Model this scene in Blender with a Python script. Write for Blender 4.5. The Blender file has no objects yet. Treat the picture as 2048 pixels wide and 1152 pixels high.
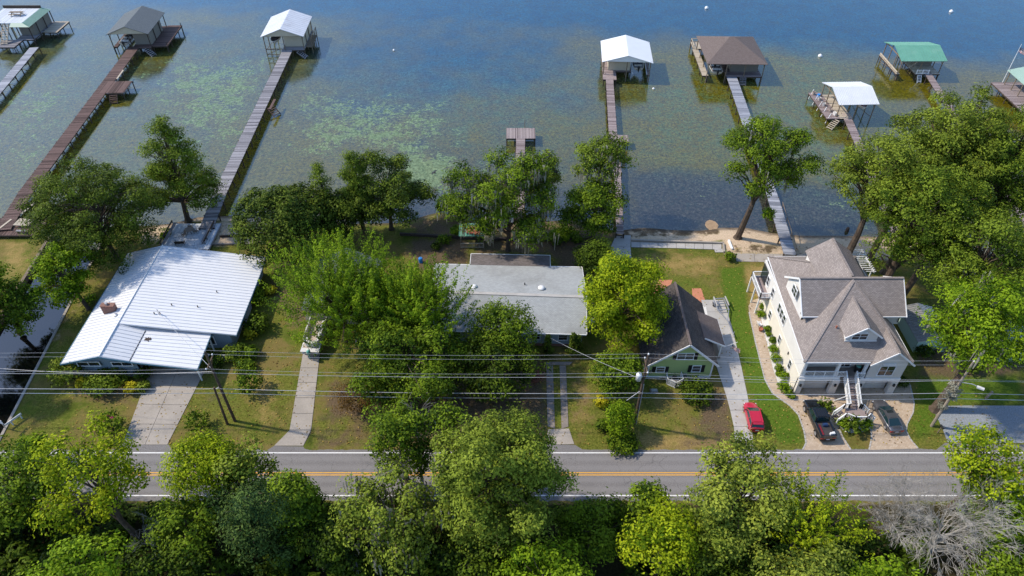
import bpy, math, random
import numpy as np
from mathutils import Vector, Matrix

R = math.radians
rng = np.random.default_rng(7)
random.seed(7)
scene = bpy.context.scene
COL = scene.collection

# ------------------------------------------------------------------ camera
CAM_H, FPX, PITCH = 72.0, 1420.0, R(42.68)      # metres, focal length in px of a 2048 px wide frame
cam_d = bpy.data.cameras.new("camera"); cam_d.sensor_width = 36.0
cam_d.lens = FPX / 2048 * 36.0; cam_d.clip_start = 1.0; cam_d.clip_end = 6000
cam = bpy.data.objects.new("camera", cam_d); COL.objects.link(cam)
cam.location = (0, 0, CAM_H); cam.rotation_euler = (R(90) - PITCH, 0, 0)
scene.camera = cam

# ------------------------------------------------------------------ sky, sun, exposure
SUN_EL, SUN_DIR = R(47), Vector((-1.0, 0.22, 0)).normalized()
world = bpy.data.worlds.new("World"); scene.world = world; world.use_nodes = True
wn = world.node_tree.nodes; wl = world.node_tree.links
bg = wn["Background"]; sky = wn.new("ShaderNodeTexSky"); sky.sky_type = 'NISHITA'
sky.sun_disc = False; sky.sun_elevation = SUN_EL
sky.sun_rotation = math.atan2(SUN_DIR.x, SUN_DIR.y)
sky.air_density = 1.0; sky.dust_density = 0.6; sky.ozone_density = 4.5
wl.new(sky.outputs[0], bg.inputs[0]); bg.inputs[1].default_value = 0.15
sun_d = bpy.data.lights.new("sun", 'SUN'); sun_d.energy = 2.7; sun_d.angle = R(1.8); sun_d.color = (1.0, 0.90, 0.75)
sun = bpy.data.objects.new("sun", sun_d); COL.objects.link(sun)
sv = Vector((SUN_DIR.x * math.cos(SUN_EL), SUN_DIR.y * math.cos(SUN_EL), math.sin(SUN_EL)))
sun.rotation_euler = sv.to_track_quat('Z', 'Y').to_euler(); sun.location = sv * 300
scene.view_settings.view_transform = 'Standard'; scene.view_settings.look = 'None'
scene.view_settings.exposure = 0.75; scene.view_settings.gamma = 1.0
scene.view_settings.use_curve_mapping = False
scene.cycles.use_denoising = True
scene.cycles.max_bounces = 6; scene.cycles.diffuse_bounces = 3; scene.cycles.glossy_bounces = 3
scene.cycles.transmission_bounces = 4; scene.cycles.transparent_max_bounces = 6
scene.cycles.sample_clamp_indirect = 6

LAKE_Z = -0.7

# ------------------------------------------------------------------ survey: where a sight line meets height z
def G(px, py, z=0.0):
    x = (px - 1024) / FPX; y = -(py - 576) / FPX
    c, s = math.cos(PITCH), math.sin(PITCH)
    d = (x, c + y * s, -s + y * c); t = (z - CAM_H) / d[2]
    return Vector((d[0] * t, d[1] * t, z))
def pxm(p):
    c, s = math.cos(PITCH), math.sin(PITCH)
    return FPX / (p[1] * c - (p[2] - CAM_H) * s)
def dep(p): return math.atan2(CAM_H - p[2], math.hypot(p[0], p[1]))

# ------------------------------------------------------------------ materials
MATS = {}
def nodes_of(name):
    m = bpy.data.materials.new(name); m.use_nodes = True
    nt = m.node_tree; b = nt.nodes["Principled BSDF"]; MATS[name] = m
    return m, nt, b
def N(nt, t, **kw):
    n = nt.nodes.new(t)
    for k, v in kw.items():
        if k.startswith('i_'): n.inputs[k[2:].replace('_', ' ')].default_value = v
        else: setattr(n, k, v)
    return n
def mixc(nt, fac, a, b, mode='MIX'):
    n = nt.nodes.new("ShaderNodeMix"); n.data_type = 'RGBA'; n.blend_type = mode
    for s, v in ((0, fac), (6, a), (7, b)):
        if isinstance(v, bpy.types.NodeSocket): nt.links.new(v, n.inputs[s])
        elif s == 0: n.inputs[0].default_value = v
        else: n.inputs[s].default_value = (*v, 1) if len(v) == 3 else v
    return n.outputs[2]
def math_n(nt, op, a, b=None, c=None, clamp=False):
    n = nt.nodes.new("ShaderNodeMath"); n.operation = op; n.use_clamp = clamp
    for i, v in enumerate((a, b, c)):
        if v is None: continue
        if isinstance(v, bpy.types.NodeSocket): nt.links.new(v, n.inputs[i])
        else: n.inputs[i].default_value = v
    return n.outputs[0]
def ramp(nt, v, lo, hi):
    n = nt.nodes.new("ShaderNodeMapRange"); n.interpolation_type = 'SMOOTHSTEP'
    nt.links.new(v, n.inputs[0]); n.inputs[1].default_value = lo; n.inputs[2].default_value = hi
    return n.outputs[0]
def noise(nt, vec, scale, detail=4, rough=0.55):
    n = nt.nodes.new("ShaderNodeTexNoise"); n.inputs["Scale"].default_value = scale
    n.inputs["Detail"].default_value = detail; n.inputs["Roughness"].default_value = rough
    if vec is not None: nt.links.new(vec, n.inputs["Vector"])
    return n.outputs[0]
def bump(nt, h, strength, dist, b):
    n = nt.nodes.new("ShaderNodeBump"); n.inputs["Strength"].default_value = strength
    n.inputs["Distance"].default_value = dist; nt.links.new(h, n.inputs["Height"])
    nt.links.new(n.outputs[0], b.inputs["Normal"])
def pos(nt): return nt.nodes.new("ShaderNodeNewGeometry").outputs["Position"]
def attr(nt, name):
    n = nt.nodes.new("ShaderNodeAttribute"); n.attribute_name = name; return n.outputs["Fac"]
def uvn(nt):
    n = nt.nodes.new("ShaderNodeUVMap"); n.uv_map = "metres"; return n.outputs[0]

def plain(name, col, rough=0.6, var=0.18, scale=1.5, metallic=0.0, bmp=0.0, spec=0.4, dirt=0.0, dirtcol=(0.08, 0.07, 0.05)):
    m, nt, b = nodes_of(name); p = pos(nt)
    n1 = noise(nt, p, scale, 5); n2 = noise(nt, p, scale * 9, 3)
    f = math_n(nt, 'ADD', math_n(nt, 'MULTIPLY', n1, 0.65), math_n(nt, 'MULTIPLY', n2, 0.35))
    c = mixc(nt, ramp(nt, f, 0.3, 0.7), tuple(x * (1 - var) for x in col), tuple(min(1, x * (1 + var)) for x in col))
    if dirt: c = mixc(nt, math_n(nt, 'MULTIPLY', ramp(nt, noise(nt, p, scale * 0.5, 6, 0.65), 0.48, 0.75), dirt), c, dirtcol)
    nt.links.new(c, b.inputs["Base Color"]); b.inputs["Roughness"].default_value = rough
    b.inputs["Metallic"].default_value = metallic; b.inputs["Specular IOR Level"].default_value = spec
    if bmp: bump(nt, n2, bmp, 0.05, b)
    return m
def tinted(name, c0, c1, rough=0.8, bmp=0.2):
    m, nt, b = nodes_of(name); p = pos(nt)
    t = math_n(nt, 'ADD', math_n(nt, 'MULTIPLY', attr(nt, "tint"), 0.75), math_n(nt, 'MULTIPLY', noise(nt, p, 3.0, 5, .7), 0.35))
    c = mixc(nt, ramp(nt, t, 0.1, 0.95), c0, c1)
    c = mixc(nt, math_n(nt, 'MULTIPLY', ramp(nt, noise(nt, p, 0.35, 5, .7), .55, .75), .45), c, tuple(x * .55 for x in c0))
    nt.links.new(c, b.inputs["Base Color"]); b.inputs["Roughness"].default_value = rough
    b.inputs["Specular IOR Level"].default_value = 0.25
    bump(nt, noise(nt, p, 12, 3), bmp, 0.03, b)
    return m
def bricky(name, c0, c1, mortar, bw, bh, ms, rough=0.85, offs=0.5, blot=0.25, blotcol=None, bs=0.5):
    m, nt, b = nodes_of(name); u = uvn(nt); p = pos(nt)
    br = nt.nodes.new("ShaderNodeTexBrick"); nt.links.new(u, br.inputs["Vector"])
    br.inputs["Color1"].default_value = (*c0, 1); br.inputs["Color2"].default_value = (*c1, 1)
    br.inputs["Mortar"].default_value = (*mortar, 1); br.inputs["Scale"].default_value = 1.0
    br.inputs["Mortar Size"].default_value = ms; br.inputs["Brick Width"].default_value = bw
    br.inputs["Row Height"].default_value = bh; br.offset = offs; br.inputs["Bias"].default_value = -0.1
    c = br.outputs[0]
    n1 = noise(nt, p, bs, 6, 0.65)
    bc = blotcol or tuple(x * 0.45 for x in c0)
    c = mixc(nt, math_n(nt, 'MULTIPLY', ramp(nt, n1, 0.45, 0.72), blot), c, bc)
    c = mixc(nt, math_n(nt, 'MULTIPLY', noise(nt, p, 6, 4), 0.5), c, tuple(min(1, x * 1.25) for x in c1), 'MIX') if blot < .2 else c
    nt.links.new(c, b.inputs["Base Color"]); b.inputs["Roughness"].default_value = rough
    b.inputs["Specular IOR Level"].default_value = 0.2
    bump(nt, br.outputs[1], 0.5, -0.02, b)
    return m
def siding(name, col, pitch=0.2, vertical=False, rough=0.55):
    m, nt, b = nodes_of(name); u = uvn(nt); p = pos(nt)
    sx = nt.nodes.new("ShaderNodeSeparateXYZ"); nt.links.new(u, sx.inputs[0])
    fr = math_n(nt, 'FRACT', math_n(nt, 'MULTIPLY', sx.outputs[0 if vertical else 1], 1 / pitch))
    line = ramp(nt, fr, 0.0, 0.18)
    c = mixc(nt, line, tuple(x * 0.72 for x in col), col)
    c = mixc(nt, math_n(nt, 'MULTIPLY', ramp(nt, noise(nt, p, 0.8, 5), .45, .8), .22), c, tuple(x * .6 for x in col))
    nt.links.new(c, b.inputs["Base Color"]); b.inputs["Roughness"].default_value = rough
    b.inputs["Specular IOR Level"].default_value = 0.3
    bump(nt, fr, 0.5, 0.02, b)
    return m
def leafm(name, dark, light, trans=0.3, rough=0.5):
    m, nt, b = nodes_of(name); p = pos(nt)
    t = math_n(nt, 'ADD', attr(nt, "tint"), math_n(nt, 'MULTIPLY', math_n(nt, 'SUBTRACT', noise(nt, p, 0.45, 3), 0.5), 0.7))
    c = mixc(nt, ramp(nt, t, 0.0, 1.0), dark, light)
    nt.links.new(c, b.inputs["Base Color"]); b.inputs["Roughness"].default_value = rough
    b.inputs["Specular IOR Level"].default_value = 0.05
    tr = nt.nodes.new("ShaderNodeBsdfTranslucent")
    nt.links.new(mixc(nt, 0.5, c, tuple(min(1, x * 1.6) for x in light)), tr.inputs[0])
    mx = nt.nodes.new("ShaderNodeMixShader"); mx.inputs[0].default_value = trans
    out = nt.nodes["Material Output"]
    nt.links.new(b.outputs[0], mx.inputs[1]); nt.links.new(tr.outputs[0], mx.inputs[2]); nt.links.new(mx.outputs[0], out.inputs[0])
    return m
def glass(name, col=(0.02, 0.025, 0.03), rough=0.05):
    m, nt, b = nodes_of(name); b.inputs["Base Color"].default_value = (*col, 1)
    b.inputs["Roughness"].default_value = rough; b.inputs["Specular IOR Level"].default_value = 0.8
    return m
def paint(name, col, rough=0.25, metallic=0.0, coat=0.6):
    m, nt, b = nodes_of(name); b.inputs["Base Color"].default_value = (*col, 1)
    b.inputs["Roughness"].default_value = rough; b.inputs["Metallic"].default_value = metallic
    b.inputs["Coat Weight"].default_value = coat; b.inputs["Coat Roughness"].default_value = 0.05
    return m

# ------------------------------------------------------------------ mesh builder
def make_mesh(name, V, F, tint=None, smooth=False, uv=True):
    me = bpy.data.meshes.new(name)
    me.from_pydata([tuple(v) for v in V], [], F)
    if uv and len(F) < 40000:
        me.update()
        lay = me.uv_layers.new(name="metres")
        nl = len(me.loops); vi = np.empty(nl, 'i'); me.loops.foreach_get('vertex_index', vi)
        co = np.empty(len(me.vertices) * 3); me.vertices.foreach_get('co', co); co = co.reshape(-1, 3)
        npol = len(me.polygons); nm = np.empty(npol * 3); me.polygons.foreach_get('normal', nm); nm = nm.reshape(-1, 3)
        lt = np.empty(npol, 'i'); me.polygons.foreach_get('loop_total', lt)
        nn = np.repeat(nm, lt, axis=0)
        U = np.stack([-nn[:, 1], nn[:, 0], np.zeros(nl)], 1); L = np.linalg.norm(U, axis=1)
        flat = L < 0.05; U[flat] = (1, 0, 0); L[flat] = 1; U /= L[:, None]
        Vv = np.cross(nn, U); P3 = co[vi]
        uvs = np.stack([(P3 * U).sum(1), (P3 * Vv).sum(1)], 1)
        lay.data.foreach_set('uv', uvs.astype('f').ravel())
    if tint is not None:
        a = me.attributes.new("tint", 'FLOAT', 'POINT'); a.data.foreach_set('value', np.asarray(tint, 'f'))
    if smooth: me.polygons.foreach_set('use_smooth', np.ones(len(me.polygons), bool))
    return me
BOXF = [(0, 3, 2, 1), (4, 5, 6, 7), (0, 1, 5, 4), (1, 2, 6, 5), (2, 3, 7, 6), (3, 0, 4, 7)]
class MB:
    def __init__(s): s.v = []; s.f = []; s.t = []
    def add(s, vs, fs, t=0.5):
        o = len(s.v); s.v.extend(tuple(v) for v in vs); s.t.extend([t] * len(vs))
        s.f.extend(tuple(i + o for i in f) for f in fs); return s
    def bx(s, x0, x1, y0, y1, z0, z1, t=0.5):
        return s.add([(x0, y0, z0), (x1, y0, z0), (x1, y1, z0), (x0, y1, z0), (x0, y0, z1), (x1, y0, z1), (x1, y1, z1), (x0, y1, z1)], BOXF, t)
    def box(s, c, size, rz=0.0, t=0.5, rx=0.0):
        hx, hy, hz = size[0] / 2, size[1] / 2, size[2] / 2
        M = Matrix.Rotation(rz, 3, 'Z') @ Matrix.Rotation(rx, 3, 'X')
        vs = [Vector(c) + M @ Vector(q) for q in ((-hx, -hy, -hz), (hx, -hy, -hz), (hx, hy, -hz), (-hx, hy, -hz), (-hx, -hy, hz), (hx, -hy, hz), (hx, hy, hz), (-hx, hy, hz))]
        return s.add(vs, BOXF, t)
    def bar(s, a, b, w, h=None, t=0.5):
        a, b = Vector(a), Vector(b); h = h or w; d = (b - a).normalized()
        up = Vector((0, 0, 1)) if abs(d.z) < 0.95 else Vector((0, 1, 0))
        sx = d.cross(up).normalized() * (w / 2); sz = sx.cross(d).normalized() * (h / 2)
        vs = [a - sx - sz, a + sx - sz, a + sx + sz, a - sx + sz, b - sx - sz, b + sx - sz, b + sx + sz, b - sx + sz]
        return s.add(vs, [(0, 1, 2, 3), (7, 6, 5, 4), (0, 4, 5, 1), (1, 5, 6, 2), (2, 6, 7, 3), (3, 7, 4, 0)], t)
    def tube(s, pts, rad, n=6, t=0.5, cap=True):
        pts = [Vector(p) for p in pts]
        if not hasattr(rad, '__len__'): rad = [rad] * len(pts)
        o = len(s.v); vs = []; fs = []
        for i, p in enumerate(pts):
            d = (pts[min(i + 1, len(pts) - 1)] - pts[max(i - 1, 0)]).normalized()
            up = Vector((0, 0, 1)) if abs(d.z) < 0.9 else Vector((1, 0, 0))
            a = d.cross(up).normalized(); b = a.cross(d)
            for k in range(n):
                q = 2 * math.pi * k / n; vs.append(p + (a * math.cos(q) + b * math.sin(q)) * rad[i])
        for i in range(len(pts) - 1):
            for k in range(n):
                k2 = (k + 1) % n; fs.append((i * n + k, (i + 1) * n + k, (i + 1) * n + k2, i * n + k2))
        if cap:
            fs.append(tuple(range(n))); m = (len(pts) - 1) * n; fs.append(tuple(m + k for k in reversed(range(n))))
        return s.add(vs, fs, t)
    def lathe(s, c, prof, n=12, t=0.5):
        c = Vector(c); vs = []; fs = []
        for r, z in prof:
            for k in range(n):
                q = 2 * math.pi * k / n; vs.append(c + Vector((r * math.cos(q), r * math.sin(q), z)))
        for i in range(len(prof) - 1):
            for k in range(n):
                k2 = (k + 1) % n; fs.append((i * n + k, i * n + k2, (i + 1) * n + k2, (i + 1) * n + k))
        fs.append(tuple(reversed(range(n)))); m = (len(prof) - 1) * n; fs.append(tuple(m + k for k in range(n)))
        return s.add(vs, fs, t)
    def slab(s, pts, th, t=0.5):
        """polygon (counter-clockwise seen from outside) given a thickness inwards along its normal"""
        P_ = [Vector(p) for p in pts]; n = Vector((0, 0, 0))
        for i in range(len(P_)):
            a, b = P_[i], P_[(i + 1) % len(P_)]
            n += Vector(((a.y - b.y) * (a.z + b.z), (a.z - b.z) * (a.x + b.x), (a.x - b.x) * (a.y + b.y)))
        n.normalize(); k = len(P_)
        vs = P_ + [p - n * th for p in P_]
        fs = [tuple(range(k)), tuple(reversed(range(k, 2 * k)))] + [(i, i + k, (i + 1) % k + k, (i + 1) % k) for i in range(k)]
        return s.add(vs, fs, t)
    def mesh(s, name, smooth=False): return make_mesh(name, s.v, s.f, s.t, smooth)
    def build(s, name, mat, parent=None, smooth=False, kind=None, label=None):
        return link(name, s.mesh(name, smooth), mat, parent, kind=kind, label=label)
def link(name, me, mat, parent=None, loc=None, rot=None, scale=None, kind=None, label=None):
    if mat is not None and not me.materials: me.materials.append(MATS[mat] if isinstance(mat, str) else mat)
    o = bpy.data.objects.new(name, me); COL.objects.link(o)
    if parent is not None: o.parent = parent
    if loc is not None: o.location = loc
    if rot is not None: o.rotation_euler = rot
    if scale is not None: o.scale = scale
    if kind: o["kind"] = kind
    if label: o["label"] = label
    return o
def thing(name, label, cat, loc=(0, 0, 0), rz=0.0, group=None):
    o = bpy.data.objects.new(name, None); COL.objects.link(o); o.location = loc; o.rotation_euler = (0, 0, rz)
    o.empty_display_size = 0.3
    return tag(o, label, cat, group)
def tag(o, label, cat, group=None):
    o["label"] = label; o["category"] = cat
    if group: o["group"] = group
    return o
def struct(o): o["kind"] = "structure"; return o
def copy_tree(o, parent=None):
    c = o.copy(); COL.objects.link(c); c.parent = parent
    for ch in list(o.children): copy_tree(ch, c)
    return c
def inside(x, y, poly):
    r = np.zeros(x.shape, bool); n = len(poly); j = n - 1
    for i in range(n):
        xi, yi = poly[i][0], poly[i][1]; xj, yj = poly[j][0], poly[j][1]
        r ^= ((yi > y) != (yj > y)) & (x < (xj - xi) * (y - yi) / ((yj - yi) or 1e-9) + xi); j = i
    return r
def pweight(x, y, poly, feather):
    d = np.full(x.shape, 1e9)
    for i in range(len(poly)):
        ax, ay = poly[i][0], poly[i][1]; bx_, by_ = poly[(i + 1) % len(poly)][0], poly[(i + 1) % len(poly)][1]
        L2 = (bx_ - ax) ** 2 + (by_ - ay) ** 2 + 1e-9
        t = np.clip(((x - ax) * (bx_ - ax) + (y - ay) * (by_ - ay)) / L2, 0, 1)
        d = np.minimum(d, np.hypot(x - ax - t * (bx_ - ax), y - ay - t * (by_ - ay)))
    sd = np.where(inside(x, y, poly), d, -d)
    return np.clip(0.5 + sd / (2 * feather), 0, 1)
def GP(pts, z=0.0): return [G(a, b, z) for a, b in pts]

# ------------------------------------------------------------------ material library
plain('concrete', (0.36, 0.32, 0.275), 0.85, 0.16, 0.6, bmp=0.15, spec=0.2, dirt=0.45, dirtcol=(0.17, 0.15, 0.13))
plain('concrete_pale', (0.42, 0.40, 0.37), 0.85, 0.14, 0.7, bmp=0.15, spec=0.2, dirt=0.5, dirtcol=(0.24, 0.23, 0.22))
plain('concrete_old', (0.25, 0.215, 0.185), 0.9, 0.2, 0.9, bmp=0.2, spec=0.15, dirt=0.5, dirtcol=(0.12, 0.11, 0.10))
plain('white_paint', (0.78, 0.78, 0.77), 0.5, 0.05, 1.0, spec=0.3)
plain('white_roof', (0.71, 0.715, 0.715), 0.38, 0.04, 0.5, spec=0.5, dirt=0.12, dirtcol=(0.5, 0.52, 0.55))
plain('white_roof_old', (0.62, 0.63, 0.66), 0.45, 0.08, 0.8, spec=0.4, dirt=0.35, dirtcol=(0.3, 0.26, 0.24))
plain('green_roof', (0.13, 0.33, 0.24), 0.4, 0.08, 0.6, spec=0.4, dirt=0.2, dirtcol=(0.3, 0.36, 0.3))
plain('green_roof_faded', (0.30, 0.42, 0.34), 0.45, 0.08, 0.6, spec=0.4, dirt=0.25, dirtcol=(0.16, 0.22, 0.18))
plain('blue_trim', (0.10, 0.22, 0.30), 0.5, 0.1)
siding('blue_siding', (0.24, 0.30, 0.35), 0.3, True)
siding('grey_siding', (0.34, 0.40, 0.44), 0.22)
siding('green_siding', (0.42, 0.53, 0.21), 0.18)
siding('white_siding', (0.76, 0.74, 0.70), 0.2)
siding('beige_siding', (0.66, 0.63, 0.58), 0.2)
plain('cream_stucco', (0.74, 0.69, 0.59), 0.8, 0.05, 0.8, spec=0.2)
plain('beige_stucco', (0.68, 0.63, 0.56), 0.8, 0.06, 0.8, spec=0.2)
siding('mint_siding', (0.42, 0.56, 0.50), 0.25)
siding('cream_boards', (0.55, 0.48, 0.36), 0.2)
siding('grey_boards', (0.22, 0.20, 0.17), 0.2)
bricky('shingle_taupe', (0.26, 0.222, 0.200), (0.36, 0.312, 0.285), (0.14, 0.12, 0.11), 0.34, 0.16, 0.018, blot=0.32, blotcol=(0.15, 0.13, 0.12), bs=0.3)
bricky('shingle_grey', (0.36, 0.372, 0.368), (0.44, 0.452, 0.448), (0.24, 0.255, 0.25), 0.34, 0.17, 0.015, blot=0.5, blotcol=(0.22, 0.22, 0.205), bs=0.22)
bricky('shingle_stained', (0.15, 0.13, 0.12), (0.22, 0.19, 0.18), (0.08, 0.07, 0.07), 0.34, 0.17, 0.015, blot=0.5, blotcol=(0.06, 0.055, 0.05))
bricky('shingle_black', (0.062, 0.053, 0.050), (0.115, 0.098, 0.090), (0.025, 0.022, 0.022), 0.34, 0.17, 0.015, blot=0.4, blotcol=(0.13, 0.11, 0.10), bs=0.35)
bricky('shingle_slate', (0.10, 0.115, 0.125), (0.13, 0.15, 0.16), (0.07, 0.08, 0.09), 0.34, 0.17, 0.012, blot=0.1)
bricky('shingle_brown', (0.125, 0.095, 0.085), (0.175, 0.14, 0.125), (0.07, 0.055, 0.05), 0.34, 0.17, 0.012, blot=0.1)
bricky('pavers', (0.45, 0.335, 0.235), (0.56, 0.45, 0.335), (0.34, 0.275, 0.205), 0.32, 0.2, 0.012, blot=0.35, blotcol=(0.40, 0.32, 0.24))
bricky('red_brick', (0.20, 0.055, 0.035), (0.28, 0.09, 0.06), (0.30, 0.26, 0.22), 0.21, 0.075, 0.012, blot=0.3)
bricky('lattice_white', (0.02, 0.02, 0.02), (0.03, 0.03, 0.03), (0.7, 0.7, 0.68), 0.16, 0.16, 0.035, offs=0, blot=0.0)
plain('terracotta', (0.50, 0.20, 0.11), 0.8, 0.12, 1.0)
tinted('wood_brown', (0.060, 0.036, 0.030), (0.165, 0.105, 0.090))
tinted('wood_grey', (0.12, 0.115, 0.125), (0.36, 0.345, 0.36))
tinted('wood_pinkgrey', (0.16, 0.12, 0.115), (0.37, 0.30, 0.285))
tinted('wood_bluegrey', (0.16, 0.17, 0.20), (0.42, 0.43, 0.47))
tinted('wood_pale', (0.36, 0.30, 0.22), (0.55, 0.47, 0.37))
tinted('deck_paint', (0.50, 0.53, 0.57), (0.63, 0.66, 0.70))
plain('wood_post', (0.20, 0.155, 0.11), 0.85, 0.25, 3.0, bmp=0.3, spec=0.2)
plain('wood_dark', (0.070, 0.052, 0.042), 0.85, 0.25, 3.0, bmp=0.3, spec=0.2)
plain('pole_wood', (0.115, 0.082, 0.060), 0.9, 0.3, 2.5, bmp=0.3, spec=0.15)
plain('pole_grey', (0.30, 0.25, 0.20), 0.9, 0.25, 2.5, bmp=0.3, spec=0.15)
plain('bark', (0.105, 0.078, 0.058), 0.95, 0.35, 2.2, bmp=0.5, spec=0.1)
plain('bark_pale', (0.34, 0.315, 0.275), 0.95, 0.25, 3.0, bmp=0.3, spec=0.1)
plain('steel', (0.45, 0.46, 0.48), 0.4, 0.08, 2.0, metallic=0.6)
plain('cable_pale', (0.46, 0.46, 0.47), 0.45, 0.05, 1.0, spec=0.5)
plain('black_plastic', (0.018, 0.018, 0.019), 0.5, 0.1)
plain('rubber', (0.02, 0.02, 0.02), 0.8, 0.1)
plain('interior', (0.05, 0.045, 0.045), 0.9, 0.1)
plain('rock_white', (0.66, 0.64, 0.60), 0.9, 0.22, 7.0, bmp=0.5, spec=0.1)
plain('gravel_blue', (0.265, 0.285, 0.305), 0.95, 0.30, 6.0, bmp=0.5, spec=0.1, dirt=.3, dirtcol=(.19, .2, .205))
plain('terracotta_pot', (0.35, 0.12, 0.07), 0.8, 0.1)
plain('boat_white', (0.60, 0.58, 0.55), 0.3, 0.05, 1.0, spec=0.5)
plain('boat_red', (0.22, 0.02, 0.03), 0.35, 0.05)
plain('boat_blue', (0.03, 0.06, 0.14), 0.35, 0.05)
plain('canvas_tan', (0.42, 0.34, 0.28), 0.9, 0.12, 2.0)
plain('moss', (0.30, 0.29, 0.23), 1.0, 0.2, 2.0, spec=0.05)
plain('copper_green', (0.10, 0.32, 0.26), 0.6, 0.2, 2.0)
plain('blue_tarp', (0.10, 0.20, 0.32), 0.5, 0.15, 1.5)
plain('blue_bright', (0.02, 0.2, 0.55), 0.5, 0.1)
glass('glass'); glass('glass_teal', (0.01, 0.03, 0.035)); glass('glass_pale', (0.10, 0.09, 0.08), 0.12)  # third glass is paler and a little rougher
paint('paint_red', (0.46, 0.012, 0.035)); paint('paint_black', (0.007, 0.008, 0.009), 0.15); paint('paint_grey', (0.15, 0.15, 0.165), 0.3, 0.6)
paint('lamp_red', (0.45, 0.01, 0.01)); paint('lamp_white', (0.7, 0.7, 0.7)); paint('sign_green', (0.0, 0.17, 0.10), .4, 0, 0.2)
paint('plate_white', (0.7, 0.7, 0.72), .4, 0, 0)
# foliage: dark and light leaf colours, spread widened to paint in highlights and shade
leafm('leaf_pine', (0.017, 0.037, 0.007), (0.137, 0.187, 0.019), 0.18)
leafm('leaf_cypress', (0.026, 0.056, 0.005), (0.190, 0.255, 0.024), 0.2)
leafm('leaf_olive', (0.044, 0.072, 0.008), (0.245, 0.305, 0.034), 0.2)
leafm('leaf_magnolia', (0.014, 0.033, 0.006), (0.122, 0.165, 0.019), 0.12, 0.55)
leafm('leaf_bright', (0.032, 0.079, 0.004), (0.238, 0.347, 0.015), 0.26)
leafm('leaf_lime', (0.054, 0.108, 0.004), (0.371, 0.435, 0.015), 0.27)
leafm('leaf_mid', (0.020, 0.050, 0.006), (0.174, 0.251, 0.015), 0.20)
leafm('leaf_dark', (0.007, 0.019, 0.004), (0.090, 0.138, 0.010), 0.12)
leafm('leaf_pale', (0.058, 0.090, 0.014), (0.307, 0.352, 0.044), 0.21)
leafm('leaf_teal', (0.012, 0.035, 0.012), (0.110, 0.171, 0.036), 0.16)
leafm('leaf_yellow', (0.216, 0.221, 0.012), (0.540, 0.483, 0.028), 0.3)
leafm('leaf_rust', (0.061, 0.034, 0.010), (0.203, 0.121, 0.030), 0.2)
leafm('petal_pink', (0.35, 0.02, 0.10), (0.55, 0.06, 0.2), 0.2)
leafm('moss_leaf', (0.15, 0.15, 0.11), (0.34, 0.33, 0.26), 0.2)
plain('sand_wet', (0.34, 0.235, 0.145), 0.9, 0.25, 1.6, spec=0.1)
plain('white_roof_corr', (0.62, 0.64, 0.67), 0.45, 0.06, 0.8, spec=0.4, dirt=.2, dirtcol=(.42, .43, .45))
plain('seam_grey', (0.60, 0.61, 0.64), 0.5, 0.05)

# ================================================================== THE SETTING
# ---- ground: one sheet, canal cut and lake shore in it
SHORE_PX = [(-400, 462), (0, 458), (70, 452), (200, 452), (310, 452), (350, 446), (400, 434), (480, 432), (560, 440), (690, 448), (800, 446), (850, 432), (880, 424),
            (930, 440), (1000, 446), (1080, 444), (1150, 440), (1230, 462), (1290, 456), (1340, 460), (1400, 462), (1440, 456), (1490, 456), (1540, 466), (1600, 472), (1680, 472),
            (1760, 474), (1900, 484), (2048, 492), (2500, 505)]
SH = [G(a, b, LAKE_Z) for a, b in SHORE_PX]
SHX = np.array([p.x for p in SH]); SHY = np.array([p.y for p in SH])
def shore(x): return np.interp(x, SHX, SHY)
def canal_r(y): return -62.55 - 0.098 * (np.asarray(y) - 53.5)
CW = 8.8
def lump(x, y, s, seed=0.0):
    return (np.sin(x * s + seed) * np.cos(y * s * 1.3 + seed * 2) + np.sin(x * s * 2.3 + y * s * 1.7 + seed) * 0.5 + np.sin(y * s * 3.1 - x * s * 1.1 + seed * 3) * .3) / 1.8
def land_z(x, y):
    ys = shore(x); d = y - ys
    z = np.where(d < -4.5, 0.0, np.where(d < 0, LAKE_Z * ((d + 4.5) / 4.5) ** 1.3 if True else 0, LAKE_Z - 0.14 * np.maximum(d, 0)))
    z = np.maximum(z, -3.0)
    sw = np.clip((38.5 - y) / 4.5, 0, 1) * np.clip((y + 60) / 30, 0, 1)
    z = z - sw * (0.62 + 0.45 * lump(x, y, 0.22, 1.3))
    return z
us = np.concatenate([[-1800, -700, -350, -220, -160], np.arange(-125, -72, 0.9), [-71.35 - .0, -71.15], np.arange(-70.4, -63, 0.9), [-62.75, -62.55], np.arange(-61.8, 125.1, 0.9), [160, 220, 350, 700, 1800]])
us = np.unique(us)
vs_ = np.concatenate([[-900, -300, -120, -60, -25, 0, 10, 17], np.arange(22, 49.5, 0.9), [49.85, 50.05], np.arange(50.7, 112, 0.9), [116, 125, 150, 220, 400, 900, 2500]])
UU, VV = np.meshgrid(us, vs_)
wc = np.clip(1 - np.maximum(np.abs(UU + 66.95) - 5.2, 0) / 14, 0, 1)
XX = UU + np.clip(-0.098 * (VV - 53.5), -4.5, 1.0) * wc; YY = VV
with np.errstate(invalid='ignore'):
    ZZ = land_z(XX, YY)
in_can = (UU <= -62.74) & (UU >= -71.16) & (VV > 50.0) & (VV < 125)
ZZ = np.where(in_can, np.minimum(ZZ, -1.9), ZZ)
gx, gy = XX.ravel(), YY.ravel()
def wsum(polys, feather=1.2):
    w = np.zeros(gx.shape)
    for p in polys:
        w = np.maximum(w, pweight(gx, gy, GP(p[0]), p[2] if len(p) > 2 else feather) * p[1])
    return w
beach = np.clip((gy - (shore(gx) - np.where(gx > 15, 4.4, 2.2))) / 1.2, 0, 1) * (gy < 125)
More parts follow.
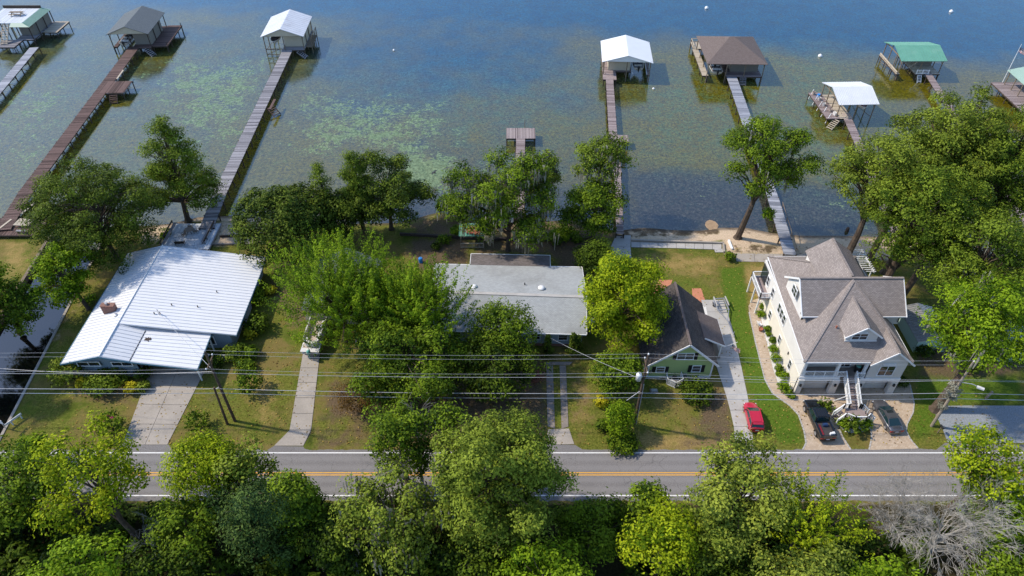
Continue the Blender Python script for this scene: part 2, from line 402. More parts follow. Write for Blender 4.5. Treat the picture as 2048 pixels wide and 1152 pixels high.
sand = np.maximum(beach * np.where(gx > 18, 1.0, np.where((gx > -60) & (gx < -40), 1.0, 0.35)), wsum([
    ([(430, 440), (530, 445), (520, 490), (425, 492)], 0.9), ([(270, 455), (345, 455), (330, 492), (285, 485)], 0.8),
    ([(95, 690), (160, 600), (172, 602), (110, 690)], 0.55), ([(545, 525), (600, 530), (590, 580), (540, 560)], .35),
    ([(1440, 470), (1800, 480), (1790, 520), (1450, 510)], 0.9)]))
dirt = wsum([
    ([(820, 475), (940, 478), (940, 535), (850, 545), (815, 520)], 0.85), ([(1080, 480), (1180, 470), (1200, 560), (1165, 590), (1120, 540)], 0.85),
    ([(940, 470), (1100, 470), (1110, 510), (940, 512)], 0.7), ([(535, 520), (620, 520), (660, 620), (590, 660), (545, 600)], 0.8),
    ([(660, 760), (1095, 740), (1095, 900), (850, 900), (740, 850), (640, 840)], 0.75), ([(1040, 720), (1092, 720), (1095, 860), (1030, 860)], 0.9),
    ([(1132, 750), (1195, 740), (1200, 840), (1140, 840)], 0.45), ([(1395, 780), (1468, 775), (1468, 900), (1390, 860)], 0.75),
    ([(1400, 850), (1470, 850), (1472, 905), (1290, 905)], 0.5), ([(120, 770), (270, 760), (285, 820), (140, 810)], 0.5),
    ([(1820, 680), (2048, 640), (2048, 760), (1830, 760)], 0.7), ([(380, 770), (470, 770), (470, 830), (400, 830)], .35),
    ([(820, 430), (1240, 440), (1240, 480), (820, 476)], .7), ([(1250, 450), (1440, 452), (1440, 464), (1330, 470), (1250, 472)], 1.0, .6), ([(1500, 488), (1560, 490), (1560, 508), (1450, 506)], .8, .8), ([(640, 850), (740, 840), (740, 905), (600, 905)], .5)], 1.5)
lush = wsum([
    ([(1440, 535), (1482, 535), (1498, 640), (1520, 720), (1545, 790), (1590, 830), (1608, 890), (1560, 885), (1510, 810), (1480, 720), (1455, 640)], 1.0, .7),
    ([(1820, 740), (2048, 740), (2048, 812), (1880, 812), (1870, 870), (1830, 880), (1815, 850), (1832, 800)], 0.75),
    ([(450, 600), (560, 600), (560, 700), (470, 690)], 0.4), ([(930, 510), (830, 520), (900, 530)], .3),
    ([(400, 760), (450, 720), (520, 840), (400, 850)], .35), ([(1290, 800), (1395, 790), (1400, 850), (1290, 870)], 0.35, 2.),
    ([(1310, 530), (1430, 560), (1440, 600), (1400, 600), (1310, 580)], .45, 2.)])
dry = wsum([
    ([(1270, 505), (1440, 510), (1430, 560), (1270, 540)], 0.6, 2), ([(1490, 530), (1545, 530), (1520, 600), (1500, 620)], 0.85, 1.),
    ([(1270, 860), (1460, 870), (1468, 905), (1250, 905)], 0.8), ([(0, 480), (60, 480), (60, 560), (0, 550)], 0.6),
    ([(480, 740), (570, 740), (560, 850), (500, 860)], 0.5), ([(1140, 750), (1195, 760), (1195, 850), (1140, 850)], 0.5)], 1.5)
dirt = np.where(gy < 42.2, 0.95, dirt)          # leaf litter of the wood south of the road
nr, nc = XX.shape
idx = np.arange(nr * nc).reshape(nr, nc)
F = np.stack([idx[:-1, :-1].ravel(), idx[:-1, 1:].ravel(), idx[1:, 1:].ravel(), idx[1:, :-1].ravel()], 1).tolist()
gm = make_mesh("ground", np.stack([gx, gy, ZZ.ravel()], 1).tolist(), F, smooth=False, uv=False)
for nm, w in (("sand", sand), ("dirt", dirt), ("lush", lush), ("dry", dry)):
    a = gm.attributes.new(nm, 'FLOAT', 'POINT'); a.data.foreach_set('value', w.astype('f'))
m, nt, b = nodes_of('ground'); p = pos(nt); sp0 = nt.nodes.new('ShaderNodeSeparateXYZ'); nt.links.new(p, sp0.inputs[0])
n_big = noise(nt, p, 0.13, 5, .6); n_mid = noise(nt, p, 0.55, 5, .65); n_fin = noise(nt, p, 5.0, 4, .7)
jit = math_n(nt, 'MULTIPLY', math_n(nt, 'SUBTRACT', n_mid, 0.5), 1.1)
def wt(nm): return ramp(nt, math_n(nt, 'ADD', attr(nt, nm), math_n(nt, 'MULTIPLY', jit, math_n(nt, 'MINIMUM', math_n(nt, 'MULTIPLY', attr(nt, nm), 6.0), 1.0))), 0.25, 0.75)
n_vf = noise(nt, p, 2.8, 6, .85)
c = mixc(nt, ramp(nt, math_n(nt, 'ADD', math_n(nt, 'MULTIPLY', n_fin, .5), math_n(nt, 'MULTIPLY', n_vf, .5)), .40, .60), (0.060, 0.072, 0.008), (0.180, 0.188, 0.034))
c = mixc(nt, math_n(nt, 'MULTIPLY', ramp(nt, math_n(nt, 'ADD', math_n(nt, 'MULTIPLY', n_big, .6), math_n(nt, 'MULTIPLY', n_mid, .5)), .50, .66), .8), c, (0.185, 0.135, 0.048))
c = mixc(nt, math_n(nt, 'MULTIPLY', ramp(nt, noise(nt, p, 0.21, 4, .6), .53, .64), .75), c, (0.085, 0.125, 0.013))
c = mixc(nt, math_n(nt, 'MULTIPLY', ramp(nt, noise(nt, p, 1.6, 6, .75), .50, .70), .55), c, (0.185, 0.130, 0.038))
c = mixc(nt, math_n(nt, 'MULTIPLY', ramp(nt, noise(nt, p, 0.42, 6, .7), .52, .66), .5), c, (0.060, 0.066, 0.010))
c = mixc(nt, wt("dry"), c, mixc(nt, ramp(nt, n_fin, .3, .7), (0.21, 0.145, 0.045), (0.36, 0.26, 0.095)))
c = mixc(nt, wt("lush"), c, mixc(nt, ramp(nt, math_n(nt, 'ADD', math_n(nt, 'MULTIPLY', n_fin, .5), math_n(nt, 'MULTIPLY', n_vf, .5)), .40, .60), (0.045, 0.090, 0.006), (0.118, 0.172, 0.020)))
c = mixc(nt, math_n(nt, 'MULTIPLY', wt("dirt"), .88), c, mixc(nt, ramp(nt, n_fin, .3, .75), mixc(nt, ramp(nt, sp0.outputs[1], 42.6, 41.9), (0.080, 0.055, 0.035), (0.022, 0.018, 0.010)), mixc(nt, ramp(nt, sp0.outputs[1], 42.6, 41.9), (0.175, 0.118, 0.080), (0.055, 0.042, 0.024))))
sandc = mixc(nt, ramp(nt, n_fin, .3, .7), (0.42, 0.31, 0.20), (0.62, 0.48, 0.34))
sandc = mixc(nt, math_n(nt, 'MULTIPLY', ramp(nt, noise(nt, p, 0.8, 6, .7), .55, .68), .8), sandc, (0.115, 0.075, 0.05))
cs = mixc(nt, wt("sand"), c, sandc)
c = mixc(nt, math_n(nt, "MULTIPLY", wt("dirt"), ramp(nt, n_mid, .38, .55)), cs, c)
sp = nt.nodes.new("ShaderNodeSeparateXYZ"); nt.links.new(p, sp.inputs[0])
wet = ramp(nt, sp.outputs[2], -0.45, -0.66)
c = mixc(nt, math_n(nt, 'MULTIPLY', wet, .75), c, (0.075, 0.055, 0.04))
nt.links.new(c, b.inputs["Base Color"]); b.inputs["Roughness"].default_value = 0.95; b.inputs["Specular IOR Level"].default_value = 0.1
bump(nt, n_fin, 0.6, 0.08, b)
struct(link("ground", gm, 'ground'))

# ---- water
def lake_mat(name, canal=False):
    m, nt, b = nodes_of(name); p = pos(nt)
    if canal:
        b.inputs["Base Color"].default_value = (0.006, 0.006, 0.005, 1)
    else:
        n1 = noise(nt, p, 0.085, 6, .62); n2 = noise(nt, p, 0.62, 6, .72); n3 = noise(nt, p, 2.4, 5, .75); n4 = noise(nt, p, 0.24, 6, .7)
        gold = mixc(nt, ramp(nt, n2, .35, .7), (0.145, 0.120, 0.0005), (0.078, 0.064, 0.0005))
        deepc = mixc(nt, ramp(nt, n4, .35, .65), (0.001, 0.040, 0.090), (0.003, 0.062, 0.120))
        dz = math_n(nt, 'ADD', attr(nt, "deep"), math_n(nt, 'MULTIPLY', math_n(nt, 'SUBTRACT', n1, .5), .9))
        c = mixc(nt, ramp(nt, dz, .1, .9), gold, deepc)
        siltf = ramp(nt, math_n(nt, 'ADD', attr(nt, "silt"), math_n(nt, 'MULTIPLY', math_n(nt, 'SUBTRACT', n4, .5), .8)), .15, .8)
        c = mixc(nt, math_n(nt, 'MULTIPLY', siltf, .9), c, mixc(nt, ramp(nt, n3, .4, .62), (0.010, 0.011, 0.014), (0.055, 0.054, 0.046)))
        grain = math_n(nt, 'ADD', math_n(nt, 'MULTIPLY', n3, .55), math_n(nt, 'MULTIPLY', n2, .45))
        film = math_n(nt, 'MULTIPLY', ramp(nt, math_n(nt, 'ADD', grain, math_n(nt, 'MULTIPLY', math_n(nt, 'SUBTRACT', n4, .5), .35)), .44, .58), attr(nt, "film"))
        c = mixc(nt, math_n(nt, 'MULTIPLY', film, .5), c, mixc(nt, n1, (0.050, 0.175, 0.110), (0.095, 0.180, 0.090)))
        c = mixc(nt, math_n(nt, 'MULTIPLY', ramp(nt, grain, .50, .40), .7), c, (0.022, 0.038, 0.028))
        al = ramp(nt, math_n(nt, 'ADD', math_n(nt, 'ADD', math_n(nt, 'MULTIPLY', n2, .5), math_n(nt, 'MULTIPLY', n3, .3)), math_n(nt, 'ADD', math_n(nt, 'MULTIPLY', n4, .3), math_n(nt, 'MULTIPLY', math_n(nt, 'SUBTRACT', attr(nt, "algae"), .5), .34))), .572, .625)
        al = math_n(nt, 'MULTIPLY', al, ramp(nt, attr(nt, "algae"), .03, .3))
        c = mixc(nt, math_n(nt, 'MULTIPLY', al, .62), c, mixc(nt, ramp(nt, n3, .3, .7), (0.12, 0.20, 0.10), (0.27, 0.37, 0.19)))
        n5 = noise(nt, p, 1.5, 8, .95); g5 = ramp(nt, n5, .36, .64)
        c = mixc(nt, 1.0, c, mixc(nt, g5, (0.35, 0.35, 0.35), (1.5, 1.5, 1.5)), 'MULTIPLY')
        nt.links.new(c, b.inputs["Base Color"]); spl = math_n(nt, 'SUBTRACT', math_n(nt, 'ADD', .40, math_n(nt, 'MULTIPLY', g5, .17)), math_n(nt, 'ADD', math_n(nt, 'MULTIPLY', al, .34), math_n(nt, 'MULTIPLY', film, .08)))
    b.inputs["Roughness"].default_value = 0.06
    b.inputs["IOR"].default_value = 2.08 if not canal else 1.9
    b.inputs["Specular IOR Level"].default_value = 0.5
    if not canal: nt.links.new(spl, b.inputs["Specular IOR Level"])
    mp = nt.nodes.new("ShaderNodeMapping"); nt.links.new(p, mp.inputs[0]); mp.inputs["Scale"].default_value = (0.7, 1.4, 1)
    bump(nt, noise(nt, mp.outputs[0], 2.2, 6, .7), 0.11 if not canal else 0.02, 0.12, b)
    return m
lake_mat('lake_water'); lake_mat('canal_water', True)
lx = np.concatenate([[-2500, -900, -400, -220], np.arange(-150, 150.1, 2.0), [220, 400, 900, 2500]])
ly = np.concatenate([np.arange(87, 205, 2.0), [230, 300, 450, 800, 1500, 3000]])
LX, LY = np.meshgrid(lx, ly); qx, qy = LX.ravel(), LY.ravel()
def lw(polys):
    w = np.zeros(qx.shape)
    for p_, k, f in polys: w = np.maximum(w, k * pweight(qx, qy, GP(p_, LAKE_Z), f))
    return w
algae = lw([([(260, 120), (570, 100), (540, 260), (440, 330), (300, 260)], .68, 10), ([(560, 160), (930, 190), (930, 330), (700, 330), (540, 350)], .66, 10), ([(780, 300), (930, 310), (905, 390), (800, 380)], .95, 4),
            ([(-60, 160), (180, 150), (160, 330), (-60, 400)], .58, 10), ([(1650, 330), (1760, 350), (1750, 460), (1600, 450)], .55, 6), ([(920, 250), (1150, 300), (1150, 420), (900, 400)], .45, 6),
            ([(1250, 330), (1480, 330), (1480, 430), (1250, 430)], .38, 6)])
film = lw([([(1200, 130), (1660, 100), (1800, 250), (1740, 430), (1500, 330), (1250, 320)], .85, 12), ([(640, 150), (1200, 140), (1200, 360), (700, 340)], .6, 14), ([(-60, 60), (600, 60), (560, 420), (-60, 430)], .5, 14)])
silt = lw([([(1240, 330), (1760, 380), (1780, 480), (1240, 470)], .95, 5), ([(700, 370), (1240, 360), (1240, 470), (700, 460)], .8, 6), ([(200, 380), (330, 340), (420, 430), (330, 460), (200, 450)], .5, 5), ([(800, 250), (1200, 290), (1200, 380), (800, 380)], .45, 8)])
deep = np.clip((qy - (163 - 0.16 * qx)) / 26 + 0.15, 0, 1); deep = np.maximum(deep, np.clip((-25 - qx) / 25, 0, 1) * np.clip((qy - 110) / 150, .1, .42)); deep = np.maximum(deep, np.clip((qy - 112) / 70, 0, .55) * np.clip((40 - qx) / 40, 0, 1) * np.clip((qx + 62) / 30, .45, 1) + .12)
FI = np.arange(LX.size).reshape(LX.shape)
lm = make_mesh("lake", np.stack([qx, qy, np.full(qx.shape, LAKE_Z)], 1).tolist(),
               np.stack([FI[:-1, :-1].ravel(), FI[:-1, 1:].ravel(), FI[1:, 1:].ravel(), FI[1:, :-1].ravel()], 1).tolist(), uv=False)
for nm, w in (("algae", algae), ("film", film), ("silt", silt), ("deep", deep)):
    a = lm.attributes.new(nm, 'FLOAT', 'POINT'); a.data.foreach_set('value', w.astype('f'))
struct(link("lake", lm, 'lake_water'))
mb = MB(); mb.add([(canal_r(50) + 0.3, 50.02, LAKE_Z - .002), (canal_r(88) + .3, 86.99, LAKE_Z - .002), (canal_r(88) - CW - .3, 86.99, LAKE_Z - .002), (canal_r(50) - CW - .3, 50.02, LAKE_Z - .002)], [(0, 1, 2, 3)])
struct(mb.build("canal", 'canal_water'))
mb = MB(); mb.add([(-120, -40, LAKE_Z - .05), (120, -40, LAKE_Z - .05), (120, 40.5, LAKE_Z - .05), (-120, 40.5, LAKE_Z - .05)], [(0, 1, 2, 3)])
struct(mb.build("swamp_water", 'canal_water'))

# ---- road
def flat(name, pts, z, mat, kind="structure", parent=None, label=None):
    mb = MB(); mb.add([(p[0], p[1], z) for p in pts], [tuple(range(len(pts)))])
    o = mb.build(name, mat, parent, label=label)
    if o.data.polygons[0].normal.z < 0: o.data.flip_normals()
    if kind: o["kind"] = kind
    return o
m, nt, b = nodes_of('asphalt'); p = pos(nt); sp = nt.nodes.new("ShaderNodeSeparateXYZ"); nt.links.new(p, sp.inputs[0])
c = mixc(nt, ramp(nt, noise(nt, p, 9, 3), .3, .7), (0.150, 0.140, 0.136), (0.235, 0.222, 0.215))
c = mixc(nt, math_n(nt, 'MULTIPLY', ramp(nt, noise(nt, p, .25, 5), .4, .7), .4), c, (0.150, 0.142, 0.14))
for yc in (44.1, 45.35, 46.95, 48.2):       # wheel tracks polished by traffic
    dy = math_n(nt, 'ABSOLUTE', math_n(nt, 'SUBTRACT', sp.outputs[1], yc))
    c = mixc(nt, math_n(nt, 'MULTIPLY', ramp(nt, dy, .55, .1), .42), c, (0.255, 0.242, 0.236))
vo = nt.nodes.new("ShaderNodeTexVoronoi"); vo.feature = 'DISTANCE_TO_EDGE'; vo.inputs["Scale"].default_value = 0.22
wv = nt.nodes.new("ShaderNodeVectorMath"); wv.operation = 'MULTIPLY_ADD'
nz = nt.nodes.new("ShaderNodeTexNoise"); nz.inputs["Scale"].default_value = 1.2; nt.links.new(p, nz.inputs["Vector"])
nt.links.new(nz.outputs["Color"], wv.inputs[0]); wv.inputs[1].default_value = (1.2, 1.2, 0); nt.links.new(p, wv.inputs[2])
nt.links.new(wv.outputs[0], vo.inputs["Vector"])
c = mixc(nt, math_n(nt, 'MULTIPLY', ramp(nt, vo.outputs[0], .007, .0015), .38), c, (0.045, 0.042, 0.042))
nt.links.new(c, b.inputs["Base Color"]); b.inputs["Roughness"].default_value = 0.9; b.inputs["Specular IOR Level"].default_value = 0.25
bump(nt, noise(nt, p, 22, 3), .25, .02, b)
def worn(name, col, under):
    m, nt, b = nodes_of(name); p = pos(nt)
    w = math_n(nt, 'MULTIPLY', ramp(nt, math_n(nt, 'ADD', math_n(nt, 'MULTIPLY', noise(nt, p, 7, 4, .7), .6), math_n(nt, 'MULTIPLY', noise(nt, p, .8, 3), .4)), .52, .66), .6)
    nt.links.new(mixc(nt, w, col, under), b.inputs["Base Color"]); b.inputs["Roughness"].default_value = .7
worn('line_white', (0.74, 0.73, 0.71), (0.3, 0.29, 0.29)); worn('line_yellow', (0.72, 0.36, 0.035), (0.3, 0.2, 0.1))
RX = 400
rx_ = np.concatenate([[-RX], np.arange(-100, 100.1, .45), [RX]])
flat("road", [(x, 42.62 + .16 * float(lump(x, 0, 1.7, 2.0)) + random.uniform(-.05, .05)) for x in rx_] + [(x, 49.46 + .12 * float(lump(x, 9, 1.9, 5.0)) + random.uniform(-.05, .05)) for x in rx_[::-1]], 0.012, 'asphalt')
for nm, y, w, mt in (("edge_line", 49.02, .15, 'line_white'), ("edge_line", 43.30, .14, 'line_white'), ("centre_line", 46.28, .13, 'line_yellow'), ("centre_line", 45.98, .13, 'line_yellow')):
    flat(nm, [(-RX, y - w / 2), (RX, y - w / 2), (RX, y + w / 2), (-RX, y + w / 2)], 0.016, mt)
for pts in ([(236, 901), (244, 888), (336, 888), (345, 901)], [(530, 903), (548, 892), (606, 893), (614, 903)], [(1098, 903), (1088, 889), (1150, 890), (1172, 903)], [(1466, 904), (1470, 886), (1500, 884), (1515, 904)], [(1598, 903), (1606, 899.5), (1838, 897), (1900, 903)], [(1868, 903), (1890, 886), (2090, 890), (2090, 903)]):
    flat("driveway_apron", GP(pts), 0.009, 'asphalt')

# ---- driveways: separate slabs with open joints
def slabs(name, strip, cols, rows, mat, z=0.0, th=0.05, gap=0.035):
    """strip: list of (left point, right point) from far to near"""
    mb = MB(); first = True
    base = [s[0] for s in strip] + [s[1] for s in reversed(strip)]
    root = flat(name, base, z + 0.006, 'joint_dirt')
    L = [0.0]
    for i in range(1, len(strip)): L.append(L[-1] + ((strip[i][0] + strip[i][1]) / 2 - (strip[i - 1][0] + strip[i - 1][1]) / 2).length)
    def at(u, t):
        s = t * L[-1]
        for i in range(1, len(L)):
            if s <= L[i] + 1e-6: break
        k = (s - L[i - 1]) / (L[i] - L[i - 1])
        a = strip[i - 1][0].lerp(strip[i][0], k); b_ = strip[i - 1][1].lerp(strip[i][1], k)
        return a.lerp(b_, u)
    for r in range(rows):
        for c_ in range(cols):
            q = [at(c_ / cols, r / rows), at((c_ + 1) / cols, r / rows), at((c_ + 1) / cols, (r + 1) / rows), at(c_ / cols, (r + 1) / rows)]
            ctr = sum(q, Vector()) / 4; dz = random.uniform(0, .008)
            q = [ctr + (p_ - ctr) * (1 - gap / max(.5, (p_ - ctr).length)) for p_ in q]
            q = [Vector((p_.x, p_.y, z + th + dz)) for p_ in q]
            mb = MB(); a, b2 = q[1] - q[0], q[3] - q[0]
            if a.cross(b2).z < 0: q.reverse()
            mb.slab(q, th - .012); mb.build("slab", mat, root)
    return root
plain('joint_dirt', (0.07, 0.06, 0.045), .95, .3, 3)
slabs("driveway", [(G(302, 735), G(412, 738)), (G(245, 890), G(335, 890))], 2, 4, 'concrete')
slabs("driveway", [(G(611, 655), G(650, 655)), (G(607, 700), G(641, 700)), (G(578, 866), G(622, 866)), (G(548, 892), G(607, 892))], 1, 8, 'concrete')
slabs("driveway", [(G(1402, 600), G(1447, 600)), (G(1412, 650), G(1463, 650)), (G(1428, 720), G(1480, 720)), (G(1455, 800), G(1497, 800)), (G(1467, 850), G(1505, 850)), (G(1470, 887), G(1506, 887))], 1, 10, 'concrete_pale')
slabs("driveway_strip", [(G(1092, 731), G(1106, 731)), (G(1095, 853), G(1110, 858))], 1, 5, 'concrete_old')
slabs("driveway_strip", [(G(1119, 731), G(1132, 731)), (G(1123, 858), G(1137, 854))], 1, 5, 'concrete_old')
slabs("driveway_strip", [(G(1092, 724), G(1146, 724)), (G(1092, 730), G(1140, 730))], 1, 1, 'concrete_old')
slabs("driveway_mouth", [(G(1096, 859), G(1138, 857)), (G(1091, 890), G(1149, 889))], 1, 1, 'concrete')
# shore walk and patio slabs
slabs("shore_walk", [(G(1262, 484), G(1262, 495)), (G(1352, 487), G(1352, 497)), (G(1443, 489), G(1443, 500))], 1, 10, 'concrete_pale', 0.02)
slabs("shore_walk", [(G(1428, 498), G(1446, 498)), (G(1430, 505), G(1447, 505))], 1, 1, 'concrete_pale', 0.0)
slabs("shore_walk", [(G(1232, 470), G(1262, 471)), (G(1222, 490), G(1261, 490)), (G(1218, 520), G(1263, 517))], 1, 2, 'concrete_pale', 0.0)
slabs("shore_walk", [(G(1470, 507), G(1472, 523)), (G(1550, 508), G(1552, 525)), (G(1620, 508), G(1625, 526))], 1, 4, 'concrete', 0.0)
# paver drive, rock bed, gravel lot
PAV = [(1515, 597), (1503, 602), (1497, 612), (1498, 625), (1511, 685), (1530, 760), (1545, 787), (1580, 812), (1597, 830), (1608, 862), (1612, 886), (1605, 900), (1702, 900), (1685, 874), (1674, 848), (1670, 826),
       (1734, 826), (1741, 850), (1743, 876), (1738, 900), (1836, 897), (1820, 878), (1812, 862), (1814, 848), (1826, 825), (1828, 806), (1820, 770), (1800, 745), (1600, 735), (1585, 784), (1592, 801), (1560, 777), (1546, 738), (1531, 676), (1519, 625), (1523, 606)]
flat("paver_driveway", GP(PAV), 0.02, 'pavers')
mb = MB()                                              # pale kerb stones round the pavers
def kerb(pts, w=.16, h=.06):
    q = GP(pts)
    for a, b_ in zip(q[:-1], q[1:]):
        n = max(1, int((b_ - a).length / .45))
        for i in range(n):
            mb.bar(a.lerp(b_, (i + .06) / n) + Vector((0, 0, h / 2)), a.lerp(b_, (i + .94) / n) + Vector((0, 0, h / 2)), w, h)
kerb(PAV[3:12]); kerb(PAV[12:16]); kerb(PAV[16:20]); kerb(PAV[20:28])
struct(mb.build("paver_kerb", 'concrete_pale'))
flat("rock_bed", GP([(1523, 606), (1519, 625), (1531, 676), (1546, 738), (1560, 777), (1592, 801), (1585, 784), (1540, 640), (1530, 592)]), 0.03, 'rock_white')
flat("rock_bed", GP([(1671, 828), (1676, 850), (1690, 864), (1705, 866), (1725, 864), (1741, 858), (1736, 830)]), 0.03, 'rock_white')
flat("gravel_lot", GP([(1866, 817), (1880, 812), (1930, 811), (2200, 812), (2200, 888), (1895, 884), (1886, 860)]), 0.008, 'gravel_blue')
flat("patio", GP([(1384, 577), (1402, 577), (1412, 606), (1406, 640), (1385, 600)]), 0.03, 'terracotta')
flat("patio", GP([(1318, 560), (1345, 560), (1330, 600), (1300, 600)]), 0.035, 'terracotta')
flat("rock_bed", GP([(1404, 612), (1412, 614), (1418, 648), (1408, 650)]), 0.07, 'rock_white')
# canal bulkheads
mb = MB(); ys = np.linspace(50.1, 92, 20)
for i in range(19):
    a, b_ = ys[i], ys[i + 1]; mb.bar((canal_r(a) + .08, a, -0.38), (canal_r(b_) + .08, b_ - .03, -0.38), .34, .98)
tag(mb.build("bulkhead", 'concrete'), "pale concrete bulkhead along the canal beside the white-roofed house lawn", "bulkhead")
mb = MB()
for i in range(19):
    a, b_ = ys[i], ys[i + 1]; xa, xb = canal_r(a) - CW, canal_r(b_) - CW
    mb.bar((xa - .1, a, -0.36), (xb - .1, b_ - .03, -0.36), .45, 1.0)
tag(mb.build("bulkhead", 'wood_post'), "brown timber bulkhead along the canal beside the dry lawn", "bulkhead")
# low retaining walls and shore timber behind the beach
def wall(pts, h, w, mat, label, z=0.0, cat="wall", name="retaining_wall"):
    mb = MB(); q = GP(pts, z)
    for a, b_ in zip(q[:-1], q[1:]): mb.bar(a + Vector((0, 0, h / 2 - .15)), b_ + Vector((0, 0, h / 2 - .15)), w, h + .3)
    return tag(mb.build(name, mat), label, cat)
wall([(1262, 482), (1352, 485), (1446, 488), (1448, 506)], .35, .25, 'concrete', "low concrete wall along the shore walk behind the beach")
wall([(800, 470), (870, 474), (930, 478), (1000, 480), (1100, 482), (1180, 478)], .45, .3, 'wood_dark', "dark timber retaining wall behind the swampy shore by the gazebo")
wall([(440, 474), (520, 472)], .3, .3, 'wood_dark', "dark timber edging across the sand beside the painted lake deck")
wall([(425, 490), (530, 488)], .25, .3, 'concrete_old', "row of old stone edging between sand and lawn by the lake deck")
wall([(1457, 482), (1464, 500)], .3, .28, 'white_paint', "short white painted timber lying by the beach tree")

# ================================================================== HOUSES (meshes in site coordinates under an Empty at the base)
def wp(mb, name, mat, root, parent=None, smooth=False, kind=None, label=None):
    o = mb.build(name, mat, parent or root, smooth, kind, label)
    if parent is None: o.location = -Vector(root.location)
    return o
def win(root, c, w, h, n, cols=1, rows=2, shutter=None, fw=.09, frame='white_paint', pane='glass'):
    c = Vector(c); n = Vector(n).normalized(); u = Vector((0, 0, 1)).cross(n).normalized(); z = Vector((0, 0, 1))
    def rect(mb, cu, cz, ww, hh, d0, d1):
        q = [c + u * (cu + sx * ww / 2) + z * (cz + sz * hh / 2) for sx, sz in ((-1, -1), (1, -1), (1, 1), (-1, 1))]
        mb.add([p_ + n * d0 for p_ in q] + [p_ + n * d1 for p_ in q], [(3, 2, 1, 0), (4, 5, 6, 7), (0, 1, 5, 4), (1, 2, 6, 5), (2, 3, 7, 6), (3, 0, 4, 7)])
    f = MB()
    rect(f, -w / 2, 0, fw, h + fw, 0, .09); rect(f, w / 2, 0, fw, h + fw, 0, .09)
    rect(f, 0, h / 2, w - fw, fw, 0, .088); rect(f, 0, -h / 2, w + fw * 2, fw, 0, .12)
    for k in range(1, cols): rect(f, -w / 2 + w * k / cols, 0, fw * .7, h - fw, 0, .08)
    if rows > 1:
        for k in range(1, rows): rect(f, 0, -h / 2 + h * k / rows, w - fw, fw * .45, 0, .075)
    wn_ = wp(f, "window", frame, root)
    for k in range(cols):
        g = MB(); rect(g, -w / 2 + w * (k + .5) / cols, 0, w / cols - .02, h - .02, 0, .045); wp(g, "pane", pane, root, wn_)
    if shutter:
        for s in (-1, 1):
            g = MB(); rect(g, s * (w / 2 + .3), 0, .44, h + .1, 0, .06)
            for k in range(6): rect(g, s * (w / 2 + .3), -h / 2 + h * (k + .5) / 6, .36, .08, .06, .085)
            wp(g, "shutter", shutter, root)
    return wn_
def ribs(mb, a0, a1, b0, b1, step, w=.07, h=.07):
    """standing seams from edge a (ridge) to edge b (eave)"""
    a0, a1, b0, b1 = map(Vector, (a0, a1, b0, b1)); n = max(2, int((a1 - a0).length / step))
    for i in range(n + 1):
        t = i / n; p0, p1 = a0.lerp(a1, t), b0.lerp(b1, t); mb.bar(p0 + Vector((0, 0, h * .4)), p1 + Vector((0, 0, h * .4)), w, h)
def rail(mb, a, b, h=0.95, post=1.5, bal=.16, w=.09, bw=.045, z0=.1):
    a, b = Vector(a), Vector(b); L = (b - a).length; U = Vector((0, 0, 1))
    mb.bar(a + U * h, b + U * h, w * 1.3, w); mb.bar(a + U * z0, b + U * z0, w, w)
    n = max(1, round(L / post))
    for i in range(n + 1): p_ = a.lerp(b, i / n); mb.bar(p_, p_ + U * (h + .08), w * 1.4)
    n = int(L / bal)
    for i in range(1, n): p_ = a.lerp(b, i / n); mb.bar(p_ + U * z0, p_ + U * h, bw)

# ---------------------------------------------------------------- white metal roofed house
hs = thing("house", "long low blue-grey house under a wide white metal roof, beside the canal", "house", (-48, 70, 0))
xr, zr = -52.0, 5.0
mb = MB(); mb.slab([(xr, 60.0, zr), (xr, 82.0, zr), (-58.1, 82.5, 3.05), (-57.9, 60.4, 3.05)], .12)
rf = wp(mb, "roof_slope", 'white_roof', hs)
mb = MB(); ribs(mb, (xr, 60.1, zr), (xr, 81.9, zr), (-57.9, 60.5, 3.05), (-58.1, 82.4, 3.05), .56); wp(mb, "roof_seams", 'seam_grey', hs, rf, kind="stuff")
mb = MB(); mb.slab([(xr, 82.0, zr), (xr, 65.7, zr), (-36.9, 65.5, 3.0), (-36.9, 81.7, 3.0)], .14)
rf = wp(mb, "roof_slope", 'white_roof', hs)
mb = MB(); ribs(mb, (xr, 65.75, zr), (xr, 81.9, zr), (-36.9, 65.55, 3.0), (-36.9, 81.6, 3.0), .56); wp(mb, "roof_seams", 'seam_grey', hs, rf, kind="stuff")
mb = MB(); mb.slab([(xr, 66.4, zr - .02), (xr, 59.9, zr - .02), (-48.7, 60.1, 3.85), (-48.7, 66.4, 3.85)], .12)
rf = wp(mb, "roof_slope", 'white_roof', hs)
mb = MB(); ribs(mb, (xr, 60.0, zr - .02), (xr, 65.5, zr - .02), (-48.7, 60.15, 3.85), (-48.7, 65.5, 3.85), .56); wp(mb, "roof_seams", 'seam_grey', hs, rf, kind="stuff")
mb = MB(); mb.slab([(-48.7, 66.3, 3.84), (-48.7, 60.1, 3.84), (-40.2, 59.6, 2.95), (-40.35, 66.1, 2.95)], .12)
rf = wp(mb, "carport_roof", 'white_roof', hs)
mb = MB(); ribs(mb, (-48.7, 60.2, 3.84), (-48.7, 65.5, 3.84), (-40.2, 59.7, 2.95), (-40.35, 65.6, 2.95), .56); wp(mb, "roof_seams", 'seam_grey', hs, rf, kind="stuff")
mb = MB(); mb.tube([(xr, 59.95, zr + .04), (xr, 82.05, zr + .04)], .1, 5); wp(mb, "ridge_cap", 'white_roof', hs)
mb = MB(); mb.bar((-48.7, 60.1, 3.88), (-48.7, 65.6, 3.88), .1, .05); wp(mb, "roof_joint", 'black_plastic', hs)
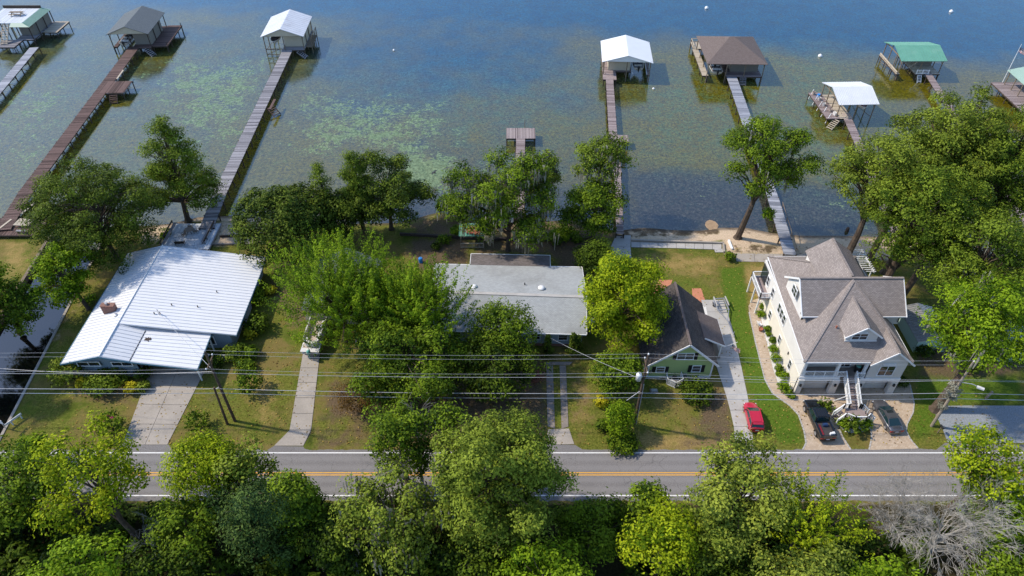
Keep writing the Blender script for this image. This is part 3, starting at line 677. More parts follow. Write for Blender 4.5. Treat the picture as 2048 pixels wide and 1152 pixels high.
mb = MB(); mb.slab([(-57.3, 60.9, 0), (-48.4, 60.9, 0), (-48.4, 60.9, 3.6), (xr, 60.9, 4.8), (-57.3, 60.9, 3.1)], .2)
mb.bx(-57.3, -57.1, 60.9, 81.4, 0, 3.05); mb.bx(-57.3, -38, 81.2, 81.4, 0, 3.0); mb.bx(-38.2, -38, 66.2, 81.4, 0, 2.95); mb.bx(-44, -38, 66.0, 66.2, 0, 3.05); mb.bx(-48.6, -48.4, 60.9, 66.2, 0, 3.5); mb.bx(-48.4, -44, 66.0, 66.2, 0, 3.4)
wp(mb, "wall", 'blue_siding', hs)
for a, b_ in (((-36.88, 65.4, 2.86), (-36.88, 81.8, 2.86)), ((-40.15, 59.5, 2.82), (-40.3, 66.0, 2.82)), ((-58.0, 60.3, 2.95), (-58.15, 82.6, 2.95))): mb = MB(); mb.bar(a, b_, .06, .22); wp(mb, "fascia", 'blue_trim', hs)
for a, b_ in (((-58.0, 60.33, 2.95), (xr, 59.93, 4.88)), ((xr, 59.83, 4.86), (-48.7, 60.03, 3.74)), ((-48.7, 60.03, 3.74), (-40.2, 59.53, 2.84))):
    mb = MB(); mb.bar(a, b_, .06, .22); wp(mb, "fascia", 'blue_trim', hs)
win(hs, (-54.6, 60.7, 2.75), 2.9, .75, (0, -1, 0), 2, 1); win(hs, (-50.3, 60.7, 2.75), 2.6, .7, (0, -1, 0), 2, 1)
for y in (69, 73, 77.5): win(hs, (-37.99, y, 1.7), 1.2, 1.1, (1, 0, 0), 1, 2)
for y in (63.2,): win(hs, (-44.0 + 3, 65.99, 1.5), 1.4, 1.5, (0, -1, 0), 2, 1)
for x in (-40.6,):
    for y in (60.2, 65.4): mb = MB(); mb.bx(x - .08, x + .08, y - .08, y + .08, 0, 2.9); wp(mb, "post", 'white_paint', hs)
mb = MB(); mb.bx(-37.99, -37.6, 70.0, 73.6, .3, 1.2); wp(mb, "planter_box", 'blue_siding', hs)
ch = MB(); ch.box((-54.6, 68.9, 4.55), (1.75, .7, 1.6)); cho = wp(ch, "chimney", 'red_brick', hs)
c2 = MB(); c2.box((-54.6, 68.9, 5.39), (1.85, .8, .08)); wp(c2, "chimney_cap", 'red_brick', hs, cho)
c2 = MB(); c2.tube([(-54.7, 68.9, 5.4), (-54.7, 68.9, 5.75)], .2, 8); wp(c2, "flue", 'steel', hs, cho)
for px, py in ((242, 626), (308, 597)): pass
for x, y, r in ((-53.2, 67.6, .32),):
    mb = MB(); zz = zr - (abs(x - xr)) * .32; mb.lathe((x, y, zz), [(r * .6, 0), (r, .1), (r * .9, .2), (r * .3, .27)], 10); wp(mb, "roof_turbine", 'steel', hs)
for x, y in ((-41.6, 73.2), (-43.2, 70.0), (-46.6, 69.9), (-48.2, 68.0), (-47.5, 68.1)):
    mb = MB(); zz = zr - abs(x - xr) * .1325; mb.tube([(x, y, zz - .05), (x, y, zz + .35)], .07, 6); wp(mb, "vent_pipe", 'black_plastic', hs)
mb = MB()
for k in range(30):
    a = random.uniform(0, 6.3); r = random.uniform(0, .45); x, y = -47.9 + r * math.cos(a), 64.0 + r * .9 * math.sin(a)
    mb.box((x, y, 3.84 - (x + 48.7) * .105 + .04), (.18, .14, .05), a)
tag(mb.build("leaf_pile", 'wood_dark'), "small heap of dead leaves on the white carport roof joint", "leaves")

# ---------------------------------------------------------------- grey ranch house
hs = thing("house", "grey ranch house with mottled grey shingle roof and two white round vents", "house", (-.5, 72, 0))
BL, BR, RL, RR, FL, FR = (-11.4, 80.1, 3.0), (10.35, 79.4, 3.0), (-11.5, 72.0, 5.0), (10.2, 70.9, 5.0), (-11.7, 66.4, 3.1), (9.95, 65.6, 3.1)
mb = MB(); mb.slab([RL, RR, BR, BL], .15); wp(mb, "roof_slope", 'shingle_grey', hs)
mb = MB(); mb.slab([FL, FR, RR, RL], .15); wp(mb, "roof_slope", 'shingle_grey', hs)
mb = MB(); mb.bar(Vector(RL) + Vector((0, 0, -.02)), Vector(RR) + Vector((0, 0, -.02)), .5, .07); wp(mb, "ridge_cap", 'concrete_pale', hs)
mb = MB(); mb.bar((FL[0], FL[1] - .06, 3.0), (FR[0], FR[1] - .06, 3.0), .1, .18); mb.bar((BL[0], BL[1] + .06, 2.9), (BR[0], BR[1] + .06, 2.9), .1, .18)
wp(mb, "gutter", 'white_paint', hs)
for a, b_ in ((FR, RR), (RR, BR), (FL, RL), (RL, BL)):
    s = .05 if a[0] > 0 else -.05; mb = MB(); mb.bar((a[0] + s, a[1], a[2] - .1), (b_[0] + s, b_[1], b_[2] - .1), .07, .22); wp(mb, "fascia", 'white_paint', hs)
mb = MB(); mb.slab([(-11.1, 66.9, 0), (9.5, 66.2, 0), (9.5, 66.2, 3.0), (-11.1, 66.9, 3.0)], .2); mb.slab([(9.5, 66.2, 0), (9.7, 78.9, 0), (9.7, 78.9, 3), (9.6, 70.9, 4.8), (9.5, 66.2, 3.0)], .2)
mb.slab([(9.7, 78.9, 0), (-11.0, 79.6, 0), (-11.0, 79.6, 2.95), (9.7, 78.9, 2.95)], .2); mb.slab([(-11.0, 79.6, 0), (-11.1, 66.9, 0), (-11.1, 66.9, 3), (-11.1, 72, 4.8), (-11.0, 79.6, 2.9)], .2)
wp(mb, "wall", 'grey_siding', hs)
mb = MB(); mb.slab([(-11.15, 66.86, 0), (9.55, 66.16, 0), (9.55, 66.16, .5), (-11.15, 66.86, .5)], .05); wp(mb, "brick_base", 'red_brick', hs)
win(hs, (6.9, 66.27, 1.9), 1.25, 1.25, (.03, -1, 0), 1, 2); win(hs, (3.2, 66.4, 1.9), 1.25, 1.25, (.03, -1, 0), 1, 2); win(hs, (-3.0, 66.6, 1.9), 2.2, 1.25, (.03, -1, 0), 2, 2); win(hs, (-7.6, 66.76, 1.9), 1.25, 1.25, (.03, -1, 0), 1, 2)
mb = MB(); mb.slab([(-6.2, 79.9, 3.02), (5.6, 79.5, 3.02), (5.75, 82.7, 2.45), (-6.2, 83.1, 2.45)], .12); pr = wp(mb, "porch_roof", 'shingle_stained', hs)
mb = MB(); mb.bar((-6.25, 83.15, 2.4), (5.8, 82.75, 2.4), .1, .16); mb.bar((-6.25, 79.9, 2.98), (-6.25, 83.1, 2.4), .08, .16); mb.bar((5.68, 79.5, 2.98), (5.8, 82.7, 2.4), .08, .16); wp(mb, "gutter", 'white_paint', hs)
mb = MB(); mb.slab([(-6.0, 82.6, 0), (-6.0, 79.7, 0), (-6.0, 79.7, 2.7), (-6.0, 82.6, 2.35)], .15); mb.slab([(5.5, 79.4, 0), (5.5, 82.2, 0), (5.5, 82.2, 2.35), (5.5, 79.4, 2.7)], .15); mb.slab([(5.5, 82.2, 0), (-6.0, 82.6, 0), (-6.0, 82.6, 2.35), (5.5, 82.2, 2.35)], .15); wp(mb, "porch_wall", 'grey_siding', hs)
for x, y in ((-5.35, 73.2), (4.1, 72.9)):
    z = 5 - (y - 71.4) * .235; mb = MB(); mb.lathe((x, y, z), [(.2, -.1), (.24, .12), (.48, .14), (.46, .24), (.28, .36), (.05, .4)], 14); wp(mb, "roof_vent", 'white_paint', hs, smooth=True)
mb = MB(); mb.tube([(1.8, 74.0, 4.3), (1.8, 74.0, 4.75)], .09, 6); wp(mb, "vent_pipe", 'black_plastic', hs)
mb = MB(); mb.bx(10.4, 11.6, 70.2, 75.0, 0, 2.2); wp(mb, "side_lean_to", 'blue_siding', hs)
mb = MB(); mb.slab([(9.9, 70.0, 2.7), (11.9, 70.0, 2.2), (11.9, 75.2, 2.2), (9.9, 75.2, 2.7)], .08); wp(mb, "lean_to_roof", 'shingle_slate', hs)
dish = thing("satellite_dish", "white satellite dish on a post beside the grey ranch house", "dish", (10.9, 68.6, 0))
mb = MB(); mb.tube([(0, 0, 0), (0, 0, 2.4)], .05, 6); mb.build("post", 'steel', dish)
mb = MB(); mb.lathe((0, 0, 2.4), [(.05, 0), (.42, .12), (.55, .3), (.5, .3), (.38, .16), (.03, .06)], 14); mb.build("bowl", 'white_paint', dish, True)

# ---------------------------------------------------------------- green cottage
hs = thing("house", "green sided cottage with steep black shingle gable roof and white trim", "house", (22, 66, 0))
xr, zr, y0, y1 = 22.3, 6.7, 60.35, 72.0
mb = MB(); mb.slab([(xr, y0, zr), (xr, y1, zr), (16.9, y1, 2.3), (16.9, y0, 2.3)], .15); wp(mb, "roof_slope", 'shingle_black', hs)
mb = MB(); mb.slab([(xr, y1, zr), (xr, y0, zr), (26.55, y0, 2.75), (26.75, y1, 2.75)], .15); wp(mb, "roof_slope", 'shingle_black', hs)
mb = MB(); mb.bar((xr, y0, zr + .03), (xr, y1, zr + .03), .3, .1); wp(mb, "ridge_cap", 'shingle_brown', hs)
mb = MB(); mb.slab([(17.75, 60.75, 0), (26.0, 60.75, 0), (26.0, 60.75, 3.05), (xr, 60.75, 6.45), (17.75, 60.75, 2.85)], .2); wp(mb, "front_wall", 'green_siding', hs)
mb = MB(); mb.bx(25.8, 26.0, 60.95, 71.6, 0, 3.0); mb.bx(17.75, 17.95, 60.95, 71.6, 0, 2.7); mb.slab([(26.0, 71.6, 0), (17.75, 71.6, 0), (17.75, 71.6, 2.8), (xr, 71.6, 6.4), (26.0, 71.6, 3.0)], .2); wp(mb, "wall", 'green_siding', hs)
mb = MB(); mb.bar((16.9, y0 - .04, 2.2), (xr, y0 - .04, 6.6), .08, .26); wp(mb, "bargeboard", 'white_paint', hs)
mb = MB(); mb.bar((26.6, y0 - .04, 2.6), (xr, y0 - .04, 6.6), .08, .26); wp(mb, "bargeboard", 'white_paint', hs)
mb = MB()
for x in (17.75, 25.98): mb.bx(x - .1, x + .1, 60.68, 60.9, 0, 2.8)
mb.bx(17.8, 25.9, 60.66, 60.74, 0, .28); wp(mb, "corner_trim", 'white_paint', hs)
win(hs, (22.15, 60.74, 4.15), 2.1, 1.15, (0, -1, 0), 2, 2, 'black_plastic', pane='glass_pale'); win(hs, (19.3, 60.74, 1.6), 1.1, .95, (0, -1, 0), 1, 2, 'black_plastic', pane='glass_pale'); win(hs, (23.95, 60.74, 1.75), 1.1, 1.2, (0, -1, 0), 1, 2, 'black_plastic', pane='glass_pale')
mb = MB(); mb.slab([(25.2, 69.0, 4.15), (25.2, 64.0, 4.15), (28.3, 64.0, 2.5), (28.3, 69.0, 2.5)], .14); wp(mb, "porch_roof", 'shingle_brown', hs)
mb = MB(); mb.bar((25.3, 63.95, 4.0), (28.3, 63.95, 2.42), .08, .2); wp(mb, "fascia", 'white_paint', hs); mb = MB(); mb.bar((28.3, 63.99, 2.4), (28.3, 69.0, 2.4), .08, .16); wp(mb, "fascia", 'white_paint', hs)
for y in (64.3, 68.7): mb = MB(); mb.bar((27.9, y, 0), (27.9, y, 2.5), .16); wp(mb, "porch_post", 'white_paint', hs)
mb = MB(); mb.bx(26.0, 28.1, 64.0, 69.0, 0, .25); wp(mb, "porch_floor", 'concrete_old', hs)
mb = MB(); mb.slab([(18.1, 67.6, 3.3), (20.9, 67.6, 5.65), (20.9, 65.3, 5.65), (18.1, 65.3, 3.3)][::-1], .1); mb.bx(17.9, 20.4, 65.2, 67.6, 2.6, 4.4); wp(mb, "side_dormer", 'shingle_black', hs)
mb = MB(); mb.bar((17.9, 65.1, 4.42), (20.6, 65.1, 4.42), .08, .14); wp(mb, "dormer_trim", 'white_paint', hs)
mb = MB(); mb.bx(18.0, 18.2, 60.55, 60.72, 1.0, 1.5); mb.bx(22.4, 22.9, 60.5, 60.72, .3, .8); wp(mb, "meter_box", 'steel', hs)
fl = thing("flag", "american flag on a short pole at the green cottage porch", "flag", (28.35, 64.1, 2.3), R(0))
mb = MB(); mb.tube([(0, 0, 0), (1.3, -.3, 1.2)], .025, 6); mb.build("pole", 'white_paint', fl)
def flag_cloth(root, at, w, h):
    W3 = Vector(at); du = Vector((.72, -.62, -.25)).normalized(); dv = Vector((.12, .05, -1)).normalized()
    for i in range(13):
        mb = MB(); x0 = .42 if i < 7 else 0
        n = 6
        vs = []; fs = []
        for k in range(n + 1):
            u = w * (x0 + (1 - x0) * k / n); wob = Vector((.05, .08, 0)) * math.sin(u * 7)
            vs += [W3 + du * u + dv * (h * i / 13) + wob, W3 + du * u + dv * (h * (i + 1) / 13) + wob]
        for k in range(n): fs.append((2 * k, 2 * k + 1, 2 * k + 3, 2 * k + 2))
        mb.add(vs, fs); mb.build("stripe", 'lamp_red' if i % 2 == 0 else 'white_paint', root)
    mb = MB(); wob = Vector((.05, .08, 0))
    q = [W3, W3 + du * w * .42 + wob * .8, W3 + du * w * .42 + dv * h * 7 / 13 + wob * .8, W3 + dv * h * 7 / 13]
    mb.add(q, [(0, 1, 2, 3)]); cn = mb.build("canton", 'boat_blue', root)
    mb = MB(); nrm = du.cross(dv)
    for r in range(4):
        for c_ in range(5):
            p_ = W3 + du * w * (.05 + .08 * c_) + dv * h * (.07 + .125 * r) - nrm * .01
            for sgn in (1, -1):
                o_ = p_ + nrm * .02 * (sgn + .4) + wob * .4
                mb.add([o_ + du * .035, o_ + dv * .035, o_ - du * .035, o_ - dv * .035], [(0, 1, 2, 3)])
    mb.build("stars", 'white_paint', cn, kind="stuff")
flag_cloth(fl, (.75, -.17, .7), 1.25, .8)
ac = thing("air_conditioner", "round air conditioner inside a white lattice screen before the green cottage", "air conditioner", (21.15, 59.75, 0))
mb = MB(); mb.lathe((0, .1, 0), [(.5, 0), (.5, .85), (.47, .9), (.3, .9), (.28, .86), (.1, .88), (.02, .9)], 16); mb.build("unit", 'concrete_pale', ac, True)
mb = MB()
for k in range(5): mb.lathe((0, .1, .9 + .002 * k), [(.08 + .08 * k, 0), (.1 + .08 * k, 0), (.1 + .08 * k, .02), (.08 + .08 * k, .02)], 16)
mb.build("fan_guard", 'black_plastic', ac)
q = [(-.95, .95), (-1.0, -.25), (0, -.85), (1.0, -.25), (.95, .95)]
for a, b_ in zip(q[:-1], q[1:]):
    mb = MB(); a3, b3 = Vector((*a, .06)), Vector((*b_, .06))
    for zz in (.05, 1.1): mb.bar(a3 + Vector((0, 0, zz)), b3 + Vector((0, 0, zz)), .07)
    for k in range(9): p_ = a3.lerp(b3, k / 8); mb.bar(p_, p_ + Vector((0, 0, 1.1)), .07, .05)
    for k in range(4): mb.bar(a3 + Vector((0, 0, .25 * k + .18)), b3 + Vector((0, 0, .25 * k + .18)), .03, .06)
    mb.build("lattice_panel", 'white_paint', ac)

# ---------------------------------------------------------------- beige house on piers of garages
hs = thing("house", "tall beige three storey house with taupe gabled roof over garages", "house", (42.5, 68, 0))
ex0, ex1, ey0, ey1, ez = 36.0, 49.45, 58.1, 78.3, 6.0
A = (43.85, 67.6, 11.0); B_ = (43.85, 70.2, 11.0)
T = 'shingle_taupe'
for q in ([(ex0, ey0, ez), (ex1, ey0, ez), A], [(ex1, ey0, ez), (ex1, ey1, ez), B_, A], [(ex1, ey1, ez), (ex0 + .9, ey1, ez), B_], [(ex0 + .9, ey1, ez), (ex0, ey0, ez), A, B_]):
    mb = MB(); mb.slab(q, .16); wp(mb, "roof_slope", T, hs)
for a, b_ in (((ex0, ey0, ez), A), ((ex1, ey0, ez), A), ((ex0 + .9, ey1, ez), B_), ((ex1, ey1, ez), B_)):
    mb = MB(); mb.bar(Vector(a) + Vector((0, 0, .03)), Vector(b_) + Vector((0, 0, .03)), .32, .08); wp(mb, "hip_cap", T, hs)
# cross gable left and right
for s, xe in ((-1, 37.0), (1, 50.4)):
    xi = A[0]
    q = [(xe, 68.0, 11.05), (xe, 64.2, 7.9), (xi, 64.2, 7.9), (xi, 68.0, 11.05)]; q2 = [(xi, 68.0, 11.05), (xi, 71.8, 7.9), (xe, 71.8, 7.9), (xe, 68.0, 11.05)]
    if s > 0: q.reverse(); q2.reverse()
    mb = MB(); mb.slab(q, .14); wp(mb, "gable_slope", T, hs); mb = MB(); mb.slab(q2, .14); wp(mb, "gable_slope", T, hs)
    mb = MB(); mb.bar((xe, 68.0, 11.08), (xi, 68.0, 11.08), .32, .08); wp(mb, "ridge_cap", T, hs)
    xw = xe - s * .35
    q = [(xw, 71.3, 6.3), (xw, 64.7, 6.3), (xw, 64.7, 8.15), (xw, 68.0, 10.85), (xw, 71.3, 8.15)]
    if s > 0: q.reverse()
    mb = MB(); mb.slab(q, .2); wp(mb, "gable_wall", 'white_siding', hs)
    mb = MB(); mb.slab([(min(xw, xi), 64.7, 6.0), (max(xw, xi), 64.7, 6.0), (max(xw, xi), 64.7, 8.2), (min(xw, xi), 64.7, 8.2)], .1); wp(mb, "gable_cheek", 'beige_siding', hs)
    for ya in (64.1, 71.9): mb = MB(); mb.bar((xe - s * .02, ya, 7.78), (xe - s * .02, 68.0, 10.93), .1, .24); wp(mb, "bargeboard", 'white_paint', hs)
    mb = MB(); mb.bar((xe, 64.12, 7.82), (xi + s * 2, 64.12, 7.82), .08, .16); wp(mb, "gutter", 'white_paint', hs)
    mb = MB(); mb.bx(min(xe - s * .05, xw), max(xe - s * .05, xw), 64.3, 64.9, 7.75, 7.95); wp(mb, "soffit_return", 'interior', hs)
win(hs, (36.985, 68.0, 8.75), 1.5, 1.35, (-1, 0, 0), 2, 2)
# back gable
bx0, bx1, by1 = 40.7, 47.0, 76.0
mb = MB(); mb.slab([(A[0], by1, 11.2), (bx0, by1, 8.95), (bx0, 68.2, 8.95), (A[0], 68.2, 11.2)], .14); wp(mb, "gable_slope", T, hs)
mb = MB(); mb.slab([(A[0], 68.2, 11.2), (bx1, 68.2, 8.95), (bx1, by1, 8.95), (A[0], by1, 11.2)], .14); wp(mb, "gable_slope", T, hs)
mb = MB(); mb.bar((A[0], 68.2, 11.22), (A[0], by1, 11.22), .32, .08); wp(mb, "ridge_cap", T, hs)
mb = MB(); mb.slab([(bx0 + .3, by1 - .3, 6.3), (bx0 + .3, 68.5, 6.3), (bx0 + .3, 68.5, 9.1), (bx0 + .3, by1 - .3, 9.1)], .1); mb.slab([(bx1 - .3, 68.5, 6.3), (bx1 - .3, by1 - .3, 6.3), (bx1 - .3, by1 - .3, 9.1), (bx1 - .3, 68.5, 9.1)], .1)
mb.slab([(bx1 - .3, by1 - .3, 6.3), (bx0 + .3, by1 - .3, 6.3), (bx0 + .3, by1 - .3, 9.05), (A[0], by1 - .3, 11.0), (bx1 - .3, by1 - .3, 9.05)], .1); wp(mb, "gable_wall", 'white_siding', hs)
# dormer
dx0, dx1, dxr, dy, dze, dzr = 41.05, 45.65, 43.35, 60.1, 8.25, 10.0
mb = MB(); mb.slab([(dxr, dy, dzr), (dxr, 66.2, dzr), (dx0, 63.2, dze), (dx0, dy, dze)], .12); wp(mb, "dormer_slope", T, hs)
mb = MB(); mb.slab([(dxr, 66.2, dzr), (dxr, dy, dzr), (dx1, dy, dze), (dx1, 63.2, dze)], .12); wp(mb, "dormer_slope", T, hs)
mb = MB(); mb.bar((dxr, dy, dzr + .02), (dxr, 65.8, dzr + .02), .26, .07); wp(mb, "ridge_cap", T, hs)
mb = MB(); mb.slab([(dx0 + .35, dy + .4, 7.0), (dx1 - .35, dy + .4, 7.0), (dx1 - .35, dy + .4, dze + .1), (dxr, dy + .4, dzr - .2), (dx0 + .35, dy + .4, dze + .1)], .1); wp(mb, "dormer_wall", 'beige_siding', hs)
mb = MB(); mb.slab([(dx0 + .35, 63.4, 7.0), (dx0 + .35, dy + .5, 7.0), (dx0 + .35, dy + .5, dze + .1), (dx0 + .35, 63.4, dze + .1)], .1); mb.slab([(dx1 - .35, dy + .5, 7.0), (dx1 - .35, 63.4, 7.0), (dx1 - .35, 63.4, dze + .1), (dx1 - .35, dy + .5, dze + .1)], .1); wp(mb, "dormer_cheek", 'white_siding', hs)
for x in (dx0, dx1): mb = MB(); mb.bar((x, dy - .03, dze - .08), (dxr, dy - .03, dzr - .08), .08, .2); wp(mb, "bargeboard", 'white_paint', hs)
mb = MB(); mb.bar((dx0 + .3, dy + .36, 7.3), (dx1 - .3, dy + .36, 7.3), .08, .14); wp(mb, "trim_board", 'white_paint', hs)
win(hs, (43.0, dy + .39, 8.1), 1.9, 1.05, (0, -1, 0), 2, 2); win(hs, (43.0, dy + .39, 8.78), 1.4, .16, (0, -1, 0), 2, 1)
mb = MB(); mb.tube([(40.6, 62.0, 7.6), (40.6, 62.0, 8.4)], .1, 6); wp(mb, "vent_pipe", 'terracotta_pot', hs)
# front gable bay on the right
gx0, gx1, gxr, gze, gzr = 44.15, 49.6, 46.9, 5.75, 8.05
mb = MB(); mb.slab([(gxr, 57.75, gzr), (gxr, 63.0, gzr), (gx0, 59.3, gze), (gx0, 57.75, gze)], .13); wp(mb, "gable_slope", T, hs)
mb = MB(); mb.slab([(gxr, 63.0, gzr), (gxr, 57.75, gzr), (gx1, 57.75, gze), (gx1, 59.3, gze)], .13); wp(mb, "gable_slope", T, hs)
mb = MB(); mb.bar((gxr, 57.75, gzr + .02), (gxr, 62.4, gzr + .02), .28, .07); wp(mb, "ridge_cap", T, hs)
for x in (gx0, gx1): mb = MB(); mb.bar((x, 57.72, gze - .08), (gxr, 57.72, gzr - .08), .08, .22); wp(mb, "bargeboard", 'white_paint', hs)
mb = MB(); mb.slab([(44.5, 58.1, 3.0), (48.9, 58.1, 3.0), (48.9, 58.1, 5.9), (gxr, 58.1, 7.8), (44.5, 58.1, 5.9)], .15); wp(mb, "gable_wall", 'beige_siding', hs)
win(hs, (46.65, 58.09, 4.45), 1.9, 1.75, (0, -1, 0), 2, 2); win(hs, (46.65, 58.09, 5.6), 1.5, .18, (0, -1, 0), 2, 1)
# body walls
mb = MB(); mb.bx(36.35, 36.55, 58.4, 77.6, 3.0, 5.95); wp(mb, "side_wall", 'white_siding', hs)
mb = MB(); mb.bx(36.3, 36.5, 58.4, 77.6, 0, 2.99); wp(mb, "side_wall", 'cream_stucco', hs)
mb = MB(); mb.bx(48.75, 48.95, 58.2, 77.6, 0, 5.95); mb.bx(36.6, 48.7, 77.4, 77.6, 0, 5.95); mb.bx(36.6, 44.5, 60.0, 60.15, 3.0, 5.95); wp(mb, "wall", 'beige_siding', hs)
mb = MB(); mb.bx(36.4, 44.3, 58.3, 60.0, 2.8, 3.0); mb.bx(36.56, 48.7, 60.2, 77.3, 2.75, 2.95); wp(mb, "porch_floor", 'concrete_old', hs)
mb = MB(); mb.bx(36.28, 41.4, 58.22, 58.32, 2.62, 3.02); mb.bx(43.9, 48.97, 57.98, 58.08, 2.62, 3.02); wp(mb, "belt_trim", 'white_paint', hs)
mb = MB(); mb.bar((36.1, 58.08, 5.9), (44.2, 58.08, 5.9), .1, .18); mb.bar((36.0, 58.1, 5.9), (36.88, 78.3, 5.9), .1, .18); mb.bar((36.9, 78.33, 5.9), (49.4, 78.33, 5.9), .1, .18); mb.bar((49.47, 58.1, 5.9), (49.47, 78.3, 5.9), .1, .18); wp(mb, "gutter", 'white_paint', hs)
mb = MB(); mb.bx(36.1, 44.1, 58.2, 60.0, 5.72, 5.8); wp(mb, "porch_ceiling", 'white_paint', hs)
for x in (36.6, 40.75, 44.2): mb = MB(); mb.bx(x - .16, x + .16, 58.35, 58.67, 3.0, 5.72); wp(mb, "porch_column", 'white_paint', hs)
win(hs, (38.6, 59.99, 4.5), 1.6, 1.3, (0, -1, 0), 2, 2, 'black_plastic'); win(hs, (42.4, 59.99, 4.1), 1.5, 2.1, (0, -1, 0), 2, 2)
for y, z in ((74.6, 4.5), (72.2, 4.5), (69.0, 4.6), (67.9, 4.6), (66.8, 4.6), (61.4, 1.7)): win(hs, (36.34, y, z), .85, 1.5, (-1, 0, 0), 1, 2)
for y in (74.6, 70.8, 66.0): win(hs, (36.29, y, 1.6), .85, 1.3, (-1, 0, 0), 1, 2)
mb = MB(); mb.bx(36.22, 36.31, 62.6, 62.85, 2.3, 2.7); wp(mb, "wall_lamp", 'black_plastic', hs)
# garages
mb = MB()
for x0, x1 in ((36.3, 37.0), (40.6, 41.5), (43.9, 44.7), (48.1, 48.95)): mb.bx(x0, x1, 58.0, 58.6, 0, 2.62)
mb.bx(37.0, 40.6, 58.15, 58.6, 2.3, 2.62); mb.bx(44.7, 48.1, 58.15, 58.6, 2.3, 2.62); mb.bx(41.5, 41.7, 58.6, 62, 0, 2.7); mb.bx(43.7, 43.9, 58.6, 62, 0, 2.7); mb.bx(41.5, 43.9, 62, 62.2, 0, 2.7)
wp(mb, "garage_front", 'beige_stucco', hs)
for xc in (38.8, 46.4):
    gd = MB(); gd.bx(xc - 1.8, xc + 1.8, 58.95, 59.05, .02, 2.3); g_o = wp(gd, "garage_door", 'beige_stucco', hs)
    for r in range(4):
        for k in range(4):
            d = MB(); d.bx(xc - 1.75 + .88 * k, xc - .95 + .88 * k, 58.91, 58.96, .1 + .56 * r, .54 + .56 * r); wp(d, "door_panel", 'beige_stucco', hs, g_o)
    for k in (-.16, .16): d = MB(); d.bx(xc + k - .1, xc + k + .1, 58.88, 58.92, 1.85, 2.1); wp(d, "door_window", 'glass', hs, g_o)
for x in (36.65, 41.05, 44.3, 48.5):
    mb = MB(); mb.bx(x - .1, x + .1, 57.8, 58.02, 1.6, 2.0); wp(mb, "wall_lantern", 'black_plastic', hs)
mb = MB(); rail(mb, (36.8, 58.35, 3.0), (40.6, 58.35, 3.0)); wp(mb, "porch_railing", 'white_paint', hs)
mb = MB(); rail(mb, (40.9, 58.3, 3.0), (41.95, 58.3, 3.0)); wp(mb, "porch_railing", 'white_paint', hs)
mb = MB(); rail(mb, (43.25, 58.1, 3.0), (44.2, 58.1, 3.0)); wp(mb, "porch_railing", 'white_paint', hs)
# front stair: main flight, landing, two splayed flights
nst = 13; sx0, sx1, sy0, sy1, sz0, sz1 = 42.0, 43.2, 58.3, 54.9, 3.0, .95
st = MB(); st.bx(42.0, 43.2, 54.0, 54.9, .83, .95); 
st.add([(41.6, 54.9, .945), (40.9, 53.5, .945), (41.9, 52.9, .945), (43.3, 52.9, .945), (43.95, 53.5, .945), (43.5, 54.9, .945), (41.6, 54.9, .8), (40.9, 53.5, .8), (41.9, 52.9, .8), (43.3, 52.9, .8), (43.95, 53.5, .8), (43.5, 54.9, .8)], [(0, 1, 2, 3, 4, 5), (11, 10, 9, 8, 7, 6)] + [(i, (i + 6), (i + 1) % 6 + 6, (i + 1) % 6) for i in range(6)])
wp(st, "stair_landing", 'wood_pinkgrey', hs)
for i in range(nst):
    t = (i + .5) / nst; y = sy0 + (sy1 - sy0) * t; z = sz0 + (sz1 - sz0) * (i + 1) / nst
    mb = MB(); mb.box(((sx0 + sx1) / 2, y, z), (1.2, .28, .05), t=random.random()); wp(mb, "stair_tread", 'wood_pinkgrey', hs)
mb = MB()
for x in (sx0 - .04, sx1 + .04): mb.bar((x, sy0, sz0 - .2), (x, sy1, sz1 - .2), .06, .3)
wp(mb, "stair_stringer", 'white_paint', hs)
for x in (sx0 - .06, sx1 + .06): mb = MB(); rail(mb, (x, sy0, sz0 + .05), (x, sy1, sz1 + .05)); wp(mb, "stair_railing", 'white_paint', hs)
for s, x0 in ((-1, 41.15), (1, 43.6)):
    cx = x0; d = Vector((s * 1, -.45, 0)).normalized()
    for k in range(4):
        p_ = Vector((cx, 54.1, .95)) + d * (.3 * k) + Vector((0, 0, -.2 * (k + 1)))
        mb = MB(); mb.box(p_, (.3, 1.3, .06), math.atan2(d.y, d.x), t=random.random()); wp(mb, "stair_tread", 'wood_pinkgrey', hs)
    a = Vector((x0 - s * .1, 54.85 if s < 0 else 54.85, .95)); e = a + d * (1.5 if s < 0 else .85) + Vector((0, 0, -.7))
    mb = MB(); rail(mb, (sx0 - .06 if s < 0 else sx1 + .06, 54.9, .95), a); rail(mb, a, e); wp(mb, "stair_railing", 'white_paint', hs)
    a2 = Vector((41.9 if s < 0 else 43.3, 52.9, .95)); b2 = Vector((40.95 if s < 0 else 43.9, 53.45, .95)); e2 = b2 + d * (1.1 if s < 0 else .6) + Vector((0, 0, -.6))
    mb = MB(); rail(mb, a2, b2); rail(mb, b2, e2); wp(mb, "stair_railing", 'white_paint', hs)
mb = MB(); rail(mb, (41.9, 52.9, .95), (43.3, 52.9, .95)); mb.bx(41.8, 43.4, 52.86, 52.9, .1, .9); wp(mb, "stair_railing", 'white_paint', hs)
mb = MB()
for x, y in ((41.2, 53.6), (43.8, 53.6), (42, 53), (43.2, 53)): mb.bx(x - .06, x + .06, y - .06, y + .06, 0, .9)
mb.bar((41.0, 56.8, .1), (41.9, 56.2, 1.7), .08); wp(mb, "stair_post", 'white_paint', hs)
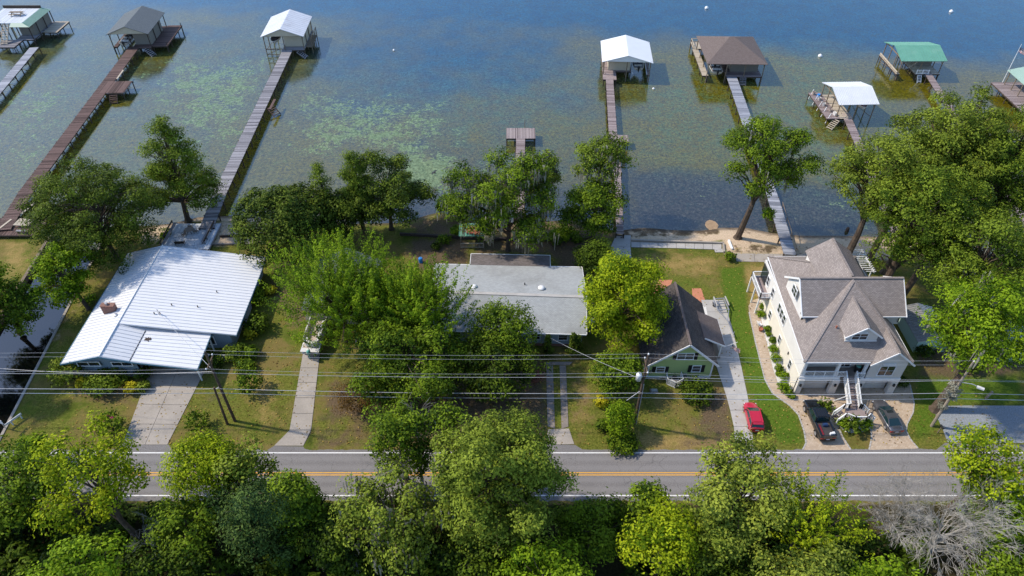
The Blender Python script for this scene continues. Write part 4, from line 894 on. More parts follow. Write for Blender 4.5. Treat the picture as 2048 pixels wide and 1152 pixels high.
# side balcony at the back left and pergola
mb = MB(); mb.bx(34.9, 36.4, 72.6, 77.4, 2.8, 3.0); wp(mb, "balcony_floor", 'wood_pinkgrey', hs)
mb = MB(); rail(mb, (34.95, 72.7, 3.0), (34.95, 77.3, 3.0)); rail(mb, (34.95, 72.7, 3.0), (36.3, 72.7, 3.0)); rail(mb, (34.95, 77.3, 3.0), (36.3, 77.3, 3.0)); wp(mb, "balcony_railing", 'white_paint', hs)
for y in (72.75, 75, 77.25): mb = MB(); mb.bar((34.98, y, 0), (34.98, y, 2.9), .18); wp(mb, "balcony_post", 'white_paint', hs)
mb = MB(); mb.bx(36.2, 36.33, 75.3, 77.3, 3.1, 5.6); wp(mb, "balcony_screen", 'glass', hs)
pg = thing("pergola", "white slatted pergola behind the beige house near the beach", "pergola", (50.9, 80.6, 0))
for x in (-1.7, 2.1):
    for y in (-2, 2.4): mb = MB(); mb.bar((x, y, 0), (x, y, 3.0), .15); mb.build("post", 'white_paint', pg)
for x in (-1.9, 2.25): mb = MB(); mb.bar((x, -2.5, 3.05), (x, 2.8, 3.05), .12, .22); mb.build("beam", 'white_paint', pg)
for k in range(13): mb = MB(); mb.bar((-2.2, -2.4 + .42 * k, 3.2), (2.5, -2.4 + .42 * k, 3.2), .1, .08); mb.build("slat", 'white_paint', pg)
mb = MB(); mb.bx(49.0, 51.2, 74.5, 78.0, 0, 3.6); wp(mb, "rear_wing_wall", 'beige_siding', hs)
mb = MB(); mb.slab([(48.9, 78.3, 5.0), (48.9, 73.5, 5.0), (51.6, 73.5, 3.6), (51.6, 78.3, 3.6)], .12); wp(mb, "rear_wing_roof", T, hs)
gr = thing("grill", "round barbecue with teal cover on the beige house porch", "grill", (43.75, 59.2, 3.0))
mb = MB(); mb.lathe((0, 0, 0), [(.3, 0), (.32, .6), (.45, .75), (.46, .95), (.3, 1.12), (.05, 1.18)], 12); mb.build("kettle", 'black_plastic', gr, True)
mb = MB(); mb.lathe((0, 0, 1.0), [(.36, 0), (.34, .12), (.2, .2), (.03, .22)], 12); mb.build("lid", 'copper_green', gr, True)

# ---------------------------------------------------------------- sheds and half hidden houses
def shed(name, label, cat, x0, x1, y0, y1, ze, zr, wallm, roofm, ridge='y', ribbed=True):
    o = thing(name, label, cat, ((x0 + x1) / 2, (y0 + y1) / 2, 0))
    xm, ym = (x0 + x1) / 2, (y0 + y1) / 2; ov = .3
    if ridge == 'y':
        q1 = [(xm, y0 - ov, zr), (xm, y1 + ov, zr), (x0 - ov, y1 + ov, ze), (x0 - ov, y0 - ov, ze)]; q2 = [(xm, y1 + ov, zr), (xm, y0 - ov, zr), (x1 + ov, y0 - ov, ze), (x1 + ov, y1 + ov, ze)]
        gab = [[(x0, y0, 0), (x1, y0, 0), (x1, y0, ze), (xm, y0, zr - .15), (x0, y0, ze)], [(x1, y1, 0), (x0, y1, 0), (x0, y1, ze), (xm, y1, zr - .15), (x1, y1, ze)]]
        sid = [(x0, x0 + .12, y0 + .1, y1 - .1), (x1 - .12, x1, y0 + .1, y1 - .1)]
    else:
        q1 = [(x1 + ov, ym, zr), (x0 - ov, ym, zr), (x0 - ov, y0 - ov, ze), (x1 + ov, y0 - ov, ze)]; q2 = [(x0 - ov, ym, zr), (x1 + ov, ym, zr), (x1 + ov, y1 + ov, ze), (x0 - ov, y1 + ov, ze)]
        gab = [[(x1, y0, 0), (x1, y1, 0), (x1, y1, ze), (x1, ym, zr - .15), (x1, y0, ze)], [(x0, y1, 0), (x0, y0, 0), (x0, y0, ze), (x0, ym, zr - .15), (x0, y1, ze)]]
        sid = [(x0 + .1, x1 - .1, y0, y0 + .12), (x0 + .1, x1 - .1, y1 - .12, y1)]
    for q in (q1, q2):
        mb = MB(); mb.slab(q, .08); r_ = wp(mb, "roof_slope", roofm, o)
        if ribbed: mb = MB(); ribs(mb, q[0], q[1], q[3], q[2], .35, .1, .1); wp(mb, "roof_seams", roofm, o, r_, kind="stuff")
    for g in gab: mb = MB(); mb.slab(g, .12); wp(mb, "gable_wall", wallm, o)
    for s_ in sid: mb = MB(); mb.bx(*s_, 0, ze - .02); wp(mb, "wall", wallm, o)
    return o
o = shed("shed", "small mint green shed with grey corrugated roof under the big cypress", "shed", 54.6, 58.8, 65.2, 71.2, 2.3, 3.1, 'mint_siding', 'steel')
o = shed("house", "low house with corrugated metal roof behind the leaning utility pole", "house", 63.5, 72, 63.5, 69, 2.4, 3.4, 'mint_siding', 'steel', 'x')
o = shed("house", "blue-grey roofed house hidden under the bright green tree", "house", -29, -19.5, 70.5, 80.5, 3.0, 5.6, 'cream_boards', 'shingle_slate', 'y', False)
gz = thing("gazebo", "open gazebo with green metal roof littered with dead leaves", "gazebo", (-6.3, 89.0, 0))
for q in ([(2.0, 0, 3.1), (-2.0, 0, 3.1), (-2.0, -1.65, 2.5), (2.0, -1.65, 2.5)], [(-2.0, 0, 3.1), (2.0, 0, 3.1), (2.0, 1.65, 2.5), (-2.0, 1.65, 2.5)]):
    mb = MB(); mb.slab(q, .06); r_ = mb.build("roof_slope", 'green_roof', gz); mb = MB(); ribs(mb, q[0], q[1], q[3], q[2], .4, .06, .06); mb.build("roof_seams", 'green_roof', r_, kind="stuff")
for x in (-1.8, 1.8):
    for y in (-1.4, 1.4): mb = MB(); mb.bar((x, y, 0), (x, y, 2.55), .14); mb.build("post", 'wood_post', gz)
for x in (-1.8, 1.8): mb = MB(); mb.bar((x, -1.45, 2.5), (x, 1.45, 2.5), .1, .18); mb.build("beam", 'wood_post', gz)
mb = MB(); rail(mb, (-1.8, -1.45, 0), (1.8, -1.45, 0), .9, 1.8, .2, .08, .05); mb.build("railing", 'wood_pale', gz)
mb = MB(); mb.bx(-1.6, 1.6, .9, 1.3, .42, .48); mb.bx(-1.6, 1.6, 1.3, 1.36, .48, .95); mb.build("bench", 'wood_dark', gz)
mb = MB()
for k in range(130):
    x = random.gauss(.3, .75); y = -abs(random.gauss(.7, .4))
    if abs(x) < 1.9 and y > -1.55: mb.box((x, y, 3.1 + y * .364 + .05), (.22, .16, .03), random.uniform(0, 6), t=random.random())
tag(mb.build("leaf_litter", 'terracotta_pot'), "reddish dead leaves lying on the green gazebo roof", "leaves").location = gz.location

# ================================================================== DOCKS, BOATHOUSES, BOATS
mb = MB(); mb.tube([(0, 0, 0), (0, 0, 1)], 1.0, 7); PILE = mb.mesh("piling"); PILE.materials.append(MATS['wood_dark'])
mb = MB(); mb.tube([(0, 0, 0), (0, 0, 1)], 1.0, 7); PILE2 = mb.mesh("piling"); PILE2.materials.append(MATS['wood_post'])
def pile(parent, x, y, z0, z1, r=.11, me=None, name="piling"):
    return link(name, me or PILE, None, parent, (x, y, z0), None, (r, r, z1 - z0))
def boards(mb, a, b, width, z, bw=.17, gap=.03, th=.05, jig=.04):
    a, b = Vector((a[0], a[1], 0)), Vector((b[0], b[1], 0)); L = (b - a).length; d = (b - a).normalized(); n = Vector((-d.y, d.x, 0))
    k = max(1, int(L / (bw + gap))); st = L / k
    for i in range(k):
        c = a + d * (st * (i + .5)); w = width + random.uniform(-jig, jig)
        p0, p1 = c - d * (st - gap) / 2, c + d * (st - gap) / 2; zz = z + random.uniform(-.008, .008)
        q = [p0 - n * w / 2, p0 + n * w / 2, p1 + n * w / 2, p1 - n * w / 2]
        q.reverse()
        vs = [(p_.x, p_.y, zz - th) for p_ in q] + [(p_.x, p_.y, zz) for p_ in q]
        mb.add(vs, [(0, 3, 2, 1), (4, 5, 6, 7), (0, 1, 5, 4), (1, 2, 6, 5), (2, 3, 7, 6), (3, 0, 4, 7)], random.random())
def dock(label, pts, width, z, mat, step=3.2, brace=True, pr=.11, z_shore=None, name="dock", sub='wood_dark'):
    root = thing(name, label, "dock", (pts[0][0], pts[0][1], 0)); off = Vector((pts[0][0], pts[0][1]))
    P_ = [Vector(p) - off for p in pts]; mb = MB()
    W_ = width if hasattr(width, '__len__') else [width] * (len(P_) - 1)
    for i in range(len(P_) - 1): boards(mb, P_[i], P_[i + 1], W_[i], z)
    mb.build("deck_boards", mat, root, kind="stuff")
    for i in range(len(P_) - 1):
        a, b = P_[i], P_[i + 1]; d = (b - a).normalized(); n = Vector((-d.y, d.x)); w = W_[i]
        for s in (-1, 1):
            e = n * s * (w / 2 - .12); m2 = MB(); m2.bar((a.x + e.x, a.y + e.y, z - .17), (b.x + e.x, b.y + e.y, z - .17), .07, .22); m2.build("stringer", sub, root)
        L = (b - a).length; k = max(1, int(L / step))
        for j in range(k + (1 if i == len(P_) - 2 else 0)):
            c = a + d * (L * j / k)
            for s in (-1, 1):
                e = n * s * (w / 2 + .02); pile(root, c.x + e.x, c.y + e.y, -2.6, z - .02 + random.uniform(0, .08), pr)
            e = n * (w / 2 + .05); m2 = MB(); m2.bar((c.x - e.x, c.y - e.y, z - .36), (c.x + e.x, c.y + e.y, z - .36), .1, .16)
            if brace and j % 2 == 0: m2.bar((c.x - e.x, c.y - e.y, z - .5), (c.x + e.x, c.y + e.y, LAKE_Z + .1), .05, .12)
            m2.build("cap_beam", sub, root)
    return root
def steps(root, a, b, n, w, mat='wood_grey'):
    a, b = Vector(a), Vector(b); d = (b - a); dh = Vector((d.x, d.y, 0)).normalized(); s = Vector((-dh.y, dh.x, 0))
    for i in range(n):
        c = a.lerp(b, (i + .5) / n); m2 = MB(); m2.box(c, (.24, w, .05), math.atan2(dh.y, dh.x), t=random.random()); m2.build("step", mat, root)
    for sg in (-1, 1): m2 = MB(); m2.bar(a + s * sg * w / 2 - Vector((0, 0, .1)), b + s * sg * w / 2 - Vector((0, 0, .1)), .06, .22); m2.build("stringer", mat, root)

D_A = dock("pale grey dock leading to the boathouse with a rooftop deck", [(-105.5, 96), (-108.6, 138), (-111.6, 160)], 2.0, .9, 'wood_bluegrey')
D_B = dock("long dark brown plank dock leading to the slate shingled boathouse", [(-82.6, 91), (-84.2, 101.9), (-88.4, 160.4)], 2.5, .9, 'wood_brown')
D_C = dock("long weathered grey plank dock leading to the old white metal boathouse", [(-49.7, 91.5), (-50.5, 101.9), (-52.1, 158.4)], 2.3, .9, 'wood_grey')
D_E = dock("narrow pinkish grey dock leading to the plain white roofed boathouse", [(17.4, 90), (18.9, 107.7), (19.5, 118.1), (19.5, 120.9), (21.0, 141.8), (21.4, 146.5)], [1.2, 1.5, 1.9, 1.6, 1.6], .9, 'wood_pinkgrey')
D_F = dock("blue-grey dock leading to the brown hip roofed boathouse", [(43.3, 84.8), (44.75, 100), (46.5, 124.3), (47.9, 145)], [1.9, 1.8, 2.2, 2.0], .9, 'wood_bluegrey')
D_G = dock("dark weathered dock leading to the boathouse with a red and white boat", [(61.9, 89), (65.35, 114.2), (67.2, 129)], 1.6, .9, 'wood_pinkgrey')
D_H = dock("pinkish dock leading to the green metal boathouse", [(84.5, 92), (90.1, 137.4), (91.7, 148.5)], 1.5, .9, 'wood_pinkgrey')
D_I = dock("dock at the far right leading to the faded green boathouse", [(100, 92), (108.2, 131)], 1.5, .9, 'wood_pinkgrey')
D_D = dock("short pale dock ending in a T shaped platform beyond the mossy tree", [(1.2, 95.5), (1.65, 119.3)], 1.7, .9, 'wood_pinkgrey')
mb = MB(); boards(mb, (-2.3, 25.75), (3.3, 25.75), 3.9, .92); mb.build("platform_boards", 'wood_pinkgrey', D_D, kind="stuff")
for x in (-2.2, .5, 3.2):
    for y in (23.9, 27.5): pile(D_D, x, y, -2.5, .9)
m2 = MB(); m2.bar((-2.3, 23.85, .72), (3.3, 23.85, .72), .1, .25); m2.bar((-2.3, 27.65, .72), (3.3, 27.65, .72), .1, .25); m2.build("platform_beam", 'wood_dark', D_D)
pile(D_D, 1.3, 27.9, .5, 2.6, .05, PILE2, "marker_post")
# brown dock side platform
pf = Vector((-85.2, 140.1)) - Vector((-82.6, 91))
mb = MB(); boards(mb, (pf.x - 2.2, pf.y), (pf.x + 3.4, pf.y + .3), 5.3, .93); mb.build("platform_boards", 'wood_brown', D_B, kind="stuff")
for dx in (-2, .8, 3.3):
    for dy in (-2.5, 0, 2.6): pile(D_B, pf.x + dx, pf.y + dy, -2.5, .9)
m2 = MB(); m2.bar((pf.x - 2.2, pf.y - 2.7, .72), (pf.x + 3.4, pf.y - 2.5, .72), .1, .25); m2.bar((pf.x - 2.2, pf.y + 2.7, .72), (pf.x + 3.4, pf.y + 2.9, .72), .1, .25); m2.build("platform_beam", 'wood_dark', D_B)
steps(D_B, (pf.x + 1.4, pf.y - 2.9, .75), (pf.x + 1.6, pf.y - 4.3, -.6), 5, 1.5, 'wood_brown')
m2 = MB(); m2.bar((pf.x - .1, pf.y + 3.2, 1.3), (pf.x - .4, pf.y + 7.4, 1.3), .3, .06); m2.bar((pf.x - .1, pf.y + 3.2, .9), (pf.x - .1, pf.y + 3.2, 1.3), .12); m2.bar((pf.x - .4, pf.y + 7.4, .9), (pf.x - .4, pf.y + 7.4, 1.3), .12); m2.build("bench_seat", 'wood_pale', D_B)
pc = Vector((-48.9, 132)) - Vector((-49.7, 91.5)); steps(D_C, (pc.x - .6, pc.y, .8), (pc.x + .9, pc.y - 1.2, -.5), 5, 1.6, 'wood_brown')
m2 = MB(); m2.bx(pc.x - .3, pc.x + .2, pc.y - 2.0, pc.y + 2.2, 1.25, 1.33); m2.bx(pc.x - .2, pc.x + .1, pc.y - 1.8, pc.y - 1.6, .9, 1.26); m2.bx(pc.x - .2, pc.x + .1, pc.y + 1.8, pc.y + 2, .9, 1.26); m2.build("bench_seat", 'wood_brown', D_C)
# T landing on dock E, side pad with covered craft on dock F
mb = MB(); boards(mb, (1.2, 29.3), (4.9, 29.3), 2.5, .93); mb.build("platform_boards", 'wood_pinkgrey', D_E, kind="stuff")
for x in (1.4, 4.7): pile(D_E, x, 28.2, -2.5, .9); pile(D_E, x, 30.4, -2.5, .9)
mb = MB(); boards(mb, (3.9, 39.8), (6.8, 39.8), 3.4, .93); mb.build("platform_boards", 'wood_bluegrey', D_F, kind="stuff")
for x in (4.2, 6.6): pile(D_F, x, 38.3, -2.5, .9); pile(D_F, x, 41.3, -2.5, .9)
m2 = MB()
for t_ in (.05, .3, .55, .8): m2.bar((0.0 + 1.45 * t_ + .95, 15.2 * t_, .9), (1.45 * t_ + .95, 15.2 * t_, 1.7), .09)
m2.bar((.95, 0, 1.7), (2.2, 12.8, 1.7), .08); m2.build("hand_rail", 'wood_post', D_F)

def boathouse(label, c, w, d, rz, ze, zr, ridge, roofm, postm=PILE2, ov=.5, hip=False, deck=.9, seam=0, gable=None, posts_x=3, posts_y=4):
    """local frame: centre of the roof at the origin, x across, y into the lake"""
    o = thing("boathouse", label, "boathouse", (c[0], c[1], 0), rz); X, Y = w / 2, d / 2
    roofs = []
    if hip: 
        A_, B2 = (-.5, 1.2, zr), (.5, 1.2, zr)
        roofs = [[(-X, -Y, ze), (X, -Y, ze), B2, A_], [(X, -Y, ze), (X, Y, ze), B2], [(X, Y, ze), (-X, Y, ze), A_, B2], [(-X, Y, ze), (-X, -Y, ze), A_]]
    elif ridge == 'y': roofs = [[(0, -Y, zr), (0, Y, zr), (-X, Y, ze), (-X, -Y, ze)], [(0, Y, zr), (0, -Y, zr), (X, -Y, ze), (X, Y, ze)]]
    else: roofs = [[(X, 0, zr), (-X, 0, zr), (-X, -Y, ze), (X, -Y, ze)], [(-X, 0, zr), (X, 0, zr), (X, Y, ze), (-X, Y, ze)]]
    for q in roofs:
        mb = MB(); mb.slab(q, .1); r_ = mb.build("roof_slope", roofm, o)
        if seam and len(q) == 4: mb = MB(); ribs(mb, q[0], q[1], q[3], q[2], seam, .05, .05); mb.build("roof_seams", roofm, r_, kind="stuff")
    if gable:
        ends = ([[(-X + ov, s * (Y - .25), ze + .02), (X - ov, s * (Y - .25), ze + .02), (0, s * (Y - .25), zr - .15)] for s in (-1, 1)] if ridge == 'y' else
                [[(s * (X - .25), -Y + ov, ze + .02), (s * (X - .25), Y - ov, ze + .02), (s * (X - .25), 0, zr - .15)] for s in (-1, 1)])
        for g in ends: mb = MB(); mb.slab(g, .08); mb.build("gable_wall", gable, o)
    for i in range(posts_x):
        for j in range(posts_y):
            if 0 < i < posts_x - 1 and 0 < j < posts_y - 1 and posts_x > 3: continue
            x = -X + ov + (w - 2 * ov) * i / (posts_x - 1); y = -Y + ov + (d - 2 * ov) * j / (posts_y - 1)
            f = 0 if hip and (i, j) else 0
            zt = ze - .02
            if not hip: zt = ze + (zr - ze) * (1 - abs(x) / X if ridge == 'y' else 1 - abs(y) / Y) - .06
            else: zt = ze + .1 if (i in (0, posts_x - 1) or j in (0, posts_y - 1)) else ze + .8
            pile(o, x, y, -2.6, zt, .11, postm, "post")
    for s in (-1, 1):
        mb = MB(); mb.bar((s * (X - ov), -Y + .2, ze - .02), (s * (X - ov), Y - .2, ze - .02), .1, .22); mb.bar((-X + .2, s * (Y - ov), ze - .0), (X - .2, s * (Y - ov), ze - .0), .1, .22); mb.build("beam", 'wood_post', o)
        mb = MB(); mb.bar((s * (X - ov), -Y + ov, ze - 1.1), (s * (X - ov), -Y + ov + 1.1, ze - .1), .08); mb.bar((s * (X - ov), -Y + ov, deck - .1), (s * (X - ov), Y - ov, LAKE_Z + .2), .06, .1); mb.build("brace", 'wood_post', o)
    return o
def pad(o, x0, x1, y0, y1, z=.9, mat='wood_pinkgrey', npile=True):
    mb = MB(); boards(mb, ((x0 + x1) / 2, y0), ((x0 + x1) / 2, y1), x1 - x0, z); mb.build("deck_boards", mat, o, kind="stuff")
    m2 = MB(); m2.bar((x0 + .05, y0, z - .18), (x0 + .05, y1, z - .18), .08, .26); m2.bar((x1 - .05, y0, z - .18), (x1 - .05, y1, z - .18), .08, .26); m2.bar((x0, y0 + .04, z - .185), (x1, y0 + .04, z - .185), .08, .26); m2.build("deck_beam", 'wood_dark', o)
    if npile:
        n = max(1, int((y1 - y0) / 3))
        for j in range(n + 1):
            for x in (x0 + .15, x1 - .15): pile(o, x, y0 + .15 + (y1 - y0 - .3) * j / n, -2.6, z - .06, .1)
def room(o, x0, x1, y0, y1, z0, z1, mat):
    mb = MB(); mb.bx(x0, x1, y0, y0 + .1, z0, z1); mb.bx(x0, x1, y1 - .1, y1, z0, z1); mb.bx(x0, x0 + .1, y0 + .1, y1 - .1, z0, z1); mb.bx(x1 - .1, x1, y0 + .1, y1 - .1, z0, z1); mb.build("wall", mat, o)
def boat(label, x, y, z, rz, L=6.0, W_=2.2, hull='boat_white', deckm='boat_red', motor=True, cover=False, group=None):
    o = thing("boat", label, "boat", (x, y, z), rz, group)     # bow towards local +y
    st = [(-L / 2, .86, .12), (-L / 4, .98, .02), (0, 1.0, 0), (L / 4, .82, .06), (L * .4, .45, .25), (L / 2, .04, .55)]
    vs = []; fs = []
    for yy, k, zz in st:
        w = W_ / 2 * k; vs += [(-w, yy, .95 + zz * .25), (-w * .82, yy, .45 + zz * .6), (0, yy, .05 + zz), (w * .82, yy, .45 + zz * .6), (w, yy, .95 + zz * .25)]
    for i in range(5):
        for k in range(4): fs.append((i * 5 + k, i * 5 + k + 1, i * 5 + k + 6, i * 5 + k + 5))
    fs.append((4, 3, 2, 1, 0)); mb = MB(); mb.add(vs, fs); mb.build("hull", hull, o, True)
    inner = [(-v[0] * .0 + v[0] * .86, v[1] * .96, .82 + .02 * i) for i, v in enumerate([vs[k * 5] for k in range(6)])]
    outer = [(vs[k * 5 + 4][0] * .86, vs[k * 5 + 4][1] * .96, .82 + .02 * k) for k in range(6)]
    mb = MB(); mb.add(inner + outer, [(k, k + 6, k + 7, k + 1) for k in range(5)]); mb.build("deck", deckm if not cover else 'canvas_tan', o)
    mb = MB(); mb.tube([vs[k * 5] for k in range(6)] + [vs[k * 5 + 4] for k in range(5, -1, -1)], .06, 5); mb.build("gunwale", hull, o)
    for q in ((-W_ * .36, W_ * .36, -L * .36, -L * .28, .8, 1.15), (-W_ * .36, -W_ * .08, -L * .08, .1, .8, 1.1), (W_ * .08, W_ * .36, -L * .08, .1, .8, 1.1)): mb = MB(); mb.bx(*q); mb.build("seat", 'boat_white', o)
    mb = MB(); mb.slab([(-W_ * .42, L * .08, .95), (W_ * .42, L * .08, .95), (W_ * .34, L * .02, 1.4), (-W_ * .34, L * .02, 1.4)], .03); mb.build("windshield", 'glass', o)
    if motor:
        mb = MB(); mb.lathe((0, -L / 2 - .3, .8), [(.1, -.7), (.16, 0), (.26, .15), (.28, .5), (.16, .66), (.03, .7)], 8); mb.bx(-.08, .08, -L / 2 - .2, -L / 2 + .05, .7, .85); mb.build("motor", 'black_plastic', o, True)
    return o
# --- a: boathouse with a roof terrace
o = thing("boathouse", "boathouse with a flat roof terrace edged in green metal and an outdoor stair", "boathouse", (-119.5, 169.5, 0))
mb = MB(); boards(mb, (-5.0, .2), (4.3, .2), 9.0, 4.5); mb.build("roof_deck", 'deck_paint', o, kind="stuff")
for q in ([(4.2, -4.4, 4.62), (6.0, -5.3, 3.95), (6.0, 5.6, 3.95), (4.2, 4.8, 4.62)], [(-5, 4.8, 4.62), (4.2, 4.8, 4.62), (6.0, 5.6, 3.95), (-6, 5.6, 3.95)], [(1.6, -4.4, 4.62), (1.3, -5.3, 3.95), (6.0, -5.3, 3.95), (4.2, -4.4, 4.62)], [(-6, -5.3, 3.95), (-1.2, -5.3, 3.95), (-1.2, -4.4, 4.62), (-5, -4.4, 4.62)]):
    n_ = (Vector(q[1]) - Vector(q[0])).cross(Vector(q[2]) - Vector(q[0]))
    if n_.z < 0: q.reverse()
    mb = MB(); mb.slab(q, .06); r_ = mb.build("skirt_roof", 'green_roof_faded', o)
mb = MB()
for k in range(22): y = -5.1 + .48 * k; mb.bar((4.2, max(-4.4, min(4.8, y)), 4.66), (6.0, y, 3.99), .06)
mb.build("roof_seams", 'green_roof', o, kind="stuff")
mb = MB(); mb.bx(-5, 4.2, 4.75, 4.95, 4.5, 5.15); mb.build("parapet", 'wood_dark', o); mb = MB(); mb.bar((-5, -4.6, 4.7), (-1.2, -4.6, 4.7), .15, .3); mb.build("parapet", 'wood_dark', o)
for x in (-5.5, -2, 1.5, 5.6):
    for y in (-5.0, -1.7, 1.7, 5.2): pile(o, x, y, -2.6, 4.0, .12, PILE, "post")
pad(o, 1.5, 5.7, -5.2, 5.4, .9, 'wood_grey'); pad(o, 5.75, 9.2, -1.0, 5.6, .9, 'wood_pale')
room(o, 1.6, 5.2, -2.6, 5.0, .95, 3.9, 'grey_boards')
steps(o, (.1, -4.2, 4.4), (.1, -8.0, .95), 13, 1.5, 'wood_pale')
m2 = MB(); m2.bar((-.8, -4.2, 5.3), (-.8, -8.0, 1.9), .1, .18); m2.build("stair_rail", 'white_paint', o)
pad(o, -1.2, 3.2, -9.5, -5.3, .9, 'wood_grey')
boat("small skiff hanging in the rooftop-deck boathouse", -123, 164.6, .6, 0, 5.5, 2.1, deckm='interior')
pt = thing("picnic_table", "grey wooden picnic table on the boathouse roof terrace", "table", (-118.9, 169.9, 4.52))
mb = MB(); mb.bx(-1.5, 1.5, -.42, .42, .74, .8); mb.build("tabletop", 'wood_post', pt)
for s in (-1, 1): mb = MB(); mb.bx(-1.5, 1.5, s * .8 - .15, s * .8 + .15, .44, .5); mb.build("bench", 'wood_post', pt)
for x in (-1.1, 1.1):
    mb = MB(); mb.bar((x, -.8, 0), (x, .35, .76), .1); mb.bar((x, .8, 0), (x, -.35, .76), .1); mb.bar((x, -.85, .42), (x, .85, .42), .08); mb.build("leg", 'wood_post', pt)
# --- b: slate shingle
o = boathouse("boathouse with slate grey shingle gable roof and side sun deck", (-89.0, 166.0), 9.6, 12.6, R(3), 4.1, 5.9, 'y', 'shingle_slate', PILE, gable='cream_boards')
pad(o, 0.1, 4.4, -6.3, 6.0, .9, 'wood_brown'); pad(o, 4.45, 7.9, -5.6, 6.4, .9, 'wood_brown'); pad(o, -4.5, -3.6, -5.6, 6, .9, 'wood_brown')
room(o, .4, 4.2, -4.6, 3.5, .95, 4.05, 'grey_boards'); steps(o, (3.0, -6.2, .8), (5.0, -7.4, -.6), 6, 1.3, 'wood_grey')
for k in range(5): pile(o, 7.8, -5.3 + 2.8 * k, -2.6, 1.7 if k in (0, 4) else .95, .09)
boat("silver pontoon boat hanging under the slate roofed boathouse", -90.9, 163.9, .7, R(3), 6.5, 2.3, 'boat_white', 'interior')
# --- c: old white metal
o = boathouse("boathouse with rusty seamed old white metal gable roof", (-52.9, 164.2), 9.8, 11.6, R(2), 4.1, 5.9, 'y', 'white_roof_old', PILE2, gable='cream_boards', seam=.9)
pad(o, -.6, 4.5, -5.7, 5.6, .9, 'wood_grey'); room(o, -.2, 4.3, -3.9, 5.2, .95, 4.05, 'cream_boards')
steps(o, (3.0, -5.8, .8), (4.9, -6.4, -.6), 6, 1.4, 'wood_grey')
for k in range(4): pile(o, 6.0, -4.0 + 2.2 * k, -2.6, 2.9, .09, PILE2)
m2 = MB(); rail(m2, (6.0, -4, .9), (6.0, 2.6, .9), 1.9, 2.2, .8, .08, .06); m2.bx(4.5, 6.1, -4.1, 2.7, .8, .88); m2.build("side_rack", 'wood_post', o)
m2 = MB(); m2.bar((-4.5, -5.3, 1.0), (-.6, -5.3, 1.0), .12, .2); m2.bar((-4.5, -5.3, -.3), (-.6, -5.3, -.3), .1, .14); m2.bar((-4.5, -5.3, -.3), (-1.2, -5.3, 1.0), .1); m2.build("front_brace", 'wood_post', o)
boat("white hulled runabout hanging in the old white metal boathouse", -55.3, 162.2, 1.6, R(182), 6.2, 2.3, 'boat_white', 'interior')
# --- e: plain white
o = boathouse("boathouse with clean bright white metal gable roof", (25.3, 151.0), 11.0, 10.8, R(-3.5), 3.9, 5.45, 'y', 'white_roof', PILE2, gable='white_paint')
pad(o, -5.1, -2.2, -7.6, 5.0, .9, 'wood_pinkgrey'); pad(o, -2.2, 1.2, -3.4, 5.0, .9, 'wood_pinkgrey'); pad(o, 4.6, 5.2, -4.8, 5, .9, 'wood_pinkgrey')
room(o, -3.9, .9, -3.0, 4.6, .95, 3.85, 'cream_boards')
boat("speedboat with outboard motor parked under the bright white roof", 28.0, 150.6, .9, R(-3.5), 6.4, 2.4, 'boat_white', 'boat_blue')
m2 = MB(); m2.bar((1.4, -4.9, 1.1), (1.4, 5, 1.1), .12); m2.bar((4.5, -4.9, 1.1), (4.5, 5, 1.1), .12); m2.build("lift_cradle", 'white_paint', o)
# --- f: brown hip
o = boathouse("large boathouse with brown shingle hip roof and rear sun deck", (48.7, 152.0), 13.0, 14.4, R(-1.5), 3.9, 6.4, 'y', 'shingle_brown', PILE2, hip=True, posts_x=4, posts_y=4)
pad(o, -1.8, 6.0, -6.8, 6.6, .9, 'wood_pinkgrey'); pad(o, -6.9, -5.6, -6.6, 7, .9, 'wood_pale'); pad(o, -6.7, 2.4, 7.1, 11.0, .9, 'wood_pale')
room(o, -.6, 5.4, -4.6, 6.2, .95, 3.9, 'grey_boards')
for x in (-6.6, 2.2): pile(o, x, 10.9, -2.4, 1.6, .14, PILE2)
m2 = MB(); rail(m2, (-6.6, 10.9, .9), (2.2, 10.9, .9), .8, 2.2, 9, .1); rail(m2, (-6.6, 7.2, .9), (-6.6, 10.9, .9), .8, 1.9, 9, .1); m2.build("deck_rail", 'wood_pale', o)
steps(o, (1.9, -6.9, .8), (1.9, -8.0, -.6), 5, 1.3, 'wood_grey')
boat("black and white motorboat backed into the brown hip roofed boathouse", 44.9, 149.2, .8, R(-1.5), 7.0, 2.6, 'boat_white', 'interior')
tr_ = thing("jet_ski", "jet ski under a dark cover on the side pad of the blue-grey dock", "jet ski", (48.6, 125.6, 0.95), R(70))
mb = MB(); mb.lathe((0, 0, 0), [(.3, 0), (.55, .25), (.5, .6), (.25, .95), (.05, 1.0)], 10); oo = mb.build("cover", 'interior', tr_, True); oo.scale = (1, 2.0, 1)
mb = MB(); mb.bx(-.5, .5, -1.1, 1.1, -.02, .14); mb.build("cradle", 'white_paint', tr_)
